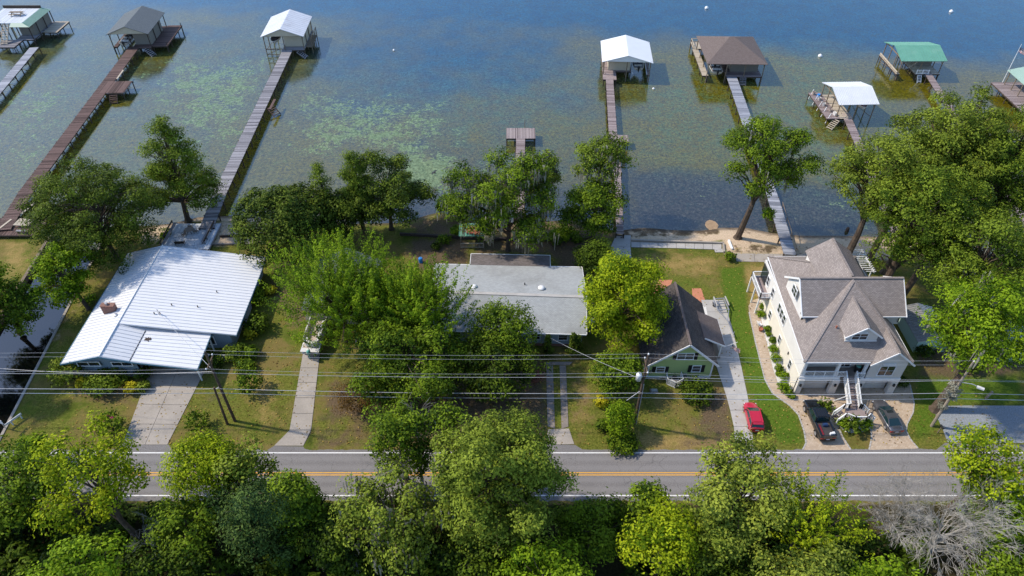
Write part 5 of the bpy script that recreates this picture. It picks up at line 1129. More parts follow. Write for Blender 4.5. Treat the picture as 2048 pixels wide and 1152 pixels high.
# --- g: white metal, ridge across
o = boathouse("small boathouse with corrugated white metal roof and cluttered side walk", (68.2, 132.0), 8.0, 9.6, R(2), 3.8, 5.2, 'x', 'white_roof_corr', PILE2, seam=.35, posts_x=3, posts_y=4)
pad(o, -5.6, -3.0, -5.0, 6.0, .9, 'wood_pinkgrey'); pad(o, -3.0, -.4, -5.0, 5.0, .9, 'wood_pale')
steps(o, (-3.6, -5.1, .8), (-5.3, -6.3, -.6), 6, 1.2, 'wood_pale')
for k in range(5): m2 = MB(); m2.bar((-5.5, -4.6 + 2.5 * k, -.3), (-4.9, -4.6 + 2.5 * k, 1.9), .1); m2.build("fender_post", 'white_paint', o)
boat("red and white bowrider with its bow out of the corrugated white boathouse", 70.0, 130.6, 1.9, R(182), 6.0, 2.3, 'boat_white', 'boat_red')
for k, (dx, dy, mt, nm, lb) in enumerate(((-5.0, 5.0, 'canvas_tan', 'bucket', "tan bucket at the far end of the cluttered boathouse walk"), (-4.6, 2.6, 'boat_white', 'bucket', "white bucket halfway along the cluttered boathouse walk"), (-4.4, .2, 'boat_white', 'bucket', "white tub behind the boathouse steps railing"), (-3.9, -2.3, 'canvas_tan', 'bucket', "tan tub nearest the steps of the cluttered boathouse"), (-4.3, 4.0, 'blue_bright', 'cooler', "blue cooler on the cluttered boathouse walk"), (-3.4, -3.6, 'boat_white', 'cooler', "white cooler beside the cluttered boathouse steps"))):
    mb = MB()
    if nm == 'bucket': mb.lathe((0, 0, 0), [(.28, 0), (.36, .6), (.33, .6), (.27, .08), (.02, .06)], 10)
    else: mb.bx(-.4, .4, -.25, .25, 0, .45); mb.bx(-.42, .42, -.27, .27, .47, .55)
    q = tag(mb.build(nm, mt), lb, nm); q.location = (68.2 + dx, 132.0 + dy, .91); q.rotation_euler.z = k
# --- h: green metal, ridge across
o = boathouse("boathouse with clean green metal gable roof", (89.3, 151.2), 9.9, 9.8, R(0), 3.9, 5.3, 'x', 'green_roof', PILE2, gable=None, seam=.6)
pad(o, -.8, 4.6, -4.8, 4.6, .9, 'wood_pale'); pad(o, -5.0, -4.2, -4.8, 5, .9, 'wood_pale'); m2 = MB(); rail(m2, (-.6, -4.8, .9), (2.0, -4.8, .9), .9, 1.4, .2); m2.build("railing", 'white_paint', o)
steps(o, (.2, -4.9, .8), (.2, -5.8, -.6), 5, .8, 'white_paint')
ch_ = MB(); room(o, .8, 4.2, -1.0, 4.2, .95, 3.8, 'grey_boards')
m2 = MB(); m2.bar((-4.9, -4.7, 1.3), (-4.9, 4.8, 1.3), .14, .25); m2.build("side_rail", 'wood_pale', o)
for x in (-4.9,): m2 = MB(); m2.tube([(-4.6, -4.6, 3.6), (-3.6, -4.7, 1.9), (-2.2, -4.6, 2.6), (-1.0, -4.4, 3.6)], .05, 5); m2.build("hanging_rope", 'wood_pale', o)
# --- i: faded green at the right edge
o = boathouse("boathouse with pale faded green roof and open deck, at the lake's right end", (109.8, 137.5), 9.5, 9.0, R(0), 3.9, 5.1, 'y', 'green_roof_faded', PILE2)
pad(o, -6.6, 4.4, -7.8, 5.0, .9, 'wood_pinkgrey')
fp = thing("flag_pole", "tall white flag pole with a flag on the faded green boathouse", "flag pole", (105.6, 142.4, .9))
mb = MB(); mb.tube([(0, 0, 0), (0, 0, 8.5)], [.07, .04], 6); mb.build("pole", 'white_paint', fp); flag_cloth(fp, (.05, 0, 7.9), 1.8, 1.1)
# --- lake deck by the white roofed house
dk = thing("lake_deck", "pale painted deck with bench railings at the foot of the long grey dock", "deck", (-51.6, 89.8, 0))
mb = MB(); boards(mb, (-3.7, -.05), (3.7, -.05), 6.6, .62, .16, .02); mb.build("deck_boards", 'deck_paint', dk, kind="stuff")
for x in (-3.5, 0, 3.5):
    for y in (-3, 0, 3): pile(dk, x, y, -.9, .56, .12)
m2 = MB(); m2.bar((-3.8, -3.4, .45), (-3.8, 3.3, .45), .1, .28); m2.bar((3.75, -3.4, .45), (3.75, 3.3, .45), .1, .28); m2.bar((-3.8, -3.37, .45), (3.75, -3.37, .45), .1, .28); m2.build("rim_beam", 'wood_grey', dk)
for s, x in ((-1, -3.55), (1, 2.5)):
    m2 = MB(); m2.bx(x - .25, x + .25, -2.9 if s < 0 else -2.2, 3.0, 1.02, 1.09); m2.build("bench_seat", 'wood_grey', dk)
    m2 = MB(); m2.bx(x + s * .42 - .05, x + s * .42 + .05, -2.9 if s < 0 else -2.2, 3.0, 1.3, 1.55); m2.build("bench_back", 'wood_dark', dk)
    for y in (-2.6 if s < 0 else -2.0, -.9, 1, 2.8): m2 = MB(); m2.bar((x - .2, y, .62), (x + s * .45, y, 1.5), .1); m2.bar((x + s * .4, y, .62), (x - s * .1, y, 1.03), .08); m2.build("bench_bracket", 'wood_dark', dk)
tb = thing("patio_table", "round dark metal mesh table on the pale lake deck", "table", (-52.1, 90.6, .63))
mb = MB(); mb.lathe((0, 0, .7), [(.72, 0), (.74, .03), (.66, .05), (.02, .05)], 16); mb.build("tabletop", 'concrete_old', tb)
for k in range(4): a = .8 + 1.57 * k; mb = MB(); mb.tube([(.1 * math.cos(a), .1 * math.sin(a), .7), (.5 * math.cos(a), .5 * math.sin(a), 0)], .03, 5); mb.build("leg", 'black_plastic', tb)
def chair(label, x, y, z, rz, mat='concrete_old', group=None):
    o = thing("chair", label, "chair", (x, y, z), rz, group)
    mb = MB(); mb.bx(-.28, .28, -.27, .27, .4, .45); mb.build("seat", mat, o); mb = MB(); mb.slab([(-.28, .27, .45), (.28, .27, .45), (.28, .42, .98), (-.28, .42, .98)], .04); mb.build("backrest", mat, o)
    for sx in (-.25, .25):
        for sy in (-.24, .24): mb = MB(); mb.bar((sx, sy, 0), (sx, sy, .42), .04); mb.build("leg", 'black_plastic', o)
        mb = MB(); mb.bar((sx, -.24, .64), (sx, .32, .66), .05); mb.build("armrest", mat, o)
    return o
for k, (dx, dy, sd) in enumerate(((1.05, -.1, "long grey dock"), (-.6, -.95, "white roofed house"), (-.2, 1.1, "lake"))): chair("dark mesh chair at the round deck table, nearest the " + sd, -52.1 + dx, 90.6 + dy, .63, math.atan2(-dx, dy) + 3.14, group="chairs round the lake deck table")
lv = thing("loveseat", "dark metal love seat alone on the lake deck", "seat", (-52.6, 87.6, .63), R(185))
mb = MB(); mb.bx(-.7, .7, -.3, .3, .38, .44); mb.build("seat", 'concrete_old', lv); mb = MB(); mb.slab([(-.7, .3, .44), (.7, .3, .44), (.7, .45, .95), (-.7, .45, .95)], .05); mb.build("backrest", 'wood_dark', lv)
for sx in (-.65, .65): mb = MB(); mb.bar((sx, -.25, 0), (sx, -.25, .62), .05); mb.bar((sx, .25, 0), (sx, .25, .62), .05); mb.bar((sx, -.28, .63), (sx, .34, .63), .06); mb.build("leg", 'black_plastic', lv)
# --- platform at the foot of the brown dock
pl = thing("dock_landing", "dark wooden landing with a low rail at the foot of the brown dock", "deck", (-81.5, 92.2, 0))
mb = MB(); boards(mb, (-4.5, 0), (4.8, 0), 4.6, .62); mb.build("deck_boards", 'wood_brown', pl, kind="stuff")
for x in (-4, 0, 4.6):
    for y in (-2.1, 2.1): pile(pl, x, y, -1.4, .6)
m2 = MB(); m2.bar((-4.5, -2.32, .5), (4.8, -2.32, .5), .1, .3); m2.build("rim_beam", 'wood_dark', pl)
sw = thing("slatted_table", "low square slatted table on the dark dock landing", "table", (-79.9, 92.7, .63), R(-5))
for k in range(7): mb = MB(); mb.bx(-1.3, 1.3, -.9 + .26 * k, -.68 + .26 * k, .5, .56); mb.build("slat", 'wood_pale', sw)
for sx in (-1.2, 1.2):
    for sy in (-.85, .85): mb = MB(); mb.bar((sx, sy, 0), (sx, sy, .5), .1); mb.build("leg", 'wood_post', sw)
bn = thing("bench", "short grey bench at the edge of the dock landing", "bench", (-79.3, 90.6, .63))
mb = MB(); mb.bx(-.8, .8, -.2, .2, .4, .46); mb.build("seat", 'wood_grey', bn)
for sx in (-.65, .65): mb = MB(); mb.bx(sx - .06, sx + .06, -.18, .18, 0, .4); mb.build("leg", 'wood_post', bn)
mb = MB(); mb.bar((-83.5, 90.5, .9), (-82.6, 93.8, .9), .35, .12); mb.bar((-81.6, 95.2, 1.0), (-80.9, 98.6, 1.0), .35, .12); tag(mb.build("plank_rail", 'wood_pale'), "weathered plank rails beside the foot of the brown dock", "rail")
# buoys, bird, submerged stump
for k, (px, py, lb) in enumerate(((1413, 17, "white mooring buoy beyond the brown hip roofed boathouse"), (1902, 24, "white mooring buoy beyond the green metal boathouse"), (1640, 113, "white mooring buoy between the brown and corrugated boathouses"), (788, 101, "white float on open water right of the old white boathouse"), (1307, 178, "small white float at the mouth of the bright white boathouse"))):
    c = G(px, py, LAKE_Z); r = .5 if k < 3 else .28; bo = thing("buoy", lb, "buoy", (c.x, c.y, LAKE_Z))
    mb = MB(); mb.lathe((0, 0, 0), [(.3 * r, -.5 * r), (.85 * r, -.2 * r), (r, .3 * r), (.8 * r, .85 * r), (.3 * r, 1.1 * r), (.12 * r, 1.3 * r)], 12); mb.build("float", 'white_paint', bo, True)
    mb = MB(); mb.lathe((0, 0, r * 1.25), [(.1 * r, 0), (.2 * r, .12 * r), (.05 * r, .2 * r)], 8); mb.build("ring", 'steel', bo)
bd = thing("bird", "dark bird with spread wings low over the water by the mossy tree", "bird", tuple(G(868, 345, 1.2)), R(60))
mb = MB(); mb.lathe((0, 0, 0), [(.02, -.5), (.1, -.3), (.15, 0), (.1, .25), (.07, .35), (.08, .42), (.02, .55)], 8); q = mb.build("body", 'black_plastic', bd, True); q.rotation_euler = (R(-90), 0, 0)
for s in (-1, 1): mb = MB(); mb.slab([(0, -.12, .03), (s * .55, -.18, .16), (s * .95, -.3, .1), (s * .6, .14, .14), (0, .16, .03)][::s], .02); mb.build("wing", 'black_plastic', bd)
mb = MB(); mb.lathe((0, 0, 0), [(.35, -1), (.3, .3), (.22, .7), (.1, .75)], 9); tag(mb.build("stump", 'wood_dark'), "dark stump standing in the shallows right of the beach walkway", "stump").location = G(1694, 462, LAKE_Z)
mb = MB(); pts = GP([(1416, 466), (1418, 459), (1413, 455), (1410, 450), (1411, 445), (1414, 442), (1419, 440), (1424, 441), (1430, 443), (1434, 447), (1437, 451), (1435, 456), (1432, 459), (1436, 466)], LAKE_Z)
mb.slab([(p_.x, p_.y, LAKE_Z + .03) for p_ in pts][::-1], .25); o = mb.build("sandbar", 'sand_wet'); struct(o)

# ================================================================== VEHICLES
def wheel(root, x, y, r, w):
    s = 1 if x > 0 else -1
    mb = MB(); mb.tube([(x - w / 2, y, r), (x - w * .42, y, r), (x + w * .42, y, r), (x + w / 2, y, r)], [r * .9, r, r, r * .9], 16); t = mb.build("wheel", 'rubber', root)
    mb = MB(); mb.tube([(x + s * w * .44, y, r), (x + s * (w / 2 + .012), y, r)], r * .62, 12); rm = mb.build("rim", 'steel', t)
def loft(mb, secs, cap=True):
    n = len(secs[0]); vs = [p_ for s in secs for p_ in s]; fs = []
    for i in range(len(secs) - 1):
        for k in range(n - 1): fs.append((i * n + k, i * n + k + 1, (i + 1) * n + k + 1, (i + 1) * n + k))
    if cap: fs.append(tuple(range(n))[::-1]); m_ = (len(secs) - 1) * n; fs.append(tuple(m_ + k for k in range(n)))
    mb.add(vs, fs)
def car(name, label, cat, x, y, rz, L, W_, prof, cab, r, pm, axles, pickup=False, roofm=None, lights=True):
    """front towards local +y; prof: (y, half width, z low, z shoulder); cab: (y_rear_base, y_rear_top, y_front_top, y_front_base, z_roof, inset)"""
    o = thing(name, label, cat, (x, y, .03), rz)
    mb = MB(); secs = []
    for yy, w, z0, z1 in prof:
        secs.append([(-w * .92, yy, z0), (-w, yy, z0 + .12), (-w, yy, (z0 + z1) / 2 + .05), (-w * .96, yy, z1 - .07), (-w * .86, yy, z1), (-w * .3, yy, z1 + .03), (w * .3, yy, z1 + .03), (w * .86, yy, z1), (w * .96, yy, z1 - .07), (w, yy, (z0 + z1) / 2 + .05), (w, yy, z0 + .12), (w * .92, yy, z0)])
    loft(mb, secs); body = mb.build("body", pm, o, True)
    mod = body.modifiers.new("edge", 'EDGE_SPLIT'); mod.split_angle = R(38)
    yb0, yt0, yt1, yb1, zr_, ins = cab; w = W_ / 2 * .9; zs = max(p_[3] for p_ in prof if yb0 <= p_[0] <= yb1) - .03
    wt = w - ins
    # greenhouse: glass prism under a painted roof
    q = [(-w, yb0, zs), (w, yb0, zs), (w, yb1, zs), (-w, yb1, zs), (-wt, yt0, zr_), (wt, yt0, zr_), (wt, yt1, zr_), (-wt, yt1, zr_)]
    for nm, ids in (("rear_window", (0, 1, 5, 4)), ("side_window", (1, 2, 6, 5)), ("windshield", (2, 3, 7, 6)), ("side_window", (3, 0, 4, 7))):
        mb = MB(); mb.slab([q[i] for i in ids], .03); mb.build(nm, 'glass_teal', o)
    mb = MB(); mb.slab([(-wt, yt0, zr_ + .01), (wt, yt0, zr_ + .01), (wt, yt1, zr_ + .01), (-wt, yt1, zr_ + .01)], .05)
    mb.slab([(-wt * .75, yt0 + .12, zr_ + .05), (wt * .75, yt0 + .12, zr_ + .05), (wt * .75, yt1 - .12, zr_ + .05), (-wt * .75, yt1 - .12, zr_ + .05)], .05); mb.build("roof", roofm or pm, o)
    mb = MB()
    for s in (-1, 1):
        mb.bar((s * w, yb0, zs), (s * wt, yt0, zr_), .1, .07); mb.bar((s * w, yb1, zs), (s * wt, yt1, zr_), .09, .07); ym = (yt0 + yt1) / 2
        mb.bar((s * w, ym, zs), (s * wt, ym, zr_), .07, .06); mb.bar((s * wt, yt0, zr_), (s * wt, yt1, zr_), .1, .08)
    mb.build("pillars", pm, o)
    for s in (-1, 1):
        for yy in axles: wheel(o, s * (W_ / 2 - .11), yy, r, .24)
        mb = MB(); mb.box((s * (W_ / 2 + .08), yb1 - .35, zs + .08), (.2, .14, .16)); mb.build("mirror", pm, o)
        mb = MB(); mb.box((s * W_ * .36, -L / 2 + .02, prof[0][3] - .18), (W_ * .2, .1, .16)); mb.build("tail_light", 'lamp_red', o)
        mb = MB(); mb.box((s * W_ * .34, L / 2 - .08, prof[-1][3] - .12), (W_ * .2, .14, .13)); mb.build("headlight", 'lamp_white', o)
        for yy in axles:
            mb = MB(); mb.tube([(s * (W_ / 2 - .01), yy - r * 1.12, r * .75), (s * (W_ / 2 + .0), yy - r * .8, r * 1.75), (s * (W_ / 2), yy, r * 2.12), (s * (W_ / 2), yy + r * .8, r * 1.75), (s * (W_ / 2 - .01), yy + r * 1.12, r * .75)], .045, 5); mb.build("wheel_arch", 'black_plastic' if pickup else pm, o)
    mb = MB(); mb.box((0, -L / 2 - .03, prof[0][2] + .28), (.42, .03, .16)); mb.build("licence_plate", 'plate_white', o)
    mb = MB(); mb.box((0, -L / 2 + .02, prof[0][2] + .12), (W_ * .92, .16, .22)); mb.box((0, L / 2 - .05, prof[-1][2] + .12), (W_ * .88, .14, .22)); mb.build("bumper", 'black_plastic' if pickup else pm, o)
    return o
c = G(1507, 832, .7)
cr = car("hatchback_car", "bright red hatchback parked on the pale concrete driveway", "car", c.x, c.y, R(-2), 4.2, 1.78,
    [(-2.1, .80, .3, .92), (-1.9, .86, .22, .97), (-1.2, .89, .2, .98), (.3, .89, .2, .96), (1.1, .87, .2, .93), (1.8, .80, .24, .80), (2.1, .62, .3, .66)], (-1.98, -1.55, .15, 1.1, 1.48, .14), .31, 'paint_red', (-1.3, 1.32))
mb = MB(); mb.box((0, -1.75, 1.47), (1.2, .3, .05)); mb.build("rear_spoiler", 'paint_red', cr)
c = G(1638, 838, .9)
pk = car("pickup_truck", "black crew cab pickup truck on the tan paver driveway", "truck", c.x, c.y, R(3), 5.9, 2.0,
    [(-2.95, .92, .5, 1.15), (-2.8, .98, .42, 1.22), (-1.0, .99, .4, 1.22), (.3, .99, .4, 1.22), (1.4, .98, .4, 1.22), (2.5, .95, .42, 1.12), (2.95, .84, .5, .98)], (-.75, -.5, .85, 1.6, 1.92, .12), .42, 'paint_black', (-1.75, 1.95), pickup=True)
mb = MB(); mb.bx(-.82, .82, -2.85, -.85, 1.245, 1.255); mb.build("bed_floor", 'interior', pk)
mb = MB()
for s in (-1, 1): mb.bx(s * .9 - .09, s * .9 + .09, -2.9, -.8, 1.2, 1.42)
mb.bx(-.9, .9, -2.93, -2.82, 1.2, 1.42); mb.bx(-.9, .9, -.85, -.78, 1.2, 1.4); mb.build("bed_side", 'paint_black', pk)
mb = MB(); [mb.bar((-.5 + .25 * k, -.45, 1.98), (-.5 + .25 * k, .8, 1.98), .05, .03) for k in range(5)]; mb.build("roof_rail", 'black_plastic', pk)
for nm, mt, cx, cy, sz, lb, ct in (("cooler", 'boat_blue', .1, -1.3, (.55, .35, .35), "dark blue cooler in the pickup bed", "cooler"), ("plank", 'boat_red', -.55, -1.9, (.14, 1.5, .1), "reddish plank lying in the pickup bed", "plank"), ("bucket", 'white_paint', .65, -2.55, (.3, .3, .3), "white bucket at the tailgate of the pickup bed", "bucket"), ("jug", 'white_paint', .35, -2.6, (.25, .25, .3), "white jug beside the bucket in the pickup bed", "jug")):
    mb = MB(); mb.box((0, 0, sz[2] / 2), sz); mb.box((0, 0, sz[2] + .02), (sz[0] * .8, sz[1] * .5, .05)); q = tag(mb.build(nm, mt), lb, ct); q.matrix_world = Matrix.Translation((c.x, c.y, .03)) @ Matrix.Rotation(R(3), 4, 'Z') @ Matrix.Translation((cx, cy, 1.256))
c = G(1775, 831, .7)
cg = car("sedan_car", "dark grey sedan with sunroof on the tan paver driveway", "car", c.x, c.y, R(5), 4.85, 1.85,
    [(-2.42, .80, .32, .88), (-2.2, .88, .24, .98), (-1.2, .92, .2, .96), (.4, .92, .2, .94), (1.2, .91, .2, .92), (2.0, .85, .22, .80), (2.42, .66, .3, .66)], (-1.95, -1.0, .3, 1.25, 1.43, .2), .33, 'paint_grey', (-1.45, 1.5))
mb = MB(); mb.bx(-.4, .4, -.2, .22, 1.475, 1.49); mb.build("sunroof", 'glass', cg)
mb = MB(); mb.box((0, -1.75, .99), (1.3, .25, .03)); mb.build("boot_lid_edge", 'paint_grey', cg)
# pontoon boat on a trailer
pb = thing("pontoon_boat", "white pontoon boat with curved bench seats on the concrete drive", "boat", (-27.0, 67.3, 0.25), R(-2))
for s in (-1, 1): mb = MB(); mb.tube([(s * .9, -3.3, .75), (s * .9, -3.0, .65), (s * .9, 3.2, .65), (s * .9, 3.7, .85)], [.1, .3, .3, .06], 10); mb.build("pontoon", 'steel', pb, True)
mb = MB(); mb.bx(-1.25, 1.25, -3.3, 3.4, 1.0, 1.1); mb.build("deck", 'boat_white', pb)
mb = MB(); mb.bx(-1.1, 1.1, -2.6, 3.2, 1.1, 1.115); mb.build("carpet", 'canvas_tan', pb)
mb = MB(); arc = [(-1.12, 2.9)] + [(-1.12, -1.2)] + [(1.12 * math.cos(a), -1.2 + 1.3 * math.sin(a)) for a in np.linspace(math.pi, 2 * math.pi, 9)] + [(1.12, 2.9)]
for a, b_ in zip(arc[:-1], arc[1:]): mb.bar((*a, 1.5), (*b_, 1.5), .1, .8)
mb.build("fence_panel", 'boat_white', pb)
mb = MB()
for a, b_ in zip(arc[1:-1], arc[2:]): a2, b2 = Vector((*a, 0)) * .78, Vector((*b_, 0)) * .78; mb.bar((a2.x, a2.y - .15, 1.36), (b2.x, b2.y - .15, 1.36), .55, .5)
mb.build("bench_seat", 'boat_white', pb)
mb = MB(); mb.bx(.2, .9, .3, .9, 1.1, 2.0); mb.build("console", 'boat_white', pb)
mb = MB(); mb.lathe((0, -3.55, 1.0), [(.08, -.8), (.14, -.1), (.26, .1), (.28, .5), (.14, .68), (.02, .7)], 10); mb.build("motor", 'copper_green', pb, True)
tl = thing("boat_trailer", "dark trailer frame beneath the white pontoon boat", "trailer", (-27.0, 67.3, 0), R(-2))
for s in (-1, 1): mb = MB(); mb.bar((s * .5, -3.2, .5), (s * .5, 3.6, .5), .1, .14); mb.build("frame_rail", 'steel', tl); wheel(tl, s * .75, -.8, .3, .2); wheel(tl, s * .75, .1, .3, .2)
mb = MB()
for y in (-3.1, -1.2, .6, 2.6): mb.bar((-.8, y, .6), (.8, y, .6), .1)
mb.bar((0, 3.5, .5), (0, 5.2, .45), .1); mb.build("cross_member", 'steel', tl)
t2 = thing("boat_trailer", "empty galvanized boat trailer on the pale concrete drive", "trailer", (30.3, 74.0, 0.06), R(4))
for s in (-1, 1):
    mb = MB(); mb.bar((s * .8, -1.2, .45), (s * .75, 1.3, .45), .14, .16); mb.bar((s * .75, -1.2, .45), (0, -3.3, .42), .1, .12); mb.build("frame_rail", 'steel', t2)
    mb = MB(); mb.bar((s * .85, -.7, .9), (s * .85, 1.2, .9), .16, .1); mb.build("bunk", 'concrete_pale', t2); wheel(t2, s * 1.02, .3, .3, .2)
    mb = MB(); mb.tube([(s * 1.02, -.15, .45), (s * 1.02, .0, .7), (s * 1.02, .6, .7), (s * 1.02, .75, .45)], .07, 5); mb.build("fender", 'steel', t2)
mb = MB()
for y in (-1.1, .2, 1.25): mb.bar((-.8, y, .45), (.8, y, .45), .12)
mb.bar((0, -3.2, .42), (0, -6.4, .42), .1); mb.bar((0, -6.0, .42), (0, -6.0, 1.0), .08); mb.build("cross_member", 'steel', t2)

# ================================================================== UTILITY POLES AND WIRES
def pole(label, x, y, h, lean=(0, 0), mat='pole_wood', arm=True, name="utility_pole"):
    o = thing(name, label, "utility pole", (x, y, 0)); top = Vector((lean[0], lean[1], h))
    mb = MB(); mb.tube([(0, 0, -.5), (lean[0] / 2, lean[1] / 2, h / 2), top], [.19, .165, .12], 9); mb.build("shaft", mat, o)
    mb = MB(); mb.lathe(top, [(.05, 0), (.1, .05), (.12, .16), (.06, .26)], 8); mb.build("insulator", 'lamp_white', o, True)
    if arm:
        zc = h - 1.9; k = zc / h; cx, cy = lean[0] * k, lean[1] * k
        mb = MB(); mb.bar((cx, cy - 1.2, zc), (cx, cy + 1.2, zc), .11, .13); mb.bar((cx, cy - .9, zc), (cx, cy, zc - .8), .04); mb.bar((cx, cy + .9, zc), (cx, cy, zc - .8), .04); mb.build("crossarm", mat, o)
        for s in (-1.1, 1.1): mb = MB(); mb.lathe((cx, cy + s, zc + .06), [(.05, 0), (.1, .06), (.11, .16), (.05, .24)], 8); mb.build("insulator", 'lamp_white', o, True)
    return o
XP = [-105, -34.44, 15.1, 51.8, 118]; YP = [54.3, 53.7, 53.1, 52.9, 52.6]; HP = [12.8, 12.8, 12.9, 11.6, 12.4]
LEAN = [(0, 0), (0, 0), (0.1, 0), (0.25, .3), (0, 0)]
p_l = pole("brown utility pole paired with a short brace pole on the left lawn", XP[1], YP[1], HP[1])
p_c = pole("utility pole with white transformer beside the leafy hedge", XP[2], YP[2], HP[2], LEAN[2])
p_r = pole("weathered vine covered utility pole with a street light beside the gravel lot", XP[3], YP[3], HP[3], LEAN[3], 'pole_grey', False)
pole("utility pole far along the road beyond the canal", XP[0], YP[0], HP[0]); pole("utility pole far along the road past the gravel lot", XP[4], YP[4], HP[4])
br = thing("brace_pole", "short dark brace pole standing beside the tall left utility pole", "utility pole", (-35.25, 53.2, 0))
mb = MB(); mb.tube([(0, 0, -.4), (.3, .1, 7.0)], [.17, .12], 8); mb.build("shaft", 'pole_wood', br)
mb = MB(); mb.bar((.25, .05, 6.6), (.8, .5, 6.7), .05); mb.build("tie_bar", 'steel', br)
tf = MB(); tf.lathe((-.55, -.1, 8.7), [(.2, 0), (.34, .06), (.34, .95), (.3, 1.05), (.12, 1.1), (.05, 1.2)], 12); tf.build("transformer", 'lamp_white', p_c, True)
tf = MB(); tf.lathe((-.55, -.1, 9.8), [(.05, 0), (.09, .1), (.04, .3)], 7); tf.bar((-.35, -.1, 9.2), (0.05, 0, 9.2), .08); tf.build("bushing", 'steel', p_c)
tf = MB(); tf.bar((-.05, 0, 6.6), (-1.5, -.3, 5.2), .05); tf.bar((.2, -.15, .3), (.2, -.15, 8.0), .06); tf.build("guy_bracket", 'cable_pale', p_c)
tf = MB(); tf.tube([(.2, .2, 8.2), (1.0, -.5, 8.7), (1.5, -.9, 8.7)], .05, 6); sl_ = tf.build("lamp_arm", 'steel', p_r)
tf = MB(); tf.box((1.7, -1.05, 8.65), (.75, .3, .2), R(-32)); tf.build("street_lamp", 'lamp_white', sl_)
tf = MB(); tf.box((1.72, -1.06, 8.53), (.5, .22, .05), R(-32)); tf.build("lens", 'glass_pale', sl_)
def wire(label, zs, dy, r, mat='cable_pale', sag=.5, pts=None, group=None):
    mb = MB(); P_ = []
    if pts is None:
        pts = [Vector((XP[i] + LEAN[i][0] * zs[i] / HP[i], YP[i] + LEAN[i][1] * zs[i] / HP[i] + dy, zs[i])) for i in range(5)]
    for a, b_ in zip(pts[:-1], pts[1:]):
        a, b_ = Vector(a), Vector(b_); n = 14
        for k in range(n): t = k / n; p_ = a.lerp(b_, t); p_.z -= sag * 4 * t * (1 - t) * (b_ - a).length / 45; P_.append(p_)
    P_.append(Vector(pts[-1])); mb.tube(P_, r, 5)
    return tag(mb.build("power_line", mat), label, "cable", group)
wire("thin top wire strung along the tips of the utility poles", [13.0, 13.0, 13.1, 11.8, 12.6], 0, .010)
wire("thin wire on the lake side of the utility pole crossarms", [11.1, 11.1, 11.2, 9.9, 10.7], 1.1, .010)
wire("thin wire on the road side of the utility pole crossarms", [11.1, 11.1, 11.2, 9.9, 10.7], -1.1, .010)
wire("pale neutral wire below the utility pole crossarms", [9.9, 9.3, 9.4, 8.6, 9.2], -.15, .02, sag=.4)
wire("thick bright telephone cable, the boldest of the lines along the poles", [7.2, 6.5, 6.45, 6.5, 6.2], -.2, .03, sag=.35)
wire("lower dark telephone cable just under the thick bright one", [6.5, 5.7, 5.6, 5.5, 5.6], -.2, .028, 'steel', .4)
wire("service drop from the left pole to the white metal roof", None, 0, .025, 'steel', .5, [(-34.44, 53.7, 9.6), (-47.6, 67.9, 5.3)])
wire("twisted service drop from the transformer pole to the grey ranch house", None, 0, .02, 'cable_pale', .9, [(15.0, 53.2, 8.6), (3.8, 65.7, 3.3)])
wire("dashed looking twisted cable sagging over the canal from the left pole", None, 0, .022, 'cable_pale', 1.2, [(-34.44, 53.7, 9.4), (-66, 57, 6.6), (-105, 58, 9.3)])
wire("service drop from the vine covered pole towards the tall beige house", None, 0, .02, 'steel', .8, [(52, 53.1, 8.6), (15.1, 53.1, 8.9)])
mast = MB(); mast.tube([(-47.6, 68.0, 4.3), (-47.6, 68.0, 5.4)], .06, 6); tag(mast.build("service_mast", 'steel'), "steel service mast on the white metal roof", "mast")

# ================================================================== SMALL THINGS
sg = thing("street_sign", "green street name sign with white reflector boards at the canal bridge", "sign", (-62.35, 52.55, 0))
mb = MB(); mb.tube([(0, 0, 0), (0, 0, 2.5)], .05, 6); mb.build("post", 'steel', sg)
mb = MB(); mb.box((0, 0, 2.75), (1.2, .04, .42), R(78)); mb.build("sign_panel", 'sign_green', sg); mb = MB(); mb.box((0, 0, 2.75), (1.0, .05, .07), R(78)); mb.box((0, .0, 2.62), (.8, .05, .06), R(78)); mb.build("lettering", 'plate_white', sg)
mb = MB(); mb.box((.05, -.1, 1.5), (.75, .04, .75), R(-15)); q = mb.build("route_panel", 'plate_white', sg)
gr_ = thing("guardrail", "white painted guard rail end at the canal bridge by the road", "guard rail", (-62.0, 52.7, 0))
mb = MB(); mb.bar((-9, -1.4, .7), (-.6, -1.4, .7), .08, .28); mb.bar((-.1, -.2, .7), (1.0, 1.6, .7), .08, .28); mb.build("rail", 'white_paint', gr_)
for x, y in ((-8.5, -1.4), (-4.5, -1.4), (-.8, -1.4), (.3, .4), (.9, 1.4)): mb = MB(); mb.bar((x, y, 0), (x, y, .85), .12); mb.build("post", 'white_paint', gr_)
mx = thing("mailbox", "dark mailbox on a leaning post at the gravel lot corner", "mailbox", (52.1, 51.9, 0), R(10))
mb = MB(); mb.bar((0, 0, 0), (.1, 0, 1.1), .1); mb.build("post", 'wood_post', mx); mb = MB(); mb.tube([(.1, -.3, 1.2), (.1, .3, 1.2)], .14, 8); mb.build("box", 'black_plastic', mx)
mb = MB(); mb.bar((0, 0, 0), (.35, .1, 1.3), .22); tag(mb.build("stub_post", 'pole_grey'), "short pale leaning post behind the gravel lot", "post").location = (60.6, 57.2, 0)
pm_ = thing("water_meter", "grey meter pedestal on the lawn before the green cottage", "pedestal", (18.3, 58.3, 0))
mb = MB(); mb.bx(-.5, .5, -.3, .3, 0, .25); mb.build("base", 'concrete_old', pm_); mb = MB(); mb.bx(-.35, .35, -.2, .2, .25, .4); mb.build("lid", 'steel', pm_)
bb = thing("birdbath", "green birdbath in the shrub bed beside the white roofed house", "birdbath", (-35.9, 62.7, 0))
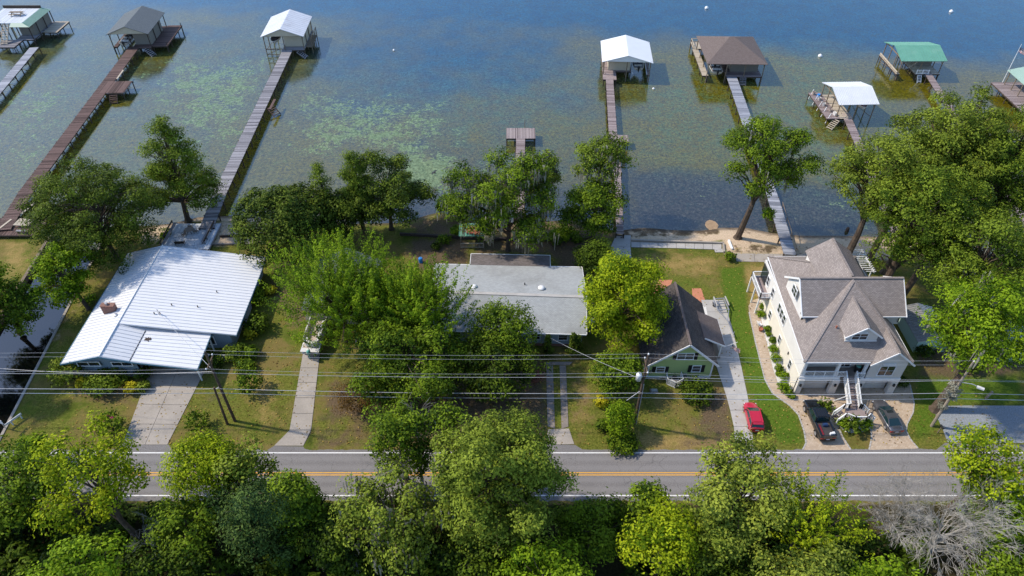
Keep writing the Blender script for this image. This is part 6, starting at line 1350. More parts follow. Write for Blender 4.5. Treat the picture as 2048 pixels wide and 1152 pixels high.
mb = MB(); mb.lathe((0, 0, 0), [(.25, 0), (.12, .15), (.1, .7), (.4, .82), (.45, .92), (.38, .9), (.05, .84)], 12); mb.build("bowl", 'copper_green', bb, True)
ln = thing("lattice_fence", "white lattice panel at the porch of the white roofed house", "fence", (-39.0, 63.6, 0))
mb = MB()
for k in range(14): mb.bar((-1.4 + .22 * k, 0, .1), (-1.4 + .22 * k, 0, 1.2), .05)
for k in range(6): mb.bar((-1.5, 0, .15 + .2 * k), (1.6, 0, .15 + .2 * k), .05, .05)
mb.build("slats", 'white_paint', ln, kind="stuff")
for x in (-1.5, 1.6): mb = MB(); mb.bar((x, 0, 0), (x, 0, 1.4), .1); mb.build("post", 'white_paint', ln)
bin_ = thing("rubbish_bin", "black wheeled bin beside the green cottage porch", "bin", (26.9, 70.4, 0.06), R(10))
mb = MB(); mb.slab([(-.3, -.35, 1.05), (.3, -.35, 1.05), (.3, .35, 1.05), (-.3, .35, 1.05)], 1.0); mb.build("body", 'black_plastic', bin_); mb = MB(); mb.box((0, 0, 1.1), (.68, .8, .08)); mb.build("lid", 'black_plastic', bin_)
for s in (-.28, .28): mb = MB(); mb.tube([(s - .04, .36, .1), (s + .04, .36, .1)], .1, 8); mb.build("wheel", 'rubber', bin_)
ac2 = chair("white garden chair between the clipped shrubs of the beige house", 34.9, 70.1, .03, R(100), 'white_paint')
pot = MB(); pot.lathe((0, 0, 0), [(.2, 0), (.3, .4), (.33, .45), (.28, .45), (.2, .3), (.02, .3)], 10); tag(pot.build("flower_pot", 'terracotta_pot'), "terracotta pot beside the white garden chair", "pot").location = (34.85, 69.2, .03)
bt = MB(); bt.lathe((0, 0, 0), [(.3, 0), (.35, .7), (.3, .85), (.1, .9)], 10); tag(bt.build("barrel", 'blue_bright'), "bright blue barrel between the green tree and the grey house", "barrel").location = (-14.2, 84.0, 0)

# ================================================================== TREES AND SHRUBS
def unit(v): return v / (np.linalg.norm(v, axis=-1, keepdims=True) + 1e-9)
def leaves(C, O, r, n, ln, wd, flat=.58, style='puff', up=.35, ctint=None):
    """C clump centres, O outward directions, r clump radii, n leaves per clump"""
    k = len(C); n = np.broadcast_to(np.asarray(n), (k,)).astype(int); id_ = np.repeat(np.arange(k), n); m = len(id_)
    d = unit(rng.normal(size=(m, 3))); rad = r[id_] * (.35 + .65 * rng.random(m) ** .5)
    if style == 'spray':
        ax = unit(O[id_] * .75 + np.array([0, 0, .85]) + rng.normal(size=(k, 3))[id_] * .18); t = rng.random(m)
        P_ = C[id_] + ax * (t * r[id_] * 2.2)[:, None] + d * (r[id_] * .42 * (1.05 - t * .8))[:, None]
    elif style == 'droop':
        t = rng.random(m); P_ = C[id_] + d * rad[:, None] * np.array([1, 1, .4]) - np.array([0, 0, 1]) * (t ** 2 * r[id_] * .9)[:, None]
    else:
        P_ = C[id_] + d * rad[:, None] * np.array([1, 1, flat])
    nn = unit(d * .5 + np.array([0, 0, up]) + O[id_] * .35 + rng.normal(size=(m, 3)) * .30)
    t1 = unit(np.cross(nn, rng.normal(size=(m, 3)))); t2 = np.cross(nn, t1)
    sc = rng.uniform(.65, 1.3, m)[:, None]
    V = np.stack([P_ + t1 * sc * ln / 2, P_ + t2 * sc * wd / 2, P_ - t1 * sc * ln / 2, P_ - t2 * sc * wd / 2], 1).reshape(-1, 3)
    ct = np.clip(rng.normal(.5, .32, k), .02, .98) if ctint is None else ctint  # random clump tone, spread wide to put highlight and shade into the colour
    tint = np.clip(ct[id_] + rng.normal(0, .10, m) + d[:, 2] * .07, 0, 1)
    return V, np.repeat(tint, 4)
def leaf_mesh(name, V, tint, mat):
    me = bpy.data.meshes.new(name); nv = len(V); nf = nv // 4
    me.vertices.add(nv); me.vertices.foreach_set('co', V.astype('f').ravel())
    me.loops.add(nv); me.loops.foreach_set('vertex_index', np.arange(nv, dtype='i'))
    me.polygons.add(nf); me.polygons.foreach_set('loop_start', np.arange(0, nv, 4, dtype='i')); me.polygons.foreach_set('loop_total', np.full(nf, 4, 'i'))
    a = me.attributes.new("tint", 'FLOAT', 'POINT'); a.data.foreach_set('value', tint.astype('f'))
    me.update(calc_edges=True); me.materials.append(MATS[mat]); return me
def crown_clumps(R_, V_, kind, nc):
    """clump centres in a crown of radius R_, half height V_, about the origin"""
    if kind == 'cone':
        t = rng.random(nc) ** .75; a = rng.random(nc) * 6.283; rr = R_ * (1 - t) ** .75 * rng.uniform(.55, 1.0, nc) * (1 + .18 * np.sin(a * 3 + t * 9))
        C = np.stack([rr * np.cos(a), rr * np.sin(a), -V_ + 2 * V_ * t], 1); O = unit(np.stack([np.cos(a), np.sin(a), np.full(nc, .25)], 1)); return C, O
    if kind == 'tiers':
        nl = 22; t = (np.arange(nl) + .5) / nl; a = 2.39996 * np.arange(nl) + rng.random() * 6; rad = .68 * (1 - t) ** .6 * rng.uniform(.7, 1.25, nl)
        L = np.stack([rad * np.cos(a), rad * np.sin(a), -.85 + 1.75 * t], 1); lr = (.36 - .18 * t) * rng.uniform(.8, 1.2, nl); w = lr ** 2; k = rng.choice(nl, nc, p=w / w.sum())
        d = unit(rng.normal(size=(nc, 3))); d[:, 2] = np.abs(d[:, 2]) * np.where(rng.random(nc) < .25, -1, 1)
        P_ = L[k] + d * (lr[k] * rng.uniform(.5, 1, nc))[:, None] * np.array([1, 1, .55]); return P_ * np.array([R_, R_, V_]), unit(d + L[k])
    if kind in ('cypress', 'lobed'):
        cy = kind == 'cypress'; nl = 44 if cy else 18
        i = np.arange(nl) + .5; ph = np.arccos(1 - 1.78 * i / nl); th = 2.39996 * i + rng.random() * 6
        L = np.stack([np.cos(th) * np.sin(ph), np.sin(th) * np.sin(ph), np.cos(ph)], 1) + rng.normal(size=(nl, 3)) * .09
        L *= (rng.uniform(.60, .84, nl) if cy else rng.uniform(.50, .86, nl))[:, None]
        lr = rng.uniform(.17, .27, nl) if cy else rng.uniform(.19, .378, nl); w = lr ** 2; k = rng.choice(nl, nc, p=w / w.sum())
        d = unit(rng.normal(size=(nc, 3))); d[:, 2] = np.where(d[:, 2] < -.3, -d[:, 2], d[:, 2])
        P_ = L[k] + d * (lr[k] * rng.uniform(.5, 1, nc))[:, None]
        core = rng.random(nc) < (.22 if cy else .12); P_[core] *= .62; O = unit(d + L[k] * .6); return P_ * np.array([R_, R_, V_]), O
    d = unit(rng.normal(size=(nc, 3))); d[:, 2] = np.where((d[:, 2] < -.45) & (rng.random(nc) < .75), -d[:, 2], d[:, 2])
    nl = 9; L = unit(rng.normal(size=(nl, 3))); lob = np.max(d @ L.T, axis=1); f = .74 + .26 * np.clip((lob - .55) / .4, 0, 1)
    rr = f * (1 - .5 * rng.random(nc) ** 1.8)
    if kind == 'spray': rr = f * rng.uniform(.3, 1.0, nc)
    return d * rr[:, None] * np.array([R_, R_, V_]), d
def limbs(mb, base, top, C, n, r0):
    """trunk from base to top with n limbs reaching towards clumps C"""
    base, top = Vector(base), Vector(top); h = (top - base).length; j = Vector((rng.normal() * .03 * h, rng.normal() * .03 * h, 0))
    tr = [base + Vector((0, 0, -.3)), base + Vector((0, 0, .35)), base.lerp(top, .35) + j, base.lerp(top, .7) - j * .4, top]
    mb.tube(tr, [r0 * 1.75, r0 * 1.1, r0 * .82, r0 * .5, r0 * .14], 8)
    def trunk_at(t):
        t *= 3; i = min(2, int(t)); return tr[i + 1].lerp(tr[i + 2], t - i)
    sel = rng.choice(len(C), min(n, len(C)), replace=False)
    for s in sel:
        e = Vector(C[s]); zf = (e.z - base.z) / max(.1, top.z - base.z); t = min(.92, max(.22, zf * .78 - .12)); a = trunk_at(t)
        mid = a.lerp(e, .55) + Vector((rng.normal() * .25, rng.normal() * .25, .12 * (e - a).length)); rr = r0 * (.42 - .25 * t)
        mb.tube([a, mid, e], [rr, rr * .55, .03], 5, cap=False)
def tree(name, label, bbox, H, kind='round', leaf='leaf_mid', lean=(0, 0), dens=1.0, ln=.46, wd=.27, cr=1.15, style='puff', trunk=.0, bark='bark', moss=0, group=None, cat="tree", base=None, vmax=.5, mosspart=None, clump_scale=1.0):
    ln, wd = ln * .74, wd * .74; x0, x1, y0, y1 = bbox; cx, cy = (x0 + x1) / 2, (y0 + y1) / 2; zc = H * .6
    for _ in range(6):
        c = G(cx, cy, zc); s = pxm(c); ph = dep(c); R_ = (x1 - x0) / 2 / s
        hv = (y1 - y0) / 2 / s; V_ = math.sqrt(max(hv ** 2 - (R_ * math.sin(ph)) ** 2, (.38 * R_) ** 2)) / math.cos(ph); V_ = min(V_, H * vmax); zc = H - V_
    cr_ = min(cr * clump_scale, R_ * .36); Rc, Vc = (R_ * 1.06, V_ * 1.06) if kind in ('lobed', 'cypress', 'tiers') else (R_ * 1.08, V_ * 1.05) if kind == 'spray' else (R_ - cr_ * .3, max(V_ - cr_ * .2, .5))
    area = math.pi * R_ * max(V_, .6 * R_); nl = int(88 * area * dens * min(1.9, (.46 * .27) / (ln * wd))); nc = max(40, int(4.6 * dens ** .5 * area / (cr_ ** 2)))
    C, O = crown_clumps(Rc, Vc, kind, nc); r = cr_ * rng.uniform(.65, 1.25, nc)
    if base: b0 = G(*base); lean = (b0.x - c.x, b0.y - c.y)
    bx_, by_ = c.x + lean[0], c.y + lean[1]; o = thing(name, label, cat, (bx_, by_, 0), 0, group)
    C = C + np.array([-lean[0], -lean[1], zc])
    V, t = leaves(C, O, r, max(10, nl // nc), ln, wd, style=style)
    mb = MB(); r0 = trunk or (.08 + .017 * H); limbs(mb, (0, 0, 0), (-lean[0], -lean[1], zc + V_ * .55), C, int(16 + nc * .12), r0)
    link("trunk", mb.mesh("trunk"), bark, o); link("crown", leaf_mesh("crown", V, t, leaf), None, o)
    if moss:
        low = C[rng.choice(nc, moss)]; m = moss; L = rng.uniform(.8, 3.2, m); q = []
        for p_, l in zip(low, L):
            for k in range(5):
                a = p_ + rng.normal(size=3) * .35; w = rng.uniform(.08, .22); dx, dy = rng.normal(size=2); dd = np.array([dx, dy, 0]) / math.hypot(dx, dy) * w
                bt = a + np.array([rng.normal() * .12, rng.normal() * .12, -l * rng.uniform(.6, 1)]); q += [a - dd, a + dd, bt + dd * .25, bt - dd * .25]
        q = np.array(q); link("spanish_moss", leaf_mesh("spanish_moss", q, np.repeat(rng.random(len(q) // 4), 4), 'moss_leaf'), None, o, kind="stuff")
    return o
def bare_tree(name, label, base, H, spread, lean, mat='bark_pale', depth=5, n0=9, sides=3, r0=.2, cat="tree", trunkf=.3):
    o = thing(name, label, cat, (base[0], base[1], 0)); mb = MB(); br_ = MB()
    def grow(p, d, L, r, k, tgt):
        q = [p]; rr = [r]
        for i in range(3):
            d = (d + Vector((rng.normal() * .16, rng.normal() * .16, rng.normal() * .12 - .02 * (depth - k)))).normalized(); p = p + d * L / 3; q.append(p); rr.append(max(.011, r * (1 - .25 * (i + 1))))
        tgt.tube(q, rr, sides if k < depth else 5, cap=False)
        if k > 0:
            for _ in range(3 if k > 1 else 5):
                i = rng.integers(1, 4); dd = (d + Vector(rng.normal(size=3) * .36)).normalized(); grow(q[i], dd, L * rng.uniform(.55, .78), rr[i] * .62, k - 1, br_)
    top = Vector((lean[0] * trunkf, lean[1] * trunkf, H * trunkf)); mb.tube([(0, 0, -.3), (0, 0, .2), top], [r0 * 1.5, r0, r0 * .8], 8)
    for i in range(n0):
        a = i / n0 * 6.283 + rng.random(); d = Vector((math.cos(a) * spread + lean[0] / H, math.sin(a) * spread + lean[1] / H, rng.uniform(.5, 1.1))).normalized()
        grow(top * rng.uniform(.3, 1), d, H * rng.uniform(.26, .4), r0 * .45, depth, mb if False else br_)
    mb.build("trunk", mat, o); link("branches", br_.mesh("branches"), mat, o); return o
SHRUB = {}
def shrub(label, px, py, r, h, leaf='leaf_mid', name="shrub", z=0.0, group=None, dens=1.0, ln=.3, wd=.2, style='puff', kind='round', cat="shrub", xy=None):
    c = G(px, py, h * .5) if xy is None else Vector((xy[0], xy[1], 0)); o = thing(name, label, cat, (c.x, c.y, z), rng.random() * 6, group)
    key = (leaf, style, kind, round(r / (h + .01), 1), ln, r < .7)
    if key in SHRUB and rng.random() < .7:
        me, ms, r_, h_ = SHRUB[key]
    else:
        cr_ = min(.5, r * .38); area = math.pi * r * max(r, h / 2); nc = max(14, int(3.0 * area / cr_ ** 2)); C, O = crown_clumps(r - cr_ * .5, h / 2 - cr_ * .25, kind, nc); C[:, 2] += h / 2
        rr = cr_ * rng.uniform(.65, 1.2, nc); V, t = leaves(C, O, rr, max(8, int(75 * area * dens * .06 / (ln * wd)) // nc), ln, wd, style=style); V[:, 2] = np.maximum(V[:, 2], .03)
        me = leaf_mesh("foliage", V, t, leaf); mb = MB()
        for k in range(5): a = k * 1.26; mb.tube([(0, 0, -.1), (.12 * r * math.cos(a), .12 * r * math.sin(a), h * .3), (.4 * r * math.cos(a), .4 * r * math.sin(a), h * .7)], [.05, .035, .015], 4, cap=False)
        ms = mb.mesh("stem"); ms.materials.append(MATS['bark']); SHRUB[key] = (me, ms, r, h); r_, h_ = r, h
    s = (r / r_, r / r_, h / h_); link("foliage", me, None, o, None, None, s); link("stem", ms, None, o, None, None, s); return o

# ---- lake shore and gardens
tree("pine_tree", "dense dark pine between the canal and the lake deck, shading the white roof", (62, 322, 318, 545), 16.5, 'cypress', 'leaf_pine', dens=1.35, ln=.5, wd=.2, style='puff')
tree("broadleaf_tree", "small bright green tree leaning over the canal bank", (66, 190, 478, 640), 10.5, 'lobed', 'leaf_bright', lean=(1.6, -.6), ln=.42, wd=.3, cr=.95)
tree("cypress_tree", "tapering yellow-green cypress at the waterline beside the lake deck", (258, 440, 228, 425), 18, 'tiers', 'leaf_cypress', base=(376, 440), dens=1.0, ln=.46, wd=.2, cr=1.0, trunk=.42, vmax=.42)
tree("magnolia_tree", "round dark glossy magnolia beside the sandy shore and the white roof", (466, 680, 345, 545), 13, 'round', 'leaf_magnolia', dens=1.25, ln=.5, wd=.32)
tree("conifer_tree", "pointed pale green conifer top rising behind the magnolia", (612, 678, 328, 445), 13.5, 'tiers', 'leaf_cypress', ln=.4, wd=.16, cr=.9)
tree("cypress_tree", "olive pointed cypress between the magnolia and the dark shore tree", (665, 760, 302, 450), 15, 'tiers', 'leaf_cypress', ln=.45, wd=.18, cr=1.0)
tree("broadleaf_tree", "low dark evergreen between the magnolia and the olive pointed cypress", (628, 735, 375, 485), 9.5, 'lobed', 'leaf_pine', dens=1.2)
tree("broadleaf_tree", "dark spreading shore tree left of the swampy inlet", (690, 856, 302, 475), 13.5, 'lobed', 'leaf_pine', dens=1.1)
tree("broadleaf_tree", "bright green feathery tree over the pontoon boat and blue-grey house", (545, 800, 452, 735), 15.5, 'spray', 'leaf_bright', dens=1.3, ln=.34, wd=.16, cr=1.2, style='spray', vmax=.46)
tree("broadleaf_tree", "bright green bushy tree against the left end of the grey ranch house", (735, 938, 485, 765), 15, 'spray', 'leaf_bright', dens=1.3, ln=.34, wd=.18, cr=1.1, style='spray', vmax=.48)
tree("broadleaf_tree", "mid green tree beneath the power lines left of the ribbon driveway", (690, 930, 610, 822), 10.5, 'lobed', 'leaf_mid', dens=1.2)
tree("broadleaf_tree", "bright green canopy filling the gap between the two feathery trees", (655, 830, 500, 735), 13, 'spray', 'leaf_bright', dens=1.3, ln=.34, wd=.17, cr=1.1, style='spray', vmax=.5)
tree("oak_tree", "olive tree with grey bare limbs in front of the grey ranch roof", (930, 1078, 588, 735), 10.5, 'round', 'leaf_mid', dens=.75, ln=.42, wd=.24)
tree("oak_tree", "lower dark green tree against the front wall of the grey ranch house", (900, 1075, 680, 800), 7.5, 'lobed', 'leaf_dark', dens=1.1)
bare_tree("bare_tree", "leafless grey branches inside the bright feathery tree", (-21.3, 66.5), 9.5, .35, (.4, .2), 'bark_pale', 2, 5, r0=.14, trunkf=.7)
tree("oak_tree", "broad oak hung with grey Spanish moss behind the grey ranch house", (893, 1112, 302, 500), 16, 'lobed', 'leaf_mid', dens=1.0, moss=330, lean=(1.0, -1.0), ln=.44, wd=.27)
tree("oak_tree", "thin mossy tree half hidden at the right of the moss hung oak", (1060, 1125, 300, 420), 12, 'lobed', 'leaf_olive', dens=.7, moss=50)
shrub("bright green shore bush left of the moss hung oak", 898, 408, 2.6, 3.0, 'leaf_bright', ln=.36)
shrub("olive shore bush under the left side of the moss hung oak", 918, 425, 1.7, 2.4, 'leaf_cypress', ln=.36)
tree("cypress_tree", "mossy cypress top beside the narrow pinkish dock", (1143, 1262, 262, 362), 15.5, 'lobed', 'leaf_cypress', lean=(0, .3), dens=.85, moss=40)
tree("broadleaf_tree", "dark green leafy tree at the foot of the narrow pinkish dock", (1124, 1256, 350, 482), 11, 'lobed', 'leaf_mid', dens=1.1)
tree("broadleaf_tree", "dark rounded evergreen between the grey house and the concrete shore path", (1140, 1232, 462, 570), 6.5, 'round', 'leaf_dark', dens=1.1, ln=.36)
tree("broadleaf_tree", "bright lime green tree over the left side of the green cottage", (1156, 1345, 498, 712), 14.5, 'lobed', 'leaf_lime', dens=1.15, ln=.46, wd=.26, cr=1.2)
tree("broadleaf_tree", "dark vine covered lower growth under the bright lime tree", (1180, 1290, 690, 800), 6.5, 'round', 'leaf_mid', dens=1.2)
tree("cypress_tree", "lone mossy cypress with buttressed trunk on the beach", (1460, 1630, 236, 402), 20.5, 'lobed', 'leaf_mid', lean=(-2.2, -.6), dens=1.1, ln=.45, wd=.25, trunk=.5, vmax=.3, moss=40)
shrub("bright tuft of leaves growing from the beach cypress trunk", 1516, 425, 1.3, 2.0, 'leaf_bright', z=5.2, name="leaf_tuft", xy=(39.6, 88.2))
BIG = "tall cypresses crowding the right shore"
for bb_, H_, lf, ln_, lb in (((1668, 1870, 262, 432), 22, 'leaf_olive', (-1.5, -1.5), "tall pale olive cypress reaching furthest out over the lake"), ((1790, 2010, 182, 420), 26, 'leaf_olive', (-1, -1), "tallest olive cypress at the top of the right shore grove"),
                      ((1900, 2120, 215, 480), 25, 'leaf_cypress', (0, -1), "big cypress at the right shore edge behind the grove"), ((1735, 1945, 325, 560), 22, 'leaf_cypress', (-1.5, -1), "mid green cypress in front of the shore grove beside the beige roof"), ((1860, 2060, 420, 640), 20, 'leaf_cypress', (-2.0, -3), "cypress of the grove standing above the mint shed"),
                      ((1855, 2080, 545, 755), 19, 'leaf_bright', (-1.2, -2.0), "feathery light green cypress leaning over the gravel lot side")):
    tree("cypress_tree", lb, bb_, H_, 'cypress', lf, lean=ln_, group=BIG, dens=1.1, ln=.5, wd=.22, cr=1.3, trunk=.55, moss=30 if bb_[2] > 400 else 0)
for px, py, H_, dx, dy, lb in ((1738, 518, 13, 1.5, 0.8, "bare leaning trunk at the beach behind the pergola"), (1768, 545, 14, 3, 1, "thick dark trunk right of the pergola"), (1800, 600, 15, 4, 2.5, "dark trunk beside the right gable of the beige house")):
    b_ = G(px, py); o = thing("cypress_tree", lb, "tree", (b_.x, b_.y, 0)); mb = MB(); mb.tube([(0, 0, -.3), (.1, .1, .8), (dx * .5, dy * .5, H_ * .5), (dx, dy, H_)], [.8, .5, .42, .25], 9); mb.build("trunk", 'bark', o)
    C, O = crown_clumps(3.0, 2.0, 'round', 40); C += np.array([dx, dy, H_ + .5]); V, t = leaves(C, O, np.full(40, .9), 70, .5, .22); link("crown", leaf_mesh("crown", V, t, 'leaf_cypress'), None, o)
tree("broadleaf_tree", "dark round tree on the far canal bank at the left edge", (-70, 72, 525, 690), 11, 'lobed', 'leaf_mid', dens=1.2)
tree("broadleaf_tree", "tall shade tree overhanging the canal from the far bank", (-210, -40, 560, 800), 15, 'lobed', 'leaf_dark', dens=1.0)
tree("holly_tree", "leafy green holly hiding the foot of the transformer pole", (1203, 1275, 795, 878), 5.2, 'round', 'leaf_bright', dens=1.2, ln=.34, wd=.22, cr=.8)
tree("smoke_tree", "rusty brown feathery tree beside the narrow boat drive", (662, 770, 738, 850), 5.0, 'lobed', 'leaf_rust', dens=.75, ln=.42, wd=.12, cr=.9)
# ---- shrubs
for px, py, r, h, lf, lb in ((1245, 884, 2.3, 1.5, 'leaf_mid', "wide clipped hedge at the road edge below the holly"), (1205, 850, 1.15, 1.3, 'leaf_dark', "small dark round shrub beside the clipped hedge"), (1203, 802, 1.0, 1.2, 'leaf_yellow', "yellowish shrub left of the transformer pole"), (1222, 770, 1.6, 2.6, 'leaf_mid', "tall green shrub under the lime tree near the pole"),
        (1395, 782, 2.6, 2.3, 'leaf_dark', "big dark rounded shrub against the green cottage front"), (1205, 500, 1.8, 2.4, 'leaf_cypress', "green shrub with pink tips beside the shore path"), (1112, 480, 1.3, 1.6, 'leaf_dark', "round dark bush in the mulch behind the grey house"), (1155, 478, 1.0, 1.2, 'leaf_mid', "small bush in mulch near the shore trees"),
        (888, 478, 1.4, 1.4, 'leaf_mid', "low green shrub left of the gazebo"), (872, 492, 1.0, 1.2, 'leaf_dark', "dark shrub in front of the low green one left of the gazebo"), (912, 462, 1.1, 2.0, 'leaf_bright', "bright leafy bush against the gazebo side"), (1130, 465, 2.6, 1.0, 'leaf_bright', "spreading groundcover bush behind the mossy oak"),
        (1460, 512, 1.0, 1.5, 'leaf_mid', "leafy shrub at the end of the shore walk"), (210, 758, 3.2, 2.2, 'leaf_cypress', "large yellow-green juniper under the front windows of the blue house"), (165, 765, 1.0, 1.4, 'leaf_yellow', "yellow shrub left of the juniper"), (262, 775, 1.1, 1.4, 'leaf_yellow', "golden shrub right of the juniper beside the driveway"),
        (285, 772, 1.1, 1.3, 'leaf_olive', "grey-green shrub at the edge of the wide driveway"), (140, 745, 2.4, 2.6, 'leaf_olive', "scraggly pale shrub at the corner of the blue house by the canal"), (118, 735, 1.4, 2.2, 'leaf_pale', "thin pale bush on the canal bank"), (285, 745, 1.3, 1.8, 'leaf_dark', "dark shrub by the carport wall"),
        (470, 705, 1.9, 2.2, 'leaf_cypress', "yellow-green shrub at the porch lattice"), (500, 705, 1.3, 1.8, 'leaf_mid', "round green shrub right of the porch lattice"), (430, 722, 1.5, 1.8, 'leaf_dark', "dark shrub under the left utility pole top"), (490, 730, 1.7, 1.4, 'leaf_mid', "low shrub bed behind the birdbath"),
        (515, 645, 2.2, 2.6, 'leaf_dark', "dark glossy camellia along the right wall of the blue house"), (513, 590, 1.7, 2.2, 'leaf_mid', "teal green shrub near the far corner of the blue house wall"), (540, 580, 1.0, 1.5, 'leaf_yellow', "small yellow-green shrub near the blue house far corner"), (503, 665, 1.2, 1.6, 'leaf_yellow', "flowering shrub under the camellia"),
        (500, 768, 1.7, 2.4, 'leaf_mid', "small crape myrtle on the lawn beside the boat drive"), (220, 850, 1.7, 2.3, 'leaf_mid', "pink flowering oleander left of the wide driveway"), (395, 845, 1.5, 2.0, 'leaf_mid', "reddish tipped oleander right of the wide driveway"), (1300, 540, 1.2, 1.5, 'leaf_mid', "shrub beside the terracotta patio"),
        (1650, 815, 1.0, 1.0, 'leaf_cypress', "fern clump left of the front stair"), (1836, 660, 1.6, 1.0, 'leaf_rust', "rusty ground shrub between the beige house and the mint shed"), (180, 600, 1.2, 1.2, 'leaf_mid', "low shrub at the foot of the canal tree"), (1600, 720, .1, .1, 'leaf_mid', None), (1800, 760, 1.3, 1.2, 'leaf_dark', "dark shrub at the right corner of the beige house"),
        (332, 470, 1.2, 1.0, 'leaf_bright', "bright beach grass clump left of the lake deck"), (985, 515, 1.0, .8, 'leaf_mid', "low plant at the foot of the moss hung oak"), (1850, 700, 1.6, 1.6, 'leaf_dark', "dark shrub in front of the mint shed"), (1940, 725, 2.2, 1.8, 'leaf_dark', "dark bush row behind the vine covered pole"), (1100, 640, .1, .1, 'x', None)):
    if lb: shrub(lb, px, py, r, h, lf, style='spray' if 'oleander' in lb or 'myrtle' in lb or 'fern' in lb or 'scraggly' in lb else 'puff', dens=.6 if 'scraggly' in lb or 'thin' in lb else 1.0)
ole = next(o for o in bpy.data.objects if o.get("label", "").startswith("pink flowering oleander"))
for k, (dx, dy, dz) in enumerate(((-.5, .3, 2.1), (.3, .5, 2.3), (.8, -.2, 1.9), (.1, -.5, 2.2), (-.9, -.3, 1.8))):
    V, t = leaves(np.array([[dx, dy, dz]]), np.array([[0, 0, 1.]]), np.array([.28]), 60, .16, .12); link("flower_cluster", leaf_mesh("flower_cluster", V, t, 'petal_pink'), None, ole)
ROW = "clipped shrubs in the white rock bed"
ORD = iter(('first', 'second', 'third', 'fourth', 'fifth', 'sixth', 'seventh', 'eighth', 'ninth', 'tenth', 'eleventh', 'twelfth', 'thirteenth'))
for px, py, r in ((1525, 613, .55), (1522, 627, .75), (1535, 657, .6), (1537, 668, .45), (1546, 680, .65), (1547, 697, .75), (1552, 716, .8), (1559, 736, .7), (1557, 747, .4), (1568, 751, .75), (1568, 772, .95), (1577, 785, .6), (1585, 792, .45)):
    shrub(next(ORD) + " clipped round shrub from the balcony end of the white rock bed", px, py, r, r * 1.45, 'leaf_mid' if r < .72 else 'leaf_bright', group=ROW, ln=.2, wd=.13)
shrub("potted round shrub under the side balcony of the beige house", 1536, 584, .6, 1.0, 'leaf_mid', ln=.2, wd=.13)
for px, py, r, lf, st_, lb in ((1686, 845, 1.0, 'leaf_bright', 'puff', "round shrub left of the sago palm before the front stair"), (1708, 852, 1.25, 'leaf_cypress', 'spray', "spiky sago palm in the rock bed before the front stair"), (1731, 845, 1.0, 'leaf_bright', 'puff', "round shrub right of the sago palm before the front stair")):
    shrub(lb, px, py, r, 1.2, lf, style=st_, ln=.3, wd=.14)
for px, py, h, lb in ((1096, 690, 4.0, "slim dark cypress left of the ranch house window"), (1146, 688, 4.3, "slim dark cypress right of the ranch house window"), (1156, 690, 3.8, "slim dark cypress at the corner of the ranch house")):
    shrub(lb, px, py, .95, h, 'leaf_pine', 'columnar_cypress', kind='cone', ln=.28, wd=.14, cat="tree", dens=1.3)
mb = MB()
for k in range(90):
    a = rng.random() * 6.28; r = rng.random() * 1.2; mb.tube([(r * math.cos(a), r * math.sin(a), .05), (r * math.cos(a) + rng.normal() * .7, r * math.sin(a) + rng.normal() * .7, .3 + .5 * rng.random())], .02, 3)
q = tag(mb.build("brush_pile", 'terracotta_pot'), "pile of reddish dead brush beside the ribbon driveway", "brush pile"); q.location = G(1070, 755)

# ---- wood south of the road
def wood(lb, bb_, H_, kind, lf, **kw): return tree(kw.pop('name', "broadleaf_tree"), lb, bb_, H_, kind, lf, **kw)
wood("olive leafy tree at the left edge south of the road", (-40, 130, 860, 1110), 11, 'lobed', 'leaf_mid', dens=1.0)
wood("open crowned yellow-green maple with a visible leaning trunk south of the road", (82, 292, 852, 1060), 14, 'lobed', 'leaf_lime', dens=.62, cr=1.0, lean=(3.0, -2.5))
wood("low bright bush at the road edge on the far left", (30, 100, 865, 930), 5, 'round', 'leaf_bright')
wood("rounded lime cedar covering the road opposite the wide driveway", (325, 478, 855, 1010), 13.5, 'round', 'leaf_lime', dens=1.2, ln=.4, wd=.18, cr=1.0)
wood("pale feathery tree behind the lime cedar opposite the left pole", (425, 545, 880, 1010), 12, 'lobed', 'leaf_olive', dens=.75)
wood("dark cedar with teal sprays in the middle of the left wood", (430, 600, 915, 1152), 12.5, 'lobed', 'leaf_teal', dens=1.15, ln=.48, wd=.17, style='droop', name="cedar_tree")
wood("round dark green tree opposite the narrow boat drive", (540, 655, 925, 1110), 11.5, 'round', 'leaf_mid', dens=1.2)
wood("light green low tree below the lime cedar", (305, 440, 985, 1110), 9, 'lobed', 'leaf_mid')
wood("pale bright tree top at the bottom left corner", (65, 240, 1075, 1230), 13, 'lobed', 'leaf_bright', dens=1.1)
wood("dark tree top at the bottom between the left trees", (240, 420, 1090, 1240), 9, 'lobed', 'leaf_dark', dens=1.0)
wood("sparse green tree with dead limbs reaching over the road", (735, 870, 805, 975), 13.5, 'lobed', 'leaf_mid', dens=.6, cr=1.0)
wood("small green tree behind the great cypress crown", (850, 935, 800, 880), 12, 'lobed', 'leaf_mid', dens=.7)
wood("mossy olive tree left of the great roadside cypress", (675, 905, 935, 1150), 12, 'lobed', 'leaf_olive', dens=.75, moss=90, name="oak_tree")
wood("great olive cypress towering over the road in the middle", (862, 1126, 806, 1130), 18.5, 'cypress', 'leaf_olive', dens=1.5, ln=.46, wd=.22, cr=1.0, name="cypress_tree", trunk=.5, vmax=.48)
wood("bushy dark green tree right of the great cypress", (1110, 1260, 985, 1130), 6.5, 'lobed', 'leaf_mid', dens=1.1)
wood("small green tree at the road edge opposite the hedge", (1250, 1340, 958, 1045), 8, 'round', 'leaf_mid', dens=1.0)
wood("lime green tree with pale twigs right of the swamp pool", (1248, 1405, 1000, 1152), 11.5, 'lobed', 'leaf_lime', dens=.85)
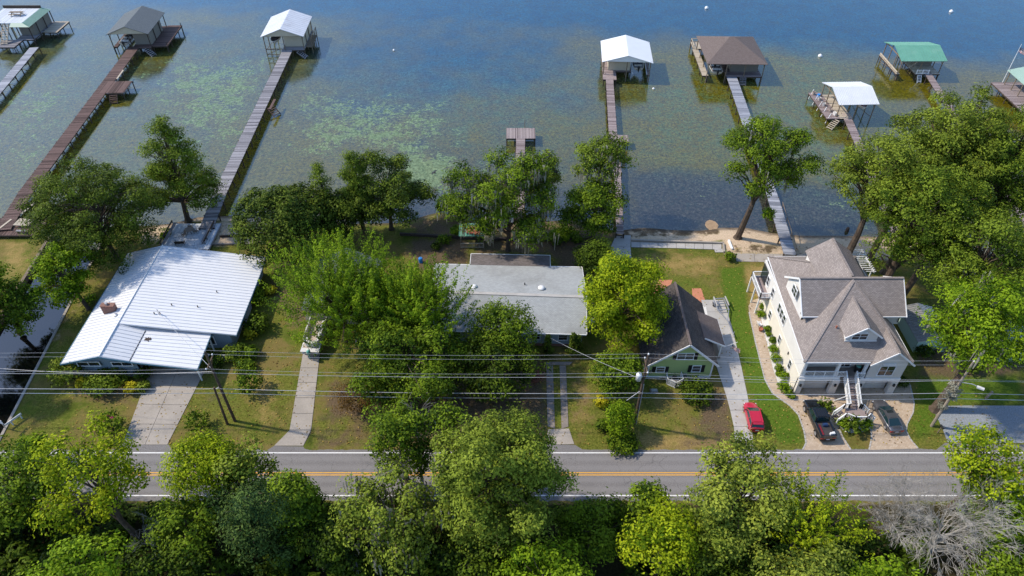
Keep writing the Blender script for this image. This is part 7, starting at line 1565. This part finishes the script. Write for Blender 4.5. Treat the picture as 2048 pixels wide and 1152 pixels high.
wood("tall pale green oak reaching across the road towards the red car", (1368, 1600, 888, 1070), 14, 'lobed', 'leaf_pale', dens=1.0, name="oak_tree")
wood("dull green lower oak crown below the pale oak", (1370, 1510, 1010, 1150), 10, 'lobed', 'leaf_olive', dens=.9, name="oak_tree")
wood("bright yellow-green feathery tree opposite the paver driveway", (1520, 1712, 955, 1130), 11.5, 'spray', 'leaf_lime', dens=1.0, style='spray', ln=.34, wd=.17, cr=1.0)
wood("bright tree top at the bottom edge beside the dark pool", (1010, 1190, 1105, 1230), 11, 'lobed', 'leaf_bright', dens=1.0)
wood("pale mossy tree tops along the bottom edge right of centre", (1530, 1720, 1108, 1260), 12, 'lobed', 'leaf_pale', dens=1.0)
wood("second pale tree top along the bottom edge beside the dead tree", (1690, 1850, 1125, 1260), 11, 'lobed', 'leaf_bright', dens=.9)
wood("sparse yellow-green tree at the right edge over the road", (1880, 2060, 845, 1010), 12.5, 'lobed', 'leaf_lime', dens=.5, cr=.9)
wood("dense yellow-green tree behind the dead tree at the right edge", (1920, 2090, 930, 1090), 9, 'lobed', 'leaf_bright', dens=.9)
wood("dark green tree at the bottom right corner", (1930, 2120, 1040, 1200), 8, 'lobed', 'leaf_mid', dens=.9)
wood("dark filler tree between the round dark tree and the mossy olive tree", (610, 740, 1000, 1170), 8, 'lobed', 'leaf_dark', dens=1.0)
wood("dark low tree under the great roadside cypress", (880, 1040, 1060, 1220), 8, 'lobed', 'leaf_dark', dens=1.0)
wood("dark low tree behind the pale bottom tree tops", (1400, 1560, 1090, 1240), 7, 'lobed', 'leaf_dark', dens=1.0)
b_ = G(1850, 1120); bare_tree("bare_tree", "big leafless grey tree with feathery twigs at the lower right", (b_.x, b_.y), 12.5, .6, (1.2, 3.2), 'bark_pale', 4, 22, r0=.24, trunkf=.3)
b_ = G(1780, 1090); bare_tree("bare_tree", "smaller leafless grey tree beside the big dead one", (b_.x, b_.y), 9.5, .55, (-1.5, 2.5), 'bark_pale', 4, 11, r0=.16, trunkf=.3)
b_ = G(850, 1000); bare_tree("bare_tree", "dead white limbs poking out of the sparse roadside tree", (b_.x, b_.y), 11.5, .5, (-.5, 2.5), 'bark_pale', 3, 6, r0=.2, trunkf=.55)
b_ = G(720, 1120); bare_tree("bare_tree", "dead twiggy branches low in the mossy olive tree", (b_.x, b_.y), 7, .8, (-1, 1), 'bark_pale', 3, 7)
b_ = G(330, 1110); bare_tree("bare_tree", "grey dead branches in the dark gap of the left wood", (b_.x, b_.y), 6, .8, (0, 1), 'bark_pale', 3, 7)
b_ = G(1960, 800); bare_tree("bare_tree", "bare twiggy sapling at the edge of the gravel lot", (b_.x + 3, b_.y - 5.5), 4.5, .6, (0, 0), 'bark_pale', 3, 6, r0=.07)
# vines on the weathered pole
C = np.stack([rng.normal(0, .35, 26), rng.normal(0, .3, 26), rng.uniform(3.2, 8.0, 26)], 1); V, t = leaves(C, unit(C * np.array([1, 1, 0])), np.full(26, .38), 34, .34, .12, style='droop')
vn = thing("dead_vine", "dry grey vine tangled round the weathered utility pole", "vine", (XP[3] + .1, YP[3] + .15, 0)); link("foliage", leaf_mesh("foliage", V, t, 'moss_leaf'), None, vn)
mb = MB(); mb.tube([(.2, .1, 0), (-.15, .1, 2), (.2, -.1, 4), (-.1, .1, 6), (.2, .1, 7.6)], .06, 5); mb.build("stem", 'pole_grey', vn)
# undergrowth of the wood: nobody could count it
n = 1500; ux = rng.uniform(-70, 70, n); uy = rng.uniform(22, 41.6, n); keep = (np.hypot(ux - 7, (uy - 35.5) * 1.3) > 5) & (np.hypot(ux - 46, uy - 33) > 4) & ~((ux > 33) & (ux < 50) & (uy > 39)); ux, uy = ux[keep], uy[keep]
C = np.stack([ux, uy, rng.uniform(.2, 3.0, len(ux)) * np.clip((42.3 - uy) / 3, .25, 1)], 1); V, t = leaves(C, np.tile([[0, 0, 1.]], (len(C), 1)), rng.uniform(.7, 1.5, len(C)), 90, .5, .28); V[:, 2] = np.maximum(V[:, 2], -.4)
uo = link("undergrowth", leaf_mesh("undergrowth", V, t, 'leaf_dark'), None, kind="stuff"); tag(uo, "dark leafy undergrowth filling the wood south of the road", "undergrowth")

# fallen leaves scattered over lawns and drives
n = 4200; fx = rng.uniform(-60, 60, n); fy = 50.2 + 38 * rng.random(n) ** 1.1
P_ = np.stack([fx, fy, np.full(n, .075)], 1); a = rng.random(n) * 6.28; q1 = np.stack([np.cos(a), np.sin(a), rng.normal(size=n) * .2], 1) * .11; q2 = np.stack([-np.sin(a), np.cos(a), rng.normal(size=n) * .2], 1) * .08
V = np.stack([P_ + q1, P_ + q2, P_ - q1, P_ - q2], 1).reshape(-1, 3)
leafm('leaf_fallen', (0.10, 0.055, 0.02), (0.42, 0.30, 0.07), 0.1)
fo = link("fallen_leaves", leaf_mesh("fallen_leaves", V, np.repeat(rng.random(n), 4), 'leaf_fallen'), None, kind="stuff"); tag(fo, "yellow and brown fallen leaves scattered over the lawns", "leaves")
